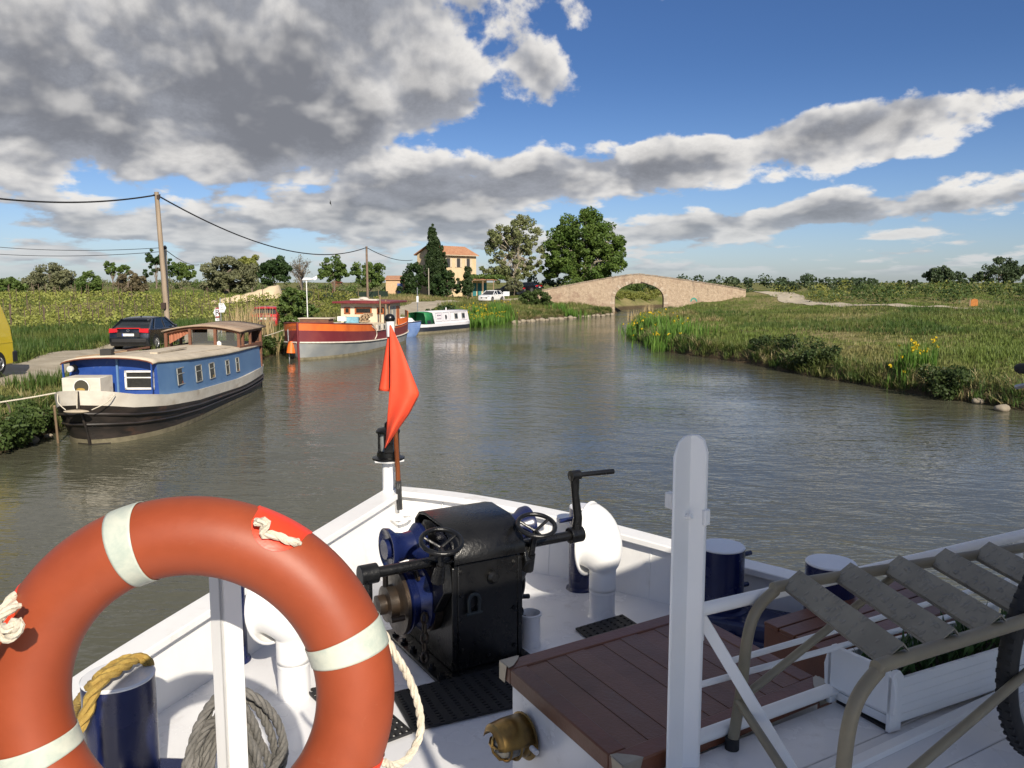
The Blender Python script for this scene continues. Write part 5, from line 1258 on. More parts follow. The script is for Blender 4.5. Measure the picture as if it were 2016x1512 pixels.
def flat_text(txt, loc, xdir, ydir, size, mat, parent, name='lettering', ext=.001):
    cu = bpy.data.curves.new(name, 'FONT'); cu.body = txt; cu.size = size; cu.extrude = ext; cu.align_x = 'CENTER'; cu.align_y = 'CENTER'
    tmp = bpy.data.objects.new(name + '_t', cu); link(tmp); dg = bpy.context.evaluated_depsgraph_get(); me = bpy.data.meshes.new_from_object(tmp.evaluated_get(dg)); bpy.data.objects.remove(tmp)
    z_ = xdir.cross(ydir).normalized(); Mx = Matrix((xdir.normalized(), ydir.normalized(), z_)).transposed().to_4x4(); Mx.translation = loc - OFF.get(parent.name, Vector()); me.transform(Mx); me.materials.clear(); me.materials.append(mat)
    o = link(bpy.data.objects.new(name, me)); o.parent = parent; return o
s_, z_ = B2.hit(645, 645, 1.95)
flat_text('alephat', B2.p(s_, bb2(s_) + .02, z_), B2.a + B2.r * .14, UP, .30, NAMEM, obt)
wm().tube([B2.p(.3, -.50, .95), B2.p(.25, -.52, .35)], [.16, .24], 10).build('bow_fender', pm('orange_fender', (.85, .17, .02), .5), obt, world=True)
# deckhouse stuff
whs0 = 10.6
CRM = pm('cream_wheelhouse', (.72, .62, .45), .6, col2=(.66, .56, .40), scale=1.5)
wz0, wz1 = 1.1, 2.66
mb = wm(); mb.prism([B2.p(whs0, -1.55, wz0), B2.p(whs0, 1.5, wz0), B2.p(whs0, 1.5, wz1), B2.p(whs0, -1.55, wz1)], B2.a * 3.0); mb.build('wheelhouse', CRM, obt, world=True)
mb = wm(); mb.prism([B2.p(whs0 - .5, -1.95, wz1), B2.p(whs0 - .5, 1.85, wz1), B2.p(whs0 - .5, 1.85, wz1 + .13), B2.p(whs0 - .5, 0, wz1 + .2), B2.p(whs0 - .5, -1.95, wz1 + .13)], B2.a * 4.0); mb.build('wheelhouse_roof', MAR, obt, world=True, bevel=.02)
wm().bar(B2.p(whs0 + .6, -1.0, wz1 + .24), B2.p(whs0 + .6, .8, wz1 + .22), .8, .08).build('roof_board', WB, obt, world=True)
wm().ball(B2.p(whs0 + .5, -.2, wz1 + .27), .35, 12, 6, (1, 1, .4)).build('roof_dome', WB, obt, world=True)
WND = pm('orange_wood', (.42, .12, .035), .5)
for (t0_, t1_) in ((-1.33, -.93), (-.62, .50), (.85, 1.32)):
    f_ = wm(); zA, zB = 1.98, 2.42
    for (a0_, a1_, b0_, b1_) in ((t0_, t1_, zA, zA + .08), (t0_, t1_, zB - .08, zB), (t0_, t0_ + .09, zA, zB), (t1_ - .09, t1_, zA, zB)):
        f_.prism([B2.p(whs0 - .03, a0_, b0_), B2.p(whs0 - .03, a1_, b0_), B2.p(whs0 - .03, a1_, b1_), B2.p(whs0 - .03, a0_, b1_)], B2.a * .03)
    w_ = f_.build('window', WND, obt, world=True)
    wm().prism([B2.p(whs0 - .012, t0_ + .08, zA + .07), B2.p(whs0 - .012, t1_ - .08, zA + .07), B2.p(whs0 - .012, t1_ - .08, zB - .07), B2.p(whs0 - .012, t0_ + .08, zB - .07)], B2.a * .01).build('pane', GLS, w_, world=True)
for k in range(3):
    wm().prism([B2.p(whs0 + .3 + .9 * k, 1.5, 1.3), B2.p(whs0 + .95 + .9 * k, 1.5, 1.3), B2.p(whs0 + .95 + .9 * k, 1.5, 2.45), B2.p(whs0 + .3 + .9 * k, 1.5, 2.45)], B2.r * .02).build('side_panel', WND if k == 2 else REV, obt, world=True)
for (a, t_, h_) in ((whs0 - .6, 1.25, 3.2), (whs0 - .4, 1.55, 2.9), (whs0 - .15, 1.7, 2.8)):
    wm().tube([B2.p(a, t_, 1.2), B2.p(a, t_, h_)], .05, 8).build('mast', WOODP, obt, world=True)
# coamings, firewood, tarp, table, boxes
mb = wm(); mb.prism([B2.p(7.2, -.9, 1.1), B2.p(7.2, 1.5, 1.1), B2.p(7.2, 1.5, 1.5), B2.p(7.2, -.9, 1.5)], B2.a * 2.6); mb.build('hatch_coaming', CRM, obt, world=True)
for k in range(4):
    a = 6.5 + .95 * k
    q_ = wm(); q_.prism([B2.p(a, bb2(a) - .02, 1.16), B2.p(a + .7, bb2(a) - .02, 1.16), B2.p(a + .7, bb2(a) - .02, 1.52), B2.p(a, bb2(a) - .02, 1.52)], B2.r * .10); w_ = q_.build('porthole_panel', WB, obt, world=True)
    wm().prism([B2.p(a + .28, bb2(a) + .08, 1.22), B2.p(a + .46, bb2(a) + .08, 1.22), B2.p(a + .46, bb2(a) + .08, 1.44), B2.p(a + .28, bb2(a) + .08, 1.44)], B2.r * .012).build('porthole', GLS, w_, world=True)
wm().prism([B2.p(12.6, 1.62, 1.2), B2.p(14.6, 1.62, 1.2), B2.p(14.6, 1.62, 1.62), B2.p(12.6, 1.62, 1.62)], B2.r * .06).build('orange_screen', ORG, obt, world=True)
wm().prism([B2.p(14.5, 1.75, 1.4), B2.p(15.6, 1.25, 1.45), B2.p(15.6, 1.25, 2.1), B2.p(14.5, 1.75, 2.05)], B2.r * .06).build('stern_gate', WND, obt, world=True)
for k in range(26):
    a = random.uniform(-.32, .32); wm().cyl(B2.p(8.6, .7 + a, 1.62 + .11 * (k % 5)), B2.p(9.1, .7 + a, 1.62 + .11 * (k % 5)), .055, n=6).build('log', pm('cut_log', (.36, .25, .15), .9), obt, world=True)
wm().box(B2.p(8.7, -.15, 1.70), (.9, .5, .35), R(-8)).build('blue_crate', pm('pale_blue_tarp', (.18, .38, .48), .7), obt, world=True)
wm().box(B2.p(8.3, -.65, 1.78), (.5, .3, .3), R(-8)).build('white_crate', WFR, obt, world=True)
wm().box(B2.p(6.2, -.3, 1.45), (.5, .6, .4), R(-8)).build('drum_box', WB, obt, world=True)
wm().box(B2.p(2.6, .0, 1.86), (1.6, .8, .34), R(-8)).build('bow_hatch', WD, obt, world=True)
wm().box(B2.p(2.6, .0, 2.06), (1.8, .9, .05), R(-8)).build('bow_hatch_lid', RFB, obt, world=True)
wm().tube(dense([B2.p(5.5, 2.05, 1.55), B2.p(6.1, 2.16, 1.3), B2.p(6.4, 2.15, .95), B2.p(6.1, 2.14, .72)], 5), .03, 6).build('draped_hose', WLN, obt, world=True)
rope('mooring_line', 'white mooring line from the orange barge bow to the reeds', [B2.p(1.0, -1.2, 1.5), B2.p(1.2, -2.2, 1.2), B2.p(1.6, -3.4, 1.0)], .02, WROPE, 6)
tag(wm().tube([atY(566.5, 648, 43.2), atY(571.5, 740, 43.0)], .03, 6).build('mooring_pole', STEEL), 'thin steel mooring pole standing in the water at the orange barge bow', 'pole')

# ---- little blue boat with white cover
sbt = thing('small_boat', 'small blue clinker boat with white cabin top between the two larger boats', 'boat', loc=(-7.6, 61, 0))
B3 = Boat(sbt, (-6.75, 61.6), R(168)); b3 = ip([0, .25, .7, 1.5, 2.5, 4.2], [.03, .35, .62, .85, .92, .75]); g3 = ip([0, 1.5, 4.2], [1.12, .98, .98]); st3 = list(np.linspace(0, 4.2, 15))
BL3 = pm('powder_blue', (.12, .20, .42), .6, col2=(.16, .25, .47), scale=3)
for k in range(7):
    f0_, f1_ = k / 7, (k + 1) / 7
    for sg in (1, -1):
        mb = wm(); mb.grid([[B3.p(a + .45 * (1 - f0_) ** 2 * max(0, 1 - a), sg * (b3(a) * (.72 + .28 * f0_) + .016), -.05 + (g3(a) + .05) * f0_), B3.p(a + .45 * (1 - f1_) ** 2 * max(0, 1 - a), sg * (b3(a) * (.72 + .28 * f1_)), -.05 + (g3(a) + .05) * f1_)] for a in st3]); mb.build('plank', BL3, sbt, world=True, ang=60)
for sg in (1, -1):
    wm().tube([B3.p(a, sg * (b3(a) + .02), g3(a)) for a in st3], .035, 6).build('gunwale', NAVY, sbt, world=True)
mb = wm(); mb.grid([[B3.p(a, t_ * b3(a), g3(a) - .02 + (1 - t_ * t_) * .06) for t_ in (-1, 0, 1)] for a in st3]); mb.build('deck', WFR, sbt, world=True)
mb = wm(); mb.grid([[B3.p(a, t_ * b3(a) * .72, g3(a) + .02 + h_ * (1 - t_ ** 4)) for t_ in (-1, -.8, -.4, 0, .4, .8, 1)] for a, h_ in ((.55, .02), (.75, .28), (1.4, .42), (3.0, .46), (3.6, .42), (3.7, .02))]); mb.build('cabin_top', WFR, sbt, world=True)

# ---- white and green narrowboat
nbt = thing('narrowboat', 'white narrowboat with green stern hood moored before the yellow irises', 'narrowboat', loc=(-6, 68, 0))
B4 = Boat(nbt, (-7.9, 64.6), R(61)); L4 = 7.9
NW = pm('clean_white', (.74, .72, .74), .45, col2=(.68, .66, .68), scale=1); GRN = pm('green_hood', (.015, .16, .05), .6, col2=(.02, .20, .065), scale=2); DK = pm('navy_black', (.02, .022, .03), .5)
b4 = ip([0, .25, .8, 1.5, 6.5, L4 - .4, L4], [.35, .7, .95, 1.02, 1.02, .75, .25]); st4 = list(np.linspace(0, L4, 20))
strake(B4, st4, lambda a: .14, lambda a: .50, b4, b4, DK, 'hull_side', nbt); strake(B4, st4, lambda a: -.2, lambda a: .16, b4, b4, SC, 'waterline_band', nbt, .01); strake(B4, st4, lambda a: .50, lambda a: .72 + .1 * max(0, (a - 6) / 2), b4, b4, NW, 'gunwale_strake', nbt, .012)
mb = wm(); mb.grid([[B4.p(a, -b4(a), .70), B4.p(a, b4(a), .70)] for a in st4]); mb.build('deck', NW, nbt, world=True)
for sg in (1, -1):
    mb = wm(); mb.prism([B4.p(2.1, sg * .9, .7), B4.p(7.2, sg * .9, .72), B4.p(7.05, sg * .78, 1.66), B4.p(1.85, sg * .78, 1.62)], B4.r * (-.03 * sg)); mb.build('cabin_side', NW, nbt, world=True)
mb = wm(); mb.grid([[B4.p(a, t_ * .8, 1.63 + .07 * (1 - t_ * t_)) for t_ in (-1, -.5, 0, .5, 1)] for a in (1.75, 4.5, 7.15)]); mb.build('cabin_roof', NW, nbt, world=True, solid=.03)
mb = wm(); mb.poly([B4.p(7.2, -.9, .7), B4.p(7.2, .9, .7), B4.p(7.05, .78, 1.66), B4.p(7.05, -.78, 1.66)]); mb.build('cabin_end', NW, nbt, world=True)
for a in (4.95, 6.05):
    w_ = wm(); w_.prism([B4.p(a, .872, 1.0), B4.p(a + .5, .872, 1.0), B4.p(a + .5, .815, 1.48), B4.p(a, .815, 1.48)], B4.r * .03); w_ = w_.build('window', REV, nbt, world=True)
    wm().prism([B4.p(a + .06, .875, 1.06), B4.p(a + .44, .875, 1.06), B4.p(a + .44, .825, 1.42), B4.p(a + .06, .825, 1.42)], B4.r * .035).build('pane', GLS, w_, world=True)
for a, w4 in ((2.25, .85), (3.3, .85), (4.35, 2.5)):
    f_ = wm(); P4 = lambda a_, z_: B4.p(a_, .9 - .12 * (z_ - .7) / .96 + .012, z_)
    f_.tube([P4(a, .88), P4(a + w4, .88), P4(a + w4, 1.55), P4(a, 1.55)], .016, 4, closed=True); f_.build('panel_line', pm('grey_line', (.30, .30, .33), .6), nbt, world=True)
wm().ball(B4.p(3.65, .88, 1.2), .1, 8, 6, (1, .3, 2.0)).build('door_handle', DK, nbt, world=True)
for z_ in (1.38, 1.10):
    wm().prism([B4.p(2.4, .90, z_), B4.p(2.95, .90, z_), B4.p(2.95, .89, z_ + .09), B4.p(2.4, .89, z_ + .09)], B4.r * .01).build('faded_lettering', pm('pale_pink_mark', (.62, .52, .58), .7), nbt, world=True)
mb = wm(); mb.grid([[B4.p(a, t_ * .86, z_) for t_, z_ in ((-1, .72), (-.98, 1.3), (-.85, 1.6), (0, 1.68), (.85, 1.6), (.98, 1.3), (1.04, .72))] for a in (.75, 1.3, 1.9)]); mb.build('canvas_hood', GRN, nbt, world=True, solid=.02)
mb = wm(); mb.poly([B4.p(1.85, -.86, .72), B4.p(1.85, .86, .72), B4.p(1.85, .75, 1.6), B4.p(1.85, -.75, 1.6)]); mb.build('hood_front', GRN, nbt, world=True)
wm().prism([B4.p(1.0, .88, .75), B4.p(1.5, .88, .75), B4.p(1.5, .86, 1.02), B4.p(1.0, .86, 1.02)], B4.r * .03).build('opening', DK, nbt, world=True)
wm().tube([B4.p(5.0, 0, 1.7), B4.p(5.0, 0, 1.92)], .05, 8).build('chimney', NW, nbt, world=True)

# ================================================================== VEHICLES
TYRE = pm('tyre_rubber', (.016, .016, .017), .8); ALLOY = pm('alloy_rim', (.45, .45, .46), .35, metal=.7); CGL = pm('car_glass', (.012, .015, .018), .05, bmp=0)
TRIMB = pm('black_trim', (.018, .018, .019), .6)
def car(name, label, cat, loc, head, L=4.3, W=1.78, H=1.46, paint=None, prof='hatch', plate_rear=True, red=True, group=None):
    c_ = thing(name, label, cat, loc=tuple(loc), rz=head, group=group)
    z0 = .19; belt = H * .63; hw = W / 2
    if prof == 'van':
        body = [(-L / 2, .45), (-L / 2 + .03, .95), (-L / 2 + .10, H * .62), (-L / 2 + .38, H - .1), (-L / 2 + .65, H), (L * .12, H), (L * .22, H - .06), (L * .32, H * .62), (L * .46, H * .52), (L / 2, H * .4), (L / 2 + .02, .4), (L / 2 - .1, z0 + .05), (-L / 2 + .1, z0 + .05)]
    else:
        body = [(-L / 2 + .02, .38), (-L / 2 + .03, .62), (-L / 2 + .12, belt + .04), (-L * .28, belt + .02), (L * .18, belt), (L * .40, belt * .93), (L / 2 - .03, belt * .78), (L / 2, .42), (L / 2 - .08, z0), (-L / 2 + .12, z0)]
    mb = wm(); rows = []
    for yy, k in ((-hw, .0), (-hw * .96, 1), (0, 1.02), (hw * .96, 1), (hw, 0)): pass
    n = len(body); secs = []
    for y_, ins in ((-hw, .06), (-hw * .92, .0), (hw * .92, .0), (hw, .06)):
        cx = 0; cz = belt * .6
        secs.append([Vector((x_ * (1 - ins * .35), y_ * (1 - (.13 * max(0, (z_ - belt)) / max(.01, H - belt) if prof == 'van' else 0)), z_ - (z_ - cz) * ins * .5)) for x_, z_ in body])
    vs = [p for s_ in secs for p in s_]; fs = [(i * n + k, i * n + (k + 1) % n, (i + 1) * n + (k + 1) % n, (i + 1) * n + k) for i in range(3) for k in range(n)] + [tuple(range(n)), tuple(3 * n + k for k in range(n))]
    mb._a(vs, fs); bd_ = mb.build('body', paint, c_, bevel=.03, ang=50)
    if prof != 'van':
        g0 = [(-L / 2 + .18, belt), (-L * .27, H - .10), (-L * .10, H - .05), (L * .06, H - .07), (L * .27, belt - .02)]
        mb = wm(); wi = [hw * .93, hw * .74, hw * .74, hw * .74, hw * .93]
        vs = [Vector((x_, -w_, z_)) for (x_, z_), w_ in zip(g0, wi)] + [Vector((x_, w_, z_)) for (x_, z_), w_ in zip(g0, wi)]
        mb._a(vs, [(0, 1, 6, 5), (1, 2, 7, 6), (2, 3, 8, 7), (3, 4, 9, 8), (0, 4, 3, 2, 1), (5, 6, 7, 8, 9)]); mb.build('windows', CGL, c_)
        mb = wm(); mb.grid([[(-L * .30, y_, H - .14 + .0 * y_), (-L * .24, y_, H - .05 - .06 * (y_ / hw) ** 2), (-L * .08, y_, H - .01 - .06 * (y_ / hw) ** 2), (L * .05, y_, H - .045 - .05 * (y_ / hw) ** 2), (L * .085, y_, H - .10)] for y_ in np.linspace(-hw * .76, hw * .76, 7)]); mb.build('roof', paint, c_, solid=.03)
        for sg in (-1, 1):
            for (xa, za), (xb, zb2) in (((-L / 2 + .2, belt), (-L * .27, H - .08)), ((L * .27, belt), (L * .07, H - .06)), ((-.12, belt), (-.08, H - .06)), ((-L * .33, belt), (-L * .20, H - .08))):
                wm().bar((xa, sg * hw * .945, za), (xb, sg * hw * .755, zb2), .075, .03, up=(0, sg, .3)).build('pillar', paint, c_)
    for sx_ in (-L * .31, L * .325):
        for sg in (-1, 1):
            ar = wm(); ar.cyl((sx_, sg * (hw - .10), .33), (sx_, sg * (hw + .004), .33), .37, n=20); ar.build('wheel_arch', TRIMB, c_)
            t_ = wm(); t_.lathe([(.20, -.1), (.29, -.1), (.315, -.06), (.315, .06), (.29, .1), (.20, .1)], (sx_, sg * (hw - .085), .315), (0, 1, 0), 22); w_ = t_.build('wheel', TYRE, c_)
            r_ = wm()
            r_.lathe([(.21, 0), (.215, .02), (.19, .02), (.18, .0)], (sx_, sg * (hw + .015), .315), (0, sg, 0), 20)
            for k in range(5):
                a = 2 * math.pi * k / 5; r_.bar((sx_, sg * (hw + .02), .315), (sx_ + .19 * math.cos(a), sg * (hw + .02), .315 + .19 * math.sin(a)), .05, .02, up=(0, 1, 0))
            r_.build('rim', ALLOY, w_)
    RL = pm('tail_lamp_red', (.55, .012, .012), .18, coat=.6); HL = pm('head_lamp', (.55, .56, .58), .12); PLT = pm('plate_white', (.75, .75, .74), .5)
    if prof == 'hatch':
        for sg in (-1, 1):
            wm().prism([(-L / 2 + .02, sg * hw * .98, belt - .13), (-L / 2 - .015, sg * hw * .55, belt - .10), (-L / 2 + .0, sg * hw * .55, belt + .06), (-L / 2 + .06, sg * hw * .97, belt + .06)], (.16, 0, 0)).build('tail_lamp', RL, c_)
            wm().box((L / 2 - .16, sg * hw * .75, belt * .74), (.3, .36, .13)).build('head_lamp', HL, c_, bevel=.02)
        wm().bar((-L / 2 + .02, -hw * .6, belt + .075), (-L / 2 + .02, hw * .6, belt + .075), .05, .035).build('light_bar', RL, c_)
        wm().box((-L / 2 - .0, 0, .70), (.05, 1.0, .20)).build('plate_recess', TRIMB, c_)
        pl_ = wm().box((-L / 2 - .032, 0, .70), (.02, .52, .11)).build('number_plate', PLT, c_)
        wm().box((-L / 2 - .044, .24, .70), (.004, .04, .11)).build('plate_band', pm('plate_blue', (.02, .06, .35), .5), pl_)
        flat_text('CA 853 QB', Vector((-L / 2 - .045, -.02, .70)), Vector((0, -1, 0)), UP, .10, TRIMB, pl_)
        wm().tube([(-L / 2 - .02, .06 * math.cos(R(q)), .885 + .04 * math.sin(R(q))) for q in range(0, 360, 30)], .01, 6, closed=True).build('badge', ALLOY, c_)
        wm().box((-L / 2 + .02, 0, .44), (.10, W * .86, .18)).build('bumper', TRIMB, c_, bevel=.03)
        wm().ball((-L * .17, 0, H + .01), .035, 8, 6, (2.0, .6, 1)).build('antenna_fin', TRIMB, c_)
        wm().box((L / 2 - .02, 0, .52), (.06, W * .55, .16)).build('grille', TRIMB, c_, bevel=.02)
        wm().box((L / 2 + .012, 0, .50), (.02, .52, .11)).build('number_plate', PLT, c_)
        for sg in (-1, 1):
            wm().ball((L * .19, sg * (hw + .06), belt + .06), .09, 8, 6, (.7, 1.1, .75)).build('door_mirror', paint, c_)
            wm().box((-.25, sg * (hw - .01), belt - .12), (.18, .03, .03)).build('door_handle', TRIMB, c_)
    return c_
def gz(p): return Vector((p.x, p.y, hz1(p.x, p.y) + .03))
p = atY(253, 694, 36.6) + Vector((0, 2.15, 0)); car('hatchback_car', 'dark blue-grey hatchback parked on the track behind the houseboat', 'car', gz(p), R(91), 4.3, 1.77, 1.45, pm('dark_metallic', (.022, .026, .034), .28, metal=.55, coat=.8, bmp=0), group='cars parked on the left bank')
p = atY(531, 645, 55); car('red_car', 'red car half hidden behind the dry reeds', 'car', gz(p), R(95), 4.1, 1.75, 1.46, pm('red_metallic', (.42, .014, .022), .3, coat=.8, bmp=0), group='cars parked on the left bank')
p = atY(968, 594, 106); car('white_car', 'white car coming down the track before the house', 'car', gz(p), R(-118), 3.95, 1.72, 1.48, pm('white_car_paint', (.78, .78, .78), .3, coat=.8, bmp=0), group='cars parked on the left bank')
p = atY(1003, 574, 122); car('dark_car', 'dark estate car parked under the pale tree by the house', 'car', gz(p), R(172), 4.5, 1.8, 1.5, pm('black_metallic', (.012, .014, .02), .28, metal=.4, coat=.8, bmp=0), group='cars parked on the left bank')
p = atY(1037, 574, 124); car('dark_car', 'dark car behind the bush by the bridge end', 'car', gz(p), R(150), 4.3, 1.8, 1.45, pm('black_metallic', (.012, .014, .02), .28), group='cars parked on the left bank')
# yellow van at the left edge of the picture: its rear corner shows
YEL = pm('yellow_van_paint', (.70, .52, .012), .35, col2=(.66, .49, .012), scale=2, coat=.6, bmp=0)
vh = R(271); vL, vW, vH = 4.8, 1.9, 2.3
vw = at(2, 741, 1.08); vloc = Vector((vw.x - vW / 2 - .02, vw.y - vL * .31, 0))
van = car('delivery_van', 'yellow delivery van cut off by the left edge of the picture', 'van', gz(vloc), vh, vL, vW, vH, YEL, 'van')
for sg in (-1, 1):
    wm().box((-vL / 2 + .02, sg * vW * .36, .48), (.30, vW * .30, .36)).build('bumper', TRIMB, van, bevel=.05)
    mb = wm(); mb.prism([(-vL / 2 + .35, sg * (vW / 2 - .045), 1.12), (-vL * .02, sg * (vW / 2 - .04), 1.12), (-vL * .02, sg * (vW / 2 - .10), 1.68), (-vL / 2 + .52, sg * (vW / 2 - .10), 1.68)], (0, sg * .03, 0)); mb.build('pressed_panel', YEL, van, bevel=.01)
    wm().box((-vL * .16, sg * (vW / 2 + .0), 1.0), (.30, .03, .06)).build('door_handle', TRIMB, van)
    wm().bar((-vL / 2 + .1, sg * (vW / 2 + .003), .95), (vL * .2, sg * (vW / 2 + .003), .95), .01, .03).build('rub_strip', YEL, van)
wm().box((-vL / 2 + .01, 0, .48), (.16, vW * .9, .28)).build('bumper', TRIMB, van, bevel=.05)

# ================================================================== POLES, WIRES, SIGNS, TURBINE
POLEW = pm('bleached_pole_wood', (.36, .28, .20), .85, col2=(.28, .215, .155), scale=2, stretch=(4, 4, .4), bmp=.5)
CONC = pm('pole_grey', (.40, .36, .29), .85, scale=3)
BLKW = pm('cable_black', (.012, .012, .013), .6, bmp=0)
def upole(label, ut, vt, ub, vb, Y, r0, r1, mat):
    a, b_ = atY(ub, vb, Y), atY(ut, vt, Y); g = hz1(a.x, a.y); a = a + (a - b_).normalized() * max(0, (a.z - g) + .3)
    p_ = thing('utility_pole', label, 'utility pole', loc=tuple(a), group='utility poles along the track')
    wm().tube([a, a.lerp(b_, .5), b_], [r0, (r0 + r1) / 2, r1], 10).build('pole', mat, p_, world=True)
    return p_, b_
P1, t1_ = upole('tall bleached wooden utility pole rising behind the dark hatchback', 308, 378, 330, 640, 41, .14, .105, POLEW)
wm().box(t1_ + Vector((.10, -.05, -.25)), (.12, .10, .2)).build('bracket', IRON, P1, world=True)
wm().tube([t1_ + Vector((-.16, 0, -.14)), t1_ + Vector((.18, 0, -.14))], .035, 6).build('insulator', BLKW, P1, world=True)
pb_ = atY(322, 602, 40.8); wm().box(pb_, (.2, .16, .3)).build('junction_box', IRON, P1, world=True)
P2, t2_ = upole('shorter grey utility pole close behind the tall wooden one', 325, 491, 331, 640, 45, .11, .085, CONC)
wm().lathe([(.09, 0), (.11, .12), (.02, .22)], t2_, UP, 8).build('cap', BLKW, P2, world=True)
P3, t3_ = upole('slender wooden utility pole beyond the orange barge', 721.5, 485, 724, 592, 76, .12, .09, pm('dark_pole_wood', (.20, .14, .10), .9))
def wire(name, label, a, b_, sag, r, n=28):
    pts = [a.lerp(b_, k / n) - UP * (sag * 4 * (k / n) * (1 - k / n)) for k in range(n + 1)]
    return tag(wm().tube(pts, r, 5).build(name, BLKW), label, 'cable', 'overhead cables')
wire('overhead_cable', 'thick black cable entering from the left to the tall pole', atY(-60, 384, 34), t1_ - UP * .14, .32, .038)
wire('overhead_cable', 'thick black cable sagging from the tall pole to the slender pole', t1_ - UP * .14, t3_ - UP * .1, 1.55, .038)
wire('overhead_cable', 'black cable running from the slender pole towards the house', t3_ - UP * .1, ha(812, 512, 112), .45, .035)
wire('overhead_cable', 'upper thin wire from the left to the shorter pole', atY(-60, 481, 52), t2_ + UP * .1, .25, .016)
wire('overhead_cable', 'lower thin wire from the left to the shorter pole', atY(-60, 496, 52), t2_ - UP * .1, .25, .016)
wire('overhead_cable', 'thin wire from the shorter pole behind the olive tree', t2_, atY(392, 521, 80), .3, .022)
# wind turbine on a mast
tb = atY(607, 655, 51); tb.z = hz1(tb.x, tb.y); tt_ = atY(603, 551, 51)
tur = thing('wind_turbine', 'small white wind turbine on a thin mast by the orange barge', 'wind turbine', loc=tuple(tb))
wm().tube([tb - UP * .2, tt_], .032, 8).build('mast', pm('white_mast', (.72, .72, .70), .5), tur, world=True)
TW = pm('turbine_white', (.78, .78, .78), .4)
wm().tube([tt_ + Vector((-.22, -.1, .0)), tt_ + Vector((-.12, -.06, .04)), tt_ + Vector((.2, .1, .05)), tt_ + Vector((.42, .2, .06))], [.03, .10, .08, .03], 10).build('nacelle', TW, tur, world=True)
wm().prism([tt_ + Vector((.30, .15, .08)), tt_ + Vector((.58, .28, .26)), tt_ + Vector((.60, .29, .08)), tt_ + Vector((.46, .22, -.02))], (.012, -.02, 0)).build('tail_vane', TW, tur, world=True)
for k in range(3):
    a = R(20 + 120 * k); hbp = tt_ + Vector((-.24, -.12, .02)); e_ = Vector((-.45, .9, 0)).normalized() * math.cos(a) + UP * math.sin(a); tn_ = Vector((.9, .45, 0)).normalized() * .05
    wm().prism([hbp - tn_ * .4, hbp + e_ * .15 - tn_, hbp + e_ * .72, hbp + e_ * .72 + tn_ * .4, hbp + e_ * .15 + tn_], (.006, .008, .006)).build('blade', BLKW, tur, world=True)
# two canal signs
def post_sign(name, label, ub, Y, vt):
    b_ = atY(ub, 640, Y); b_.z = hz1(b_.x, b_.y); t_ = atY(ub, vt, Y); t_.x = b_.x
    s_ = thing(name, label, 'sign', loc=tuple(b_)); wm().tube([b_ - UP * .2, t_], .03, 8).build('post', STEEL, s_, world=True); return s_
SW = pm('sign_white', (.74, .76, .78), .5, bmp=0); SRD = pm('sign_red', (.30, .02, .03), .5, bmp=0); SBK = pm('sign_black', (.02, .02, .02), .5, bmp=0)
Y_ = 45
sg1 = post_sign('arrow_sign', 'white arrow-shaped notice on a post pointing right', 435.5, Y_, 586)
ap = lambda u, v, dy=0: atY(u, v, Y_ - .04 + dy)
wm().prism([ap(430.5, 597), ap(440.5, 597), ap(445, 606), ap(441.5, 615), ap(431.5, 615)], (0, .02, 0)).build('board', SW, sg1, world=True)
for v, u0, u1 in ((598.8, 432.2, 439), (602.2, 434, 438), (605.4, 434, 438), (608.6, 433, 440)):
    wm().prism([ap(u0, v - .5, -.006), ap(u1, v - .5, -.006), ap(u1, v + .5, -.006), ap(u0, v + .5, -.006)], (0, .004, 0)).build('text_line', pm('sign_grey', (.20, .21, .23), .6), sg1, world=True)
sg2 = post_sign('mooring_sign', 'red bordered sign with black R beside the arrow notice', 427.5, Y_ + .1, 605)
wm().prism([ap(420, 615.5), ap(424, 605), ap(424.8, 625)], (0, .02, 0)).build('arrow', SW, sg2, world=True)
wm().prism([ap(424, 606), ap(431.2, 605.5), ap(432, 625), ap(425, 625.8)], (0, .02, 0)).build('border', SRD, sg2, world=True)
wm().prism([ap(425, 608.3, -.006), ap(430.3, 608), ap(431, 622.5), ap(425.8, 623)], (0, -.004, 0)).build('panel', SW, sg2, world=True)
flat_text('R', ap(428, 615.4, -.016), Vector((1, 0, 0)), UP, .40, SBK, sg2)
wm().prism([ap(424, 626.5), ap(431.5, 626), ap(432, 631.5), ap(424, 632)], (0, .02, 0)).build('text_plate', SW, sg2, world=True)
for v in (627.8, 629.8):
    wm().prism([ap(425.5, v - .4, -.006), ap(431, v - .4, -.006), ap(431, v + .4, -.006), ap(425.5, v + .4, -.006)], (0, .004, 0)).build('text_line', pm('sign_grey', (.20, .21, .23), .6), sg2, world=True)
# other posts
def thin_post(name, label, u, vt, vb, Y, r, mat, cat='post'):
    a, b_ = atY(u, vb, Y), atY(u - .8, vt, Y); a.z = min(a.z, hz1(a.x, a.y))
    return tag(wm().tube([a, b_], r, 8).build(name, mat), label, cat)
thin_post('lamp_pole', 'thin pale pole in front of the dark shrubs by the house', 844.5, 528, 592, 108, .055, CONC, 'pole')
pq_ = thing('mooring_post', 'thin post with a small white box behind the narrowboat', 'post', loc=tuple(gz(atY(822, 640, 69))))
a, b_ = atY(822.5, 645, 69), atY(821.5, 566, 69); wm().tube([a, b_], .04, 6).build('post', STEEL, pq_, world=True); wm().box(atY(822, 589, 68.9), (.16, .1, .5)).build('box', SW, pq_, world=True)
bp_ = gz(atY(998, 582, 105)); brd = thing('notice_board', 'blank white board standing right of the white car', 'board', loc=tuple(bp_))
wm().prism([atY(991, 574, 105), atY(1003, 574, 105), atY(1003, 582.5, 105), atY(991, 582.5, 105)], (0, .05, 0)).build('panel', SW, brd, world=True)
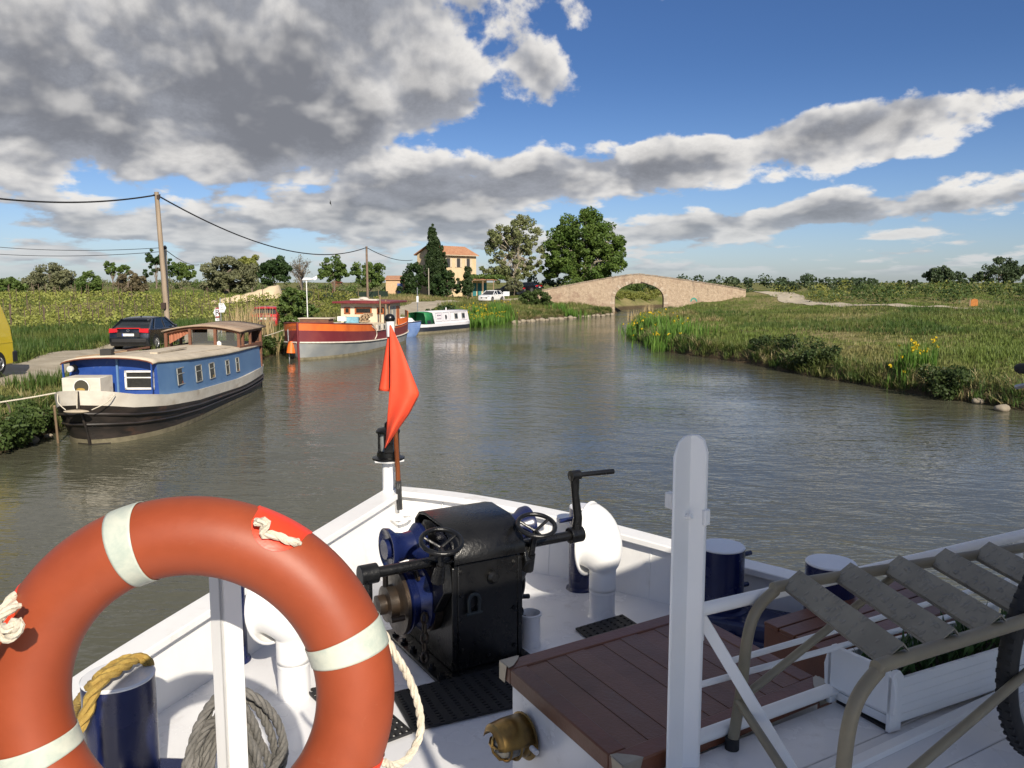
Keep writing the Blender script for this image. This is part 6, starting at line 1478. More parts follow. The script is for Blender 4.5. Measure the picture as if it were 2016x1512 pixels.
for u in (993, 1001):
    q_ = atY(u, 585, 105.05); wm().tube([Vector((q_.x, q_.y, hz1(q_.x, q_.y) - .1)), atY(u, 576, 105.05)], .03, 6).build('leg', WOODP, brd, world=True)
# rusty orange marker in the right-hand field, bird, fence, hut, sand heap
mk = on_ground(1918, 603); mkt = thing('rusty_marker', 'rounded rust-orange metal marker in the right-hand field', 'marker', loc=tuple(mk))
w_ = 14 * mk.y / 1632; wm().prism([mk + Vector((w_ * (.5 * c_), 0, z_)) for c_, z_ in ((-1, -.1), (1, -.1), (1, .45), (.7, .58), (0, .62), (-.7, .58), (-1, .45))], (0, .06, 0)).build('plate', pm('orange_rust', (.42, .16, .03), .85, col2=(.34, .12, .03)), mkt, world=True)
wm().box(mk + Vector((-w_ * .5 - .08, .03, .2)), (.1, .1, .7)).build('post', WOODP, mkt, world=True)
bd0 = atY(650, 399, 60); brd_ = wm()
for sg in (-1, 1):
    brd_.prism([bd0, bd0 + Vector((sg * .06 - .02, .05, .10)), bd0 + Vector((.02 - .06 * sg, 0, .24 * sg)), bd0 + Vector((.05, -.02, .02))], (.004, .01, 0))
brd_.tube([bd0 + Vector((-.02, 0, -.10)), bd0 + Vector((0, 0, 0)), bd0 + Vector((.05, 0, .12))], [.01, .035, .012], 6)
tag(brd_.build('bird', BLKW), 'dark bird flying with raised wings over the barges', 'bird')
fa_, fb2 = on_ground(546, 588), on_ground(764, 590)
fen = thing('screen_fence', 'low dark green screen fence behind the barge wheelhouse', 'fence', loc=tuple(fa_))
for k in range(10):
    p0_, p1_ = fa_.lerp(fb2, k / 10), fa_.lerp(fb2, (k + 1) / 10); p0_.z = hz1(p0_.x, p0_.y); p1_.z = hz1(p1_.x, p1_.y)
    wm().prism([p0_ + UP * .05, p1_ + UP * .05, p1_ + UP * .95, p0_ + UP * .95], (0, .02, 0)).build('screen_panel', pm('dark_green_net', (.018, .035, .022), .85), fen, world=True)
    wm().tube([p0_ - UP * .1, p0_ + UP * 1.1], .03, 6).build('post', WOODP, fen, world=True)
hp_ = on_ground(664, 576); hut = thing('wooden_hut', 'small dark brown wooden hut beyond the screen fence', 'hut', loc=tuple(hp_))
wm().box(hp_ + UP * .7, (1.3, 1.2, 1.5)).build('wall', WD, hut, world=True); wm().prism([hp_ + Vector((-.8, -.8, 1.45)), hp_ + Vector((.8, -.8, 1.45)), hp_ + Vector((0, -.8, 1.85))], (0, 1.6, 0)).build('roof', TRIM, hut, world=True)
sp0, sp1 = on_ground(392, 599), on_ground(545, 590)
mb = wm(); rows = []
for k in range(26):
    f = k / 25; row = []
    for j in range(9):
        g_ = j / 8; q_ = sp0.lerp(sp1, f) + Vector((0, 3.2 * g_, 0)); h_ = (1.35 * f ** .8 * math.sin(math.pi * min(1, g_ * 1.05 + .02)) ** .7) if f < .97 else .2
        row.append(Vector((q_.x, q_.y, hz1(q_.x, q_.y) - .05 + h_ + .05 * math.sin(k * 1.7 + j))))
    rows.append(row)
mb.grid(rows); tag(mb.build('sand_heap', pm('pale_sand', (.62, .50, .33), .95, col2=(.54, .43, .28), scale=1.5, bmp=.5, bscale=10), ang=80), 'long pale sand heap in the field under the olive tree', 'heap')
# ================================================================== VEGETATION
def leaf_quads(P, N, size, jitter=.9, aspect=1.5):
    """one kite-shaped leaf per point P with outward hint N"""
    n = len(P); rv = rng.normal(size=(n, 3)); nn = N * .55 + rv * jitter * .55; nn /= np.linalg.norm(nn, axis=1, keepdims=True) + 1e-9
    a = np.cross(nn, rng.normal(size=(n, 3))); a /= np.linalg.norm(a, axis=1, keepdims=True) + 1e-9; b_ = np.cross(nn, a)
    s_ = (size * rng.uniform(.6, 1.3, n))[:, None]
    V = np.stack([P - a * s_ * aspect * .5, P + b_ * s_ * .5, P + a * s_ * aspect * .5, P - b_ * s_ * .5], 1).reshape(-1, 3)
    return V
def clump_cloud(centers, radii, n_each, size, squash=.8, shell=.45):
    k = len(centers); idx_ = np.repeat(np.arange(k), n_each); n = len(idx_)
    d = rng.normal(size=(n, 3)); d /= np.linalg.norm(d, axis=1, keepdims=True)
    r = (shell + (1 - shell) * rng.random(n) ** .7)[:, None] * radii[idx_][:, None]
    off = d * r; off[:, 2] *= squash
    P = centers[idx_] + off
    return leaf_quads(P, d, size), idx_
def crown_mesh(name, mat, parent, centers, radii, n_each, size, loc, squash=.8):
    V, idx_ = clump_cloud(np.asarray(centers, float), np.asarray(radii, float), n_each, size, squash)
    nf = len(V) // 4; tone = rng.random(len(centers))[idx_] * .55 + rng.random(nf) * .45
    return raw_mesh(name, V - np.array(loc), np.arange(nf * 4).reshape(-1, 4), mat, tone, parent)
def lobes_to_clumps(lobes, n, rmul=.34, inner=.45):
    vol = np.array([l[1][0] * l[1][1] * l[1][2] for l in lobes]) ** .67; pick = rng.choice(len(lobes), n, p=vol / vol.sum())
    C_, R_ = [], []
    for i in pick:
        c_, r_ = lobes[i]; d = rng.normal(size=3); d /= np.linalg.norm(d); f = inner + (1 - inner) * rng.random() ** .6
        C_.append(np.array(c_) + d * np.array(r_) * f * .9); R_.append(min(r_) * rmul * rng.uniform(.65, 1.35))
    return np.array(C_), np.array(R_)
BARK = pm('grey_brown_bark', (.13, .10, .075), .95, col2=(.20, .16, .12), scale=6, bmp=.7, stretch=(2, 2, .5)); PALEB = pm('pale_bark', (.40, .35, .27), .9, col2=(.28, .24, .18), scale=5, bmp=.5)
def grow(name, label, cat, base, lobes, n_clump, n_each, size, mat, trunk_r, bark=None, limbs=10, rmul=.34, fork=.35, squash=.8, group=None, twig=0, inner=.45):
    n_clump = int(n_clump * 1.7); rmul *= .82; size *= .8
    bark = bark or BARK; t = thing(name, label, cat, loc=tuple(base), group=group); C_, R_ = lobes_to_clumps(lobes, n_clump, rmul, inner)
    zt_ = max(l[0][2] + l[1][2] for l in lobes) - base[2]; b0 = Vector(base)
    if trunk_r:
        mb = wm(); top_ = b0 + Vector((random.uniform(-.05, .05) * zt_, 0, zt_ * .6)); mid_ = b0.lerp(top_, fork) + Vector((.02 * zt_, 0, 0))
        mb.tube([b0 - UP * .3, b0 + UP * zt_ * .03, mid_, top_], [trunk_r * 1.35, trunk_r, trunk_r * .8, trunk_r * .3], 8)
        o_ = mb.build('trunk', bark, t, world=True)
        sel = rng.choice(len(C_), min(limbs, len(C_)), replace=False)
        for i in sel:
            e = Vector(C_[i]); f = random.uniform(fork * .7, .95); s_ = b0.lerp(top_, f); h_ = s_.lerp(e, .5) + UP * (e - s_).length * .10 + Vector((random.uniform(-.1, .1), random.uniform(-.1, .1), 0)) * (e - s_).length
            mb = wm(); mb.tube(dense([s_, h_, e], 4), [trunk_r * .45 * (1 - .85 * k / 8) for k in range(9)], 5); mb.build('limb', bark, t, world=True)
            if twig:
                mb = wm()
                for _ in range(twig):
                    q = s_.lerp(e, random.uniform(.4, 1)); mb.tube([q, q + Vector((random.gauss(0, 1), random.gauss(0, 1), abs(random.gauss(.6, .7)))) * (zt_ * .07)], [trunk_r * .10, trunk_r * .03], 3)
                tw = mb.build('twigs', bark, t, world=True); tw['kind'] = 'stuff'
    crown_mesh('crown', mat, t, C_, R_, n_each, size, base, squash)
    return t
LM = {'plane': leaf_mat('plane_leaves', (0.058, 0.109, 0.020), (0.145, 0.210, 0.043), (0.080, 0.138, 0.026)), 'dark': leaf_mat('dark_leaves', (0.023, 0.049, 0.016), (0.058, 0.102, 0.029)), 'cyp': leaf_mat('cypress_leaves', (0.026, 0.049, 0.017), (0.061, 0.096, 0.032)),
      'olive': leaf_mat('olive_leaves', (0.123, 0.138, 0.072), (0.246, 0.246, 0.138), (0.174, 0.181, 0.087)), 'mid': leaf_mat('mid_leaves', (0.065, 0.116, 0.026), (0.145, 0.203, 0.051)), 'airy': leaf_mat('airy_leaves', (0.131, 0.160, 0.058), (0.246, 0.261, 0.116)),
      'brown': leaf_mat('brownish_leaves', (0.131, 0.109, 0.065), (0.217, 0.181, 0.102)), 'bramble': leaf_mat('bramble_leaves', (0.032, 0.065, 0.017), (0.109, 0.152, 0.041), (0.065, 0.102, 0.026)), 'yel': leaf_mat('yellowish_leaves', (0.145, 0.174, 0.036), (0.290, 0.290, 0.072), (0.189, 0.203, 0.043)),
      'iris': leaf_mat('iris_leaves', (0.072, 0.174, 0.026), (0.174, 0.290, 0.051)), 'flower': leaf_mat('iris_flowers', (.62, .43, .01), (.70, .52, .03)), 'dry': leaf_mat('dry_reed', (0.493, 0.377, 0.189), (.46, .36, .20)), 'far': leaf_mat('far_leaves', (0.051, 0.080, 0.036), (0.087, 0.123, 0.058))}
LM['bramble2'] = leaf_mat('dark_bramble_leaves', (.02, .042, .012), (.075, .105, .03))
def place(u, vb, Y):
    p = atY(u, vb, Y); return Vector((p.x, p.y, hz1(p.x, p.y)))
def ell(u, vt, vb, wpx, Y, depth=1.0, dy=0):
    """ellipsoid lobe spanning v from vt to vb and wpx wide at distance Y"""
    t_, b_ = atY(u, vt, Y), atY(u, vb, Y); r_ = wpx * Y / FPX / 2
    return ((t_.x, Y + dy, (t_.z + b_.z) / 2), (r_, r_ * depth, (t_.z - b_.z) / 2))
def shrub(name, label, u, Y, parts, mat, n_clump, n_each, size, tr=.12, limbs=7, cat='tree', group='trees and shrubs on the left-hand rise', vb=None, rmul=.36, bark=None, squash=.8, **k):
    return grow(name, label, cat, place(u, vb or parts[0][2], Y), [ell(a, b_, c_, d, Y) for a, b_, c_, d in parts], n_clump, n_each, size, LM[mat], tr, bark, limbs, rmul, squash=squash, group=group, **k)
T_ = 'tree'
shrub('dark_shrub', 'dark green shrub at the far left edge of the field', 20, 76, [(18, 540, 598, 70), (-30, 545, 600, 60)], 'mid', 26, 90, .20, cat='shrub')
shrub('grey_olive_bush', 'broad grey-green bush left of the tall pole', 98, 86, [(95, 514, 578, 92), (65, 535, 580, 50), (125, 528, 580, 50)], 'olive', 46, 95, .21, cat='bush')
shrub('green_shrub', 'rounded dark green shrub right of the grey-green bush', 170, 82, [(170, 530, 578, 50), (185, 545, 580, 30)], 'mid', 24, 90, .19, cat='shrub')
shrub('small_tree', 'pair of small trees far behind between bush and pole', 222, 125, [(216, 514, 545, 26), (243, 520, 545, 26)], 'mid', 24, 70, .24)
shrub('brown_shrub', 'brownish low shrub standing alone in the dry grass', 254, 71, [(252, 534, 578, 52), (275, 540, 575, 34)], 'brown', 28, 80, .17, cat='shrub')
shrub('wispy_tree', 'wispy dark tree directly behind the tall pole', 306, 104, [(300, 490, 525, 30), (322, 500, 540, 36), (296, 520, 548, 30)], 'dark', 26, 60, .22)
shrub('mid_tree', 'green tree between the pole and the broad olive', 356, 112, [(352, 514, 552, 46), (372, 522, 552, 30)], 'mid', 28, 80, .24)
shrub('olive_tree', 'broad silver-green olive tree above the sand heap', 445, 86, [(445, 502, 556, 90), (408, 518, 576, 54), (486, 516, 570, 50), (455, 530, 578, 84)], 'olive', 80, 110, .21, tr=.3, limbs=14)
shrub('bright_tree', 'yellow-green tree rising behind the olive', 495, 104, [(492, 500, 550, 48), (475, 505, 540, 36)], 'yel', 30, 80, .24)
shrub('dense_tree', 'dense dark round tree right of the olive', 541, 96, [(541, 501, 560, 62), (525, 520, 562, 40), (560, 520, 560, 36)], 'dark', 46, 110, .22)
shrub('bare_tree', 'leafless grey-brown tree behind the wind turbine', 592, 108, [(592, 500, 555, 56)], 'brown', 18, 14, .14, tr=.16, limbs=18, twig=26)
shrub('field_tree', 'loose green tree left of the slender pole', 657, 102, [(657, 500, 552, 46), (640, 520, 560, 34), (672, 518, 556, 34)], 'mid', 36, 85, .22)
shrub('field_tree', 'loose green tree behind the slender pole', 728, 104, [(712, 508, 556, 44), (742, 512, 560, 44), (728, 525, 572, 50)], 'mid', 40, 85, .22)
shrub('tamarisk', 'feathery green tamarisk behind the barge bow', 582, 54, [(570, 560, 632, 46), (595, 572, 650, 46), (556, 600, 652, 40), (612, 600, 650, 36)], 'mid', 60, 110, .13, tr=.08, cat='bush', group='bushes along the left bank')
# around the house
shrub('cypress', 'tall dark cypress in front of the cream house', 862, 113, [(851, 440, 478, 10), (851, 444, 495, 17), (852, 452, 530, 26), (854, 470, 586, 34), (864, 462, 560, 18), (872, 478, 586, 20)], 'cyp', 170, 110, .20, tr=.22, limbs=4, rmul=.40, squash=1.5, group='trees around the house')
shrub('house_shrub', 'dark leafy shrub left of the cypress', 815, 113, [(815, 512, 585, 52), (798, 535, 585, 34)], 'dark', 40, 100, .23, cat='shrub', group='trees around the house')
shrub('house_shrub', 'dark broad shrub right of the cypress', 880, 111, [(876, 528, 586, 48), (862, 545, 586, 44), (900, 548, 580, 24)], 'dark', 42, 100, .23, cat='shrub', group='trees around the house')
shrub('small_cypress', 'small pointed cypress before the house front', 920, 110, [(920, 520, 582, 18), (920, 548, 583, 22)], 'cyp', 40, 90, .18, tr=.08, limbs=2, rmul=.45, squash=1.4, group='trees around the house')
shrub('small_cypress', 'tiny cypress top showing above the house roof', 893, 150, [(893, 480, 520, 9), (893, 495, 560, 12)], 'cyp', 18, 60, .22, tr=.1, limbs=2, rmul=.5, squash=1.4, group='trees around the house')
shrub('airy_tree', 'thinly leaved pale tree between house and plane tree', 1015, 130, [(985, 440, 520, 70), (1030, 422, 500, 80), (1050, 470, 550, 50), (975, 500, 560, 60), (1015, 500, 560, 90)], 'airy', 110, 105, .27, tr=.32, bark=PALEB, limbs=34, twig=8, rmul=.26, group='trees around the house', vb=575)
shrub('plane_tree', 'big round leafy plane tree behind the bridge', 1150, 131, [(1150, 410, 520, 120), (1110, 440, 545, 90), (1190, 430, 540, 90), (1150, 470, 562, 170), (1210, 470, 548, 60), (1092, 490, 560, 60)], 'plane', 210, 120, .33, tr=.45, bark=PALEB, limbs=40, rmul=.27, group='trees around the house', vb=572, fork=.2, inner=.5)
shrub('bank_bush', 'dense round bush at the left foot of the bridge', 1056, 100, [(1058, 570, 608, 58), (1040, 574, 606, 40), (1076, 584, 612, 34)], 'bramble', 60, 110, .17, tr=0, cat='bush', group='bushes along the left bank')
shrub('olive_bush', 'small grey bush under the pale tree', 1012, 120, [(1012, 550, 576, 44)], 'olive', 20, 70, .2, tr=.06, cat='bush', group='trees around the house')
V, idx_ = clump_cloud(np.array([list(pgp(a, g_, 2.75 + .15 * math.sin(a * 5))) for a in np.linspace(-.2, 4.6, 14) for g_ in (0, .9)]), np.full(28, .5), 60, .2, .5)
raw_mesh('vine_leaves', V - np.array(per.location), np.arange(len(V)).reshape(-1, 4), LM['mid'], rng.random(len(V) // 4), per)
mass_left = [(x_, y_, hz1(x_, y_) + random.uniform(.2, .9)) for x_, y_ in ((random.uniform(-75, -18), random.uniform(102, 130)) for _ in range(240))]
# far right horizon
FG = 'trees on the right-hand horizon'
shrub('far_tree', 'rounded tree on the right-hand horizon', 1860, 210, [(1850, 524, 562, 66), (1880, 535, 565, 60)], 'far', 50, 80, .45, tr=.25, group=FG)
shrub('far_tree', 'tall dark trees at the right edge of the horizon', 1965, 215, [(1975, 505, 560, 76), (1935, 535, 565, 44), (2010, 520, 562, 50)], 'far', 60, 80, .45, tr=.25, group=FG)
shrub('far_tree', 'low dark tree just left of the rounded horizon tree', 1790, 230, [(1785, 550, 564, 60)], 'far', 24, 50, .4, tr=.15, group=FG)
for k, (u, w_, lb) in enumerate(((1655, 28, 'leftmost of the small far trees over the field'), (1676, 24, 'second of the small far trees over the field'), (1697, 26, 'third small far tree over the field, tallest'), (1716, 22, 'rightmost of the small far trees over the field'), (1538, 22, 'single small far tree near the bridge ramp'))):
    shrub('far_tree', lb, u, 260, [(u, 545 + (k % 2) * 2, 562, w_)], 'far', 14, 45, .42, tr=.15, group=FG)
# hedge seen through the arch and beyond the bridge
def mass(name, label, pts, r, n_each, size, mat, squash=.7, jit=.4):
    C_ = np.array([[p[0] + rng.normal() * jit, p[1] + rng.normal() * jit, p[2] + rng.random() * r * .5] for p in pts]); R_ = np.array([r * rng.uniform(.6, 1.3) for _ in pts])
    V, idx_ = clump_cloud(C_, R_, n_each, size, squash); nf = len(V) // 4; tone = rng.random(len(pts))[idx_] * .6 + rng.random(nf) * .4
    return tag(raw_mesh(name, V, np.arange(nf * 4).reshape(-1, 4), LM[mat], tone), label, kind='stuff')
def ground_pts(n, fx, fy):
    o = []
    for _ in range(n):
        x_, y_ = fx(), fy(); o.append((x_, y_, hz1(x_, y_)))
    return o
mass('far_hedge', 'dark hedge on the far bank seen through the arch', [(x_, 141 + random.uniform(0, 6), 1.6 + random.uniform(0, 2.6)) for x_ in np.linspace(2, 62, 90)], 1.3, 80, .35, 'far')
def arch_pts(x0, y0, n, jx, z_):
    o = []
    for f in np.linspace(-.6, 1.7, n):
        x_, y_ = x0 + 7.6 * f + random.uniform(-jx, jx), y0 + 10 * f + random.uniform(0, 2); o.append((x_, y_, max(.1, hz1(x_, y_)) + random.uniform(.1, z_)))
    return o
mass('far_hedge', 'lighter reeds on the far bank seen through the arch', arch_pts(16.2, 126.5, 110, .6, .5), .6, 70, .15, 'yel')
mass('far_hedge', 'dark green hedge behind the reeds seen through the arch', arch_pts(13.2, 130.5, 110, 1.2, 1.3), .95, 80, .18, 'mid')
mass('bramble_undergrowth', 'yellow-green bramble undergrowth over the right-hand rise', [(x_, y_, hz1(x_, y_) + .35) for x_, y_ in ((random.uniform(33, 78), 0) for _ in range(150)) for y_ in (random.uniform(74, 96),)], 1.25, 70, .17, 'bramble')
mass('bramble_undergrowth', 'pale yellowish scrub along the crest of the right-hand rise', [(x_, y_, hz1(x_, y_) + .3) for x_, y_ in ((random.uniform(34, 95), 0) for _ in range(150)) for y_ in (random.uniform(88, 112),)], 1.2, 60, .17, 'yel')

mass('scrub', 'low olive scrub along the crest of the left-hand rise', mass_left[::2], .7, 60, .16, 'olive')
mass('scrub', 'low green scrub along the crest of the left-hand rise', [(x_ + 2, y_ - 3, z_) for x_, y_, z_ in mass_left[::3] if y_ > 108], .8, 60, .17, 'mid')
# --- grass: kite blades in tufts
def blades(px, py, pz, h, w_, n_b, lean=.35, spread=.16):
    n = len(px); idx_ = np.repeat(np.arange(n), n_b); m_ = len(idx_)
    a = rng.uniform(0, 2 * np.pi, m_); rr_ = spread * np.sqrt(rng.random(m_)); hh = h[idx_] * rng.uniform(.55, 1.15, m_); ln = rng.normal(0, lean, m_) + .08
    bx, by, bz_ = px[idx_] + rr_ * np.cos(a * 1.7), py[idx_] + rr_ * np.sin(a * 1.7), pz[idx_] - .03
    dx_, dy_ = np.cos(a), np.sin(a); wx_, wy_ = -dy_ * w_ * rng.uniform(.6, 1.3, m_), dx_ * w_
    tipx, tipy, tipz = bx + dx_ * hh * ln, by + dy_ * hh * ln, bz_ + hh
    mx, my, mz = bx + dx_ * hh * ln * .3, by + dy_ * hh * ln * .3, bz_ + hh * .5
    V = np.stack([np.stack([bx, by, bz_], -1), np.stack([mx + wx_, my + wy_, mz], -1), np.stack([tipx, tipy, tipz], -1), np.stack([mx - wx_, my - wy_, mz], -1)], 1).reshape(-1, 3)
    return V, idx_
TL = np.array(TRACK_L); TRr = np.array(PATH_R)
def pdist(x, y, P):
    d = np.full(x.shape, 1e9)
    for i in range(len(P) - 1):
        ax, ay = P[i]; ex_, ey_ = P[i + 1] - P[i]; t = np.clip(((x - ax) * ex_ + (y - ay) * ey_) / (ex_ ** 2 + ey_ ** 2), 0, 1); d = np.minimum(d, np.hypot(x - ax - t * ex_, y - ay - t * ey_))
    return d
def grass_field(name, label, n, xr, yr, hfun, w_, n_b, mat, power=1.4, dmin=.15, dmax=99, lean=.35, spread=.18, keep=None):
    y = np.exp(rng.uniform(np.log(yr[0]), np.log(yr[1]), n)); x = rng.uniform(xr[0], xr[1], n) if not callable(xr) else xr(y)
    d = sdist(x, y); ok = (d > dmin) & (d < dmax) & (pdist(x, y, TL) > 1.35 + rng.random(n) * .4) & (pdist(x, y, TRr) > .9 + .012 * y * rng.random(n))
    if keep is not None: ok &= keep(x, y, d)
    x, y, d = x[ok], y[ok], d[ok]; z = height(x, y); h = hfun(x, y, d)
    V, idx_ = blades(x, y, z, h, w_, n_b, lean, spread); nf = len(V) // 4
    tone = rng.random(len(x))[idx_] * .5 + rng.random(nf) * .5
    return tag(raw_mesh(name, V, np.arange(nf * 4).reshape(-1, 4), mat, tone), label, kind='stuff')
GR1 = leaf_mat('meadow_grass', (.098, .155, .03), (.19, .235, .056), (.25, .235, .09), pscale=.11); GR2 = leaf_mat('lush_grass', (.038, .082, .016), (.095, .15, .034), (.13, .16, .04), pscale=.2); GR3 = leaf_mat('straw_grass', (.36, .29, .14), (.46, .39, .22), (.24, .24, .09), pscale=.3)
hm = lambda x, y, d: (.10 + .13 * (.5 + .5 * np.sin(x * .31 + np.sin(y * .23) * 2))) * (1 + .006 * y)
# band of tall lush grass on the right bank
def lush(x, y, d): return (np.sin(x * .42 + y * .11) + np.sin(y * .33 - x * .15) > -.25) & (d > 2.6) & (pdist(x, y, TRr) < 26)
grass_field('grass', 'short meadow grass on the right bank', 42000, lambda y: 8 + rng.random(len(y)) * (y * .72 + 6), (20, 105), hm, .016, 6, GR1)
grass_field('grass', 'tall lush grass between the right bank and the gravel path', 22000, lambda y: 10 + rng.random(len(y)) * (y * .70), (24, 75), lambda x, y, d: .26 + .20 * rng.random(len(x)), .014, 6, GR2, keep=lush, lean=.25)
grass_field('grass', 'straw coloured grass heads on the right bank', 3000, lambda y: 8.5 + rng.random(len(y)) * (y * .70), (22, 100), lambda x, y, d: .25 + .22 * rng.random(len(x)), .010, 5, GR3, keep=lambda x, y, d: np.sin(x * .55 + 1.0) * np.sin(y * .21 + 2) > .05, lean=.25)
grass_field('grass', 'rough grass on the left bank and fields', 26000, lambda y: -10 - rng.random(len(y)) * (y * .62 + 4), (17, 110), hm, .017, 6, GR1, keep=lambda x, y, d: y < 100)
grass_field('grass', 'long green grass edging the track on the left bank', 9000, lambda y: -14 - rng.random(len(y)) * (y * .30 + 6), (24, 56), lambda x, y, d: .35 + .25 * rng.random(len(x)), .014, 6, GR2, keep=lambda x, y, d: pdist(x, y, TL) < 9, lean=.22)
grass_field('grass', 'grass on the slopes before the house and bridge', 14000, lambda y: -16 + rng.random(len(y)) * 32, (62, 112), lambda x, y, d: .25 + .3 * rng.random(len(x)), .022, 6, leaf_mat('slope_grass', (.11, .145, .037), (.22, .23, .07), (.34, .27, .13), pscale=.2))
# ragged fringe hanging over the water's edge
def edge_points(P, n, lo, hi):
    P = np.array(P); t = np.concatenate([[0], np.cumsum(np.hypot(*np.diff(P, axis=0).T))]); s_ = rng.uniform(lo, hi, n) * t[-1]
    x = np.interp(s_, t, P[:, 0]); y = np.interp(s_, t, P[:, 1]); return x, y
for nm, P, lo, hi, sx_ in (('right', RIGHT_EDGE[4:], .0, .62, 1), ('left', LEFT_EDGE[1:15], .05, 1.0, -1)):
    for lab, mat, n, hh, ln in (('dry grass hanging over the %s water edge', GR3, 650, .45, .9), ('green fringe of grass along the %s water edge', GR2, 2600, .45, .6)):
        x, y = edge_points(P, n, lo, hi); o = np.abs(rng.normal(.25, .45, n)); x = x + sx_ * o; y = y + rng.normal(0, .3, n); ok = sdist(x, y) > -.1; x, y = x[ok], y[ok]
        V, idx_ = blades(x, y, np.maximum(height(x, y), .05), np.full(len(x), hh), .013, 9, ln, .2); nf = len(V) // 4
        tag(raw_mesh('grass', V, np.arange(nf * 4).reshape(-1, 4), mat, rng.random(len(x))[idx_] * .6 + rng.random(nf) * .4), lab % nm, kind='stuff')

# --- vineyard: rows of low vines with stakes
rows_y = np.arange(46, 74, 2.1); vc_, st_ = [], []
for ry in rows_y:
    for x_ in np.arange(-62, -9 - (ry - 46) * .05, .62):
        if -21.5 < x_ < -9 and ry < 60: continue
        xx, yy = x_ + rng.normal() * .1, ry + rng.normal() * .08 + .03 * x_
        if pdist(np.array([xx]), np.array([yy]), TL)[0] < 4.5: continue
        zz = hz1(xx, yy)
        if rng.random() < .93: vc_.append((xx, yy, zz + .38 + .1 * rng.random()))
        if rng.random() < .30: st_.append((xx, yy, zz))
V, idx_ = clump_cloud(np.array(vc_), np.full(len(vc_), .36) * rng.uniform(.7, 1.25, len(vc_)), 26, .12, 1.0)
tag(raw_mesh('vine_rows', V, np.arange(len(V)).reshape(-1, 4), leaf_mat('vine_leaf', (.19, .225, .04), (.36, .37, .10), (.28, .30, .07)), rng.random(len(vc_))[idx_] * .5 + rng.random(len(V) // 4) * .5), 'rows of young leafy vines in the left-hand vineyard', kind='stuff')
mb = wm()
for (x_, y_, z_) in st_: mb.tube([(x_, y_, z_), (x_ + random.uniform(-.04, .04), y_, z_ + random.uniform(1.0, 1.45))], .028, 4)
tag(mb.build('vine_stakes', pm('stake_wood', (.12, .085, .06), .95)), 'thin wooden stakes standing in the vineyard rows', kind='stuff')
mass('vine_hedge', 'leafy vines on the bank behind the orange barge', [(x_, y_, hz1(x_, y_) + .35) for x_, y_ in ((random.uniform(-22, -11), random.uniform(64, 80)) for _ in range(90))], .55, 50, .13, 'yel')

# --- irises, brambles, reeds and bushes along the water
def reed_clump(name, label, cx, cy, rx, ry, n, h, w_, mat, flowers=0, cat='iris clump', group='yellow iris clumps at the water edge', lean=.16):
    x = cx + rng.normal(0, rx * .5, n); y = cy + rng.normal(0, ry * .5, n); z = np.maximum(height(x, y), -.1)
    base = (cx, cy, max(0, hz1(cx, cy))); t = thing(name, label, cat, loc=base, group=group)
    V, idx_ = blades(x, y, z, np.full(n, h), w_, 6, lean, .14); nf = len(V) // 4
    raw_mesh('leaves', V - np.array(base), np.arange(nf * 4).reshape(-1, 4), mat, rng.random(nf), t)
    if flowers:
        k = rng.choice(n, min(n, flowers), replace=False); P = np.stack([x[k], y[k], z[k] + h * rng.uniform(.75, 1.15, len(k))], -1); P = np.repeat(P, 5, 0) + rng.normal(0, .035, (len(k) * 5, 3))
        V = leaf_quads(P, rng.normal(size=P.shape), .075); raw_mesh('flowers', V - np.array(base), np.arange(len(V)).reshape(-1, 4), LM['flower'], rng.random(len(V) // 4), t)['kind'] = 'stuff'
    return t
p = at(1268, 668, 0); reed_clump('iris_clump', 'yellow iris clump at the tip of the right bank', p.x + .3, p.y + 1.5, 1.5, 3.6, 190, 1.15, .022, LM['iris'], 42)
p = at(1315, 690, 0); reed_clump('iris_clump', 'green iris clump just nearer than the bank tip', p.x + .5, p.y + .9, 1.6, 2.2, 170, 1.05, .020, LM['iris'], 16)
p = at(1795, 770, 0); reed_clump('iris_clump', 'tall yellow irises beside brambles on the near right bank', p.x + .35, p.y + .7, .75, .8, 75, 1.0, .015, LM['iris'], 22)
for k, (u, v, rx, lb) in enumerate(((935, 645, 1.6, 'left part of the yellow iris bed past the narrowboat'), (965, 640, 1.7, 'middle part of the yellow iris bed past the narrowboat'), (993, 634, 1.2, 'right end of the yellow iris bed, few flowers'))):
    p = at(u, v, 0); reed_clump('iris_clump', lb, p.x - .3, p.y + 1.2, rx, 2.2, 160, 1.15, .03, LM['iris'], (45, 50, 9)[k])
p = at(1120, 627, 0); reed_clump('reed_clump', 'green reeds at the water before the bridge wall', p.x, p.y + .8, 1.8, 1.0, 90, 1.1, .03, LM['iris'], 0, 'reeds', 'reeds at the water edge')
p = at(528, 690, 0.3); reed_clump('reed_clump', 'tall dry reeds between houseboat stern and orange barge', p.x - 1.2, p.y + 1.5, 1.5, 2.2, 60, 2.0, .022, LM['dry'], 0, 'reeds', 'reeds at the water edge', .22)
p = at(1290, 640, .4); reed_clump('reed_clump', 'pale dry reeds behind the iris on the right bank', p.x + 1.0, p.y + 14, 1.2, 2.0, 45, 1.3, .02, LM['dry'], 0, 'reeds', 'reeds at the water edge')
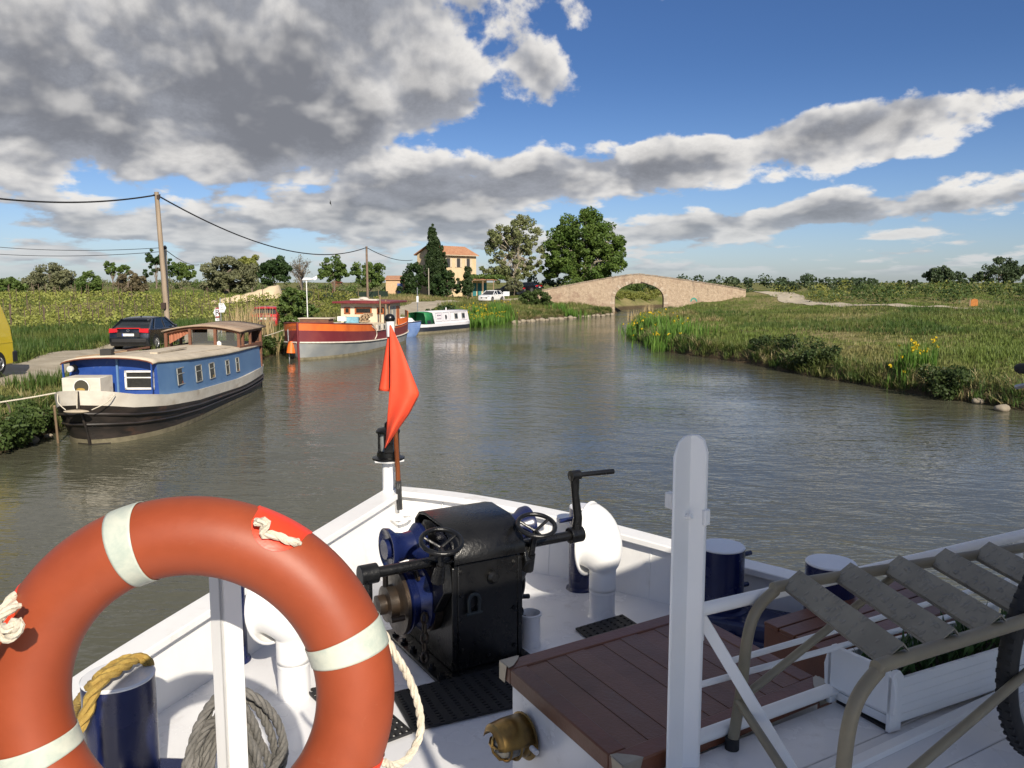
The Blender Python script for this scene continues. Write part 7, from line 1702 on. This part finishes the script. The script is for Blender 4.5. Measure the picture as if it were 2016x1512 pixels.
def bush(name, label, spots, mat, n_each, size, cat='bush', group='bramble bushes at the water edge', squash=.8):
    cx, cy = np.mean([s_[0] for s_ in spots]), np.mean([s_[1] for s_ in spots]); base = (cx, cy, max(0, hz1(cx, cy))); t = thing(name, label, cat, loc=base, group=group)
    C_, R_ = [], []
    for (x_, y_, z_, r_) in spots:
        for _ in range(9):
            d = rng.normal(size=3); d /= np.linalg.norm(d); C_.append((x_ + d[0] * r_ * .7, y_ + d[1] * r_ * .7, max(.1, z_ + d[2] * r_ * .55))); R_.append(r_ * rng.uniform(.3, .55))
    crown_mesh('foliage', LM[mat], t, C_, R_, n_each, size, base, squash)
    mb = wm()
    for k in range(14):
        q = Vector((cx, cy, base[2])) ; e = Vector(C_[int(rng.integers(len(C_)))]); mb.tube(dense([q, q.lerp(e, .5) + UP * .25, e], 3), .012, 4)
    o_ = mb.build('stems', BARK, t, world=True); o_['kind'] = 'stuff'
    return t
sp_b = []
for (u, v, r_) in ((1488, 712, .6), (1515, 718, .85), (1545, 726, 1.0), (1580, 733, 1.05), (1612, 739, .9), (1640, 742, .65)):
    p = at(u, v, 0); sp_b.append((p.x + .2, p.y + .3, .78, r_))
bush('bramble_bush', 'large dark bramble bush hanging over the right bank', sp_b, 'bramble2', 150, .085)
sp_b = []
for (u, v, r_) in ((1835, 785, .5), (1865, 790, .55), (1895, 780, .4)):
    p = at(u, v, 0); sp_b.append((p.x + .2, p.y + .3, .6, r_ * 1.3))
bush('bramble_bush', 'smaller bramble bush right of the tall yellow irises', sp_b, 'bramble2', 130, .07)
sp_b = []
for (u, v, r_) in ((-10, 880, .75), (30, 868, .65), (70, 850, .5), (20, 840, .6)):
    p = at(u, v, .2); sp_b.append((p.x - .2, p.y + .3, .55, r_))
bush('bank_bush', 'leafy bush on the near left bank beside the houseboat bow', sp_b, 'bramble', 170, .07)
sp_b = []
for (u, v, r_) in ((505, 712, .7), (525, 705, .8), (550, 695, .7), (520, 690, .7)):
    p = at(u, v, 0); sp_b.append((p.x - .4, p.y + .6, .6, r_))
bush('bank_bush', 'dark bush at the water between houseboat and orange barge', sp_b, 'bramble', 120, .10)
sp_b = []
for (u, v, r_) in ((858, 622, .9), (880, 618, .9)):
    p = at(u, v, 1.2); sp_b.append((p.x, p.y, 1.5, r_))
bush('bank_bush', 'dark shrub on the bank behind the narrowboat', sp_b, 'dark', 80, .14)
# stones at the water's edge
STN = pm('bank_stone', (.34, .29, .21), .9, col2=(.24, .20, .15), scale=3, bmp=.6, bscale=8)
def stone(label, u, v, r_, group='stones at the water edge'):
    p = at(u, v, .08); bm = bmesh.new(); bmesh.ops.create_icosphere(bm, subdivisions=2, radius=r_)
    for w_ in bm.verts: w_.co *= 1 + .22 * math.sin(w_.co.x * 9 / r_ * .3 + u) * math.cos(w_.co.y * 7 / r_ * .3 + v); w_.co.z *= .65
    me = bpy.data.meshes.new('stone'); bm.to_mesh(me); bm.free(); finish_mesh(me, 50); me.materials.append(STN); o = link(bpy.data.objects.new('stone', me)); o.location = p; tag(o, label, 'stone', group)
for k, (u, v, r_, lb) in enumerate(((1897, 782, .16, 'pale stone left of two at the right water edge'), (1925, 790, .18, 'pale stone right of two at the right water edge'), (1972, 804, .22, 'tall pale stone near the right picture edge'), (1462, 708, .22, 'stone under the dry grass left of the large bramble'), (1377, 696, .28, 'pale stone at the water beside the iris clump'), (66, 866, .16, 'pale stone in the water beside the houseboat bow'), (96, 858, .10, 'small white stone near the houseboat bow'))):
    stone(lb, u, v, r_)
for k in range(22):
    f = k / 21; u = 1012 + (1205 - 1012) * f; v = 634.5 - 15 * f + .8 * math.sin(k * 2.1)
    stone('pale edging stone in the row along the water before the bridge', u, v, .30 + .08 * math.sin(k * 3.3), 'edging stones before the bridge')
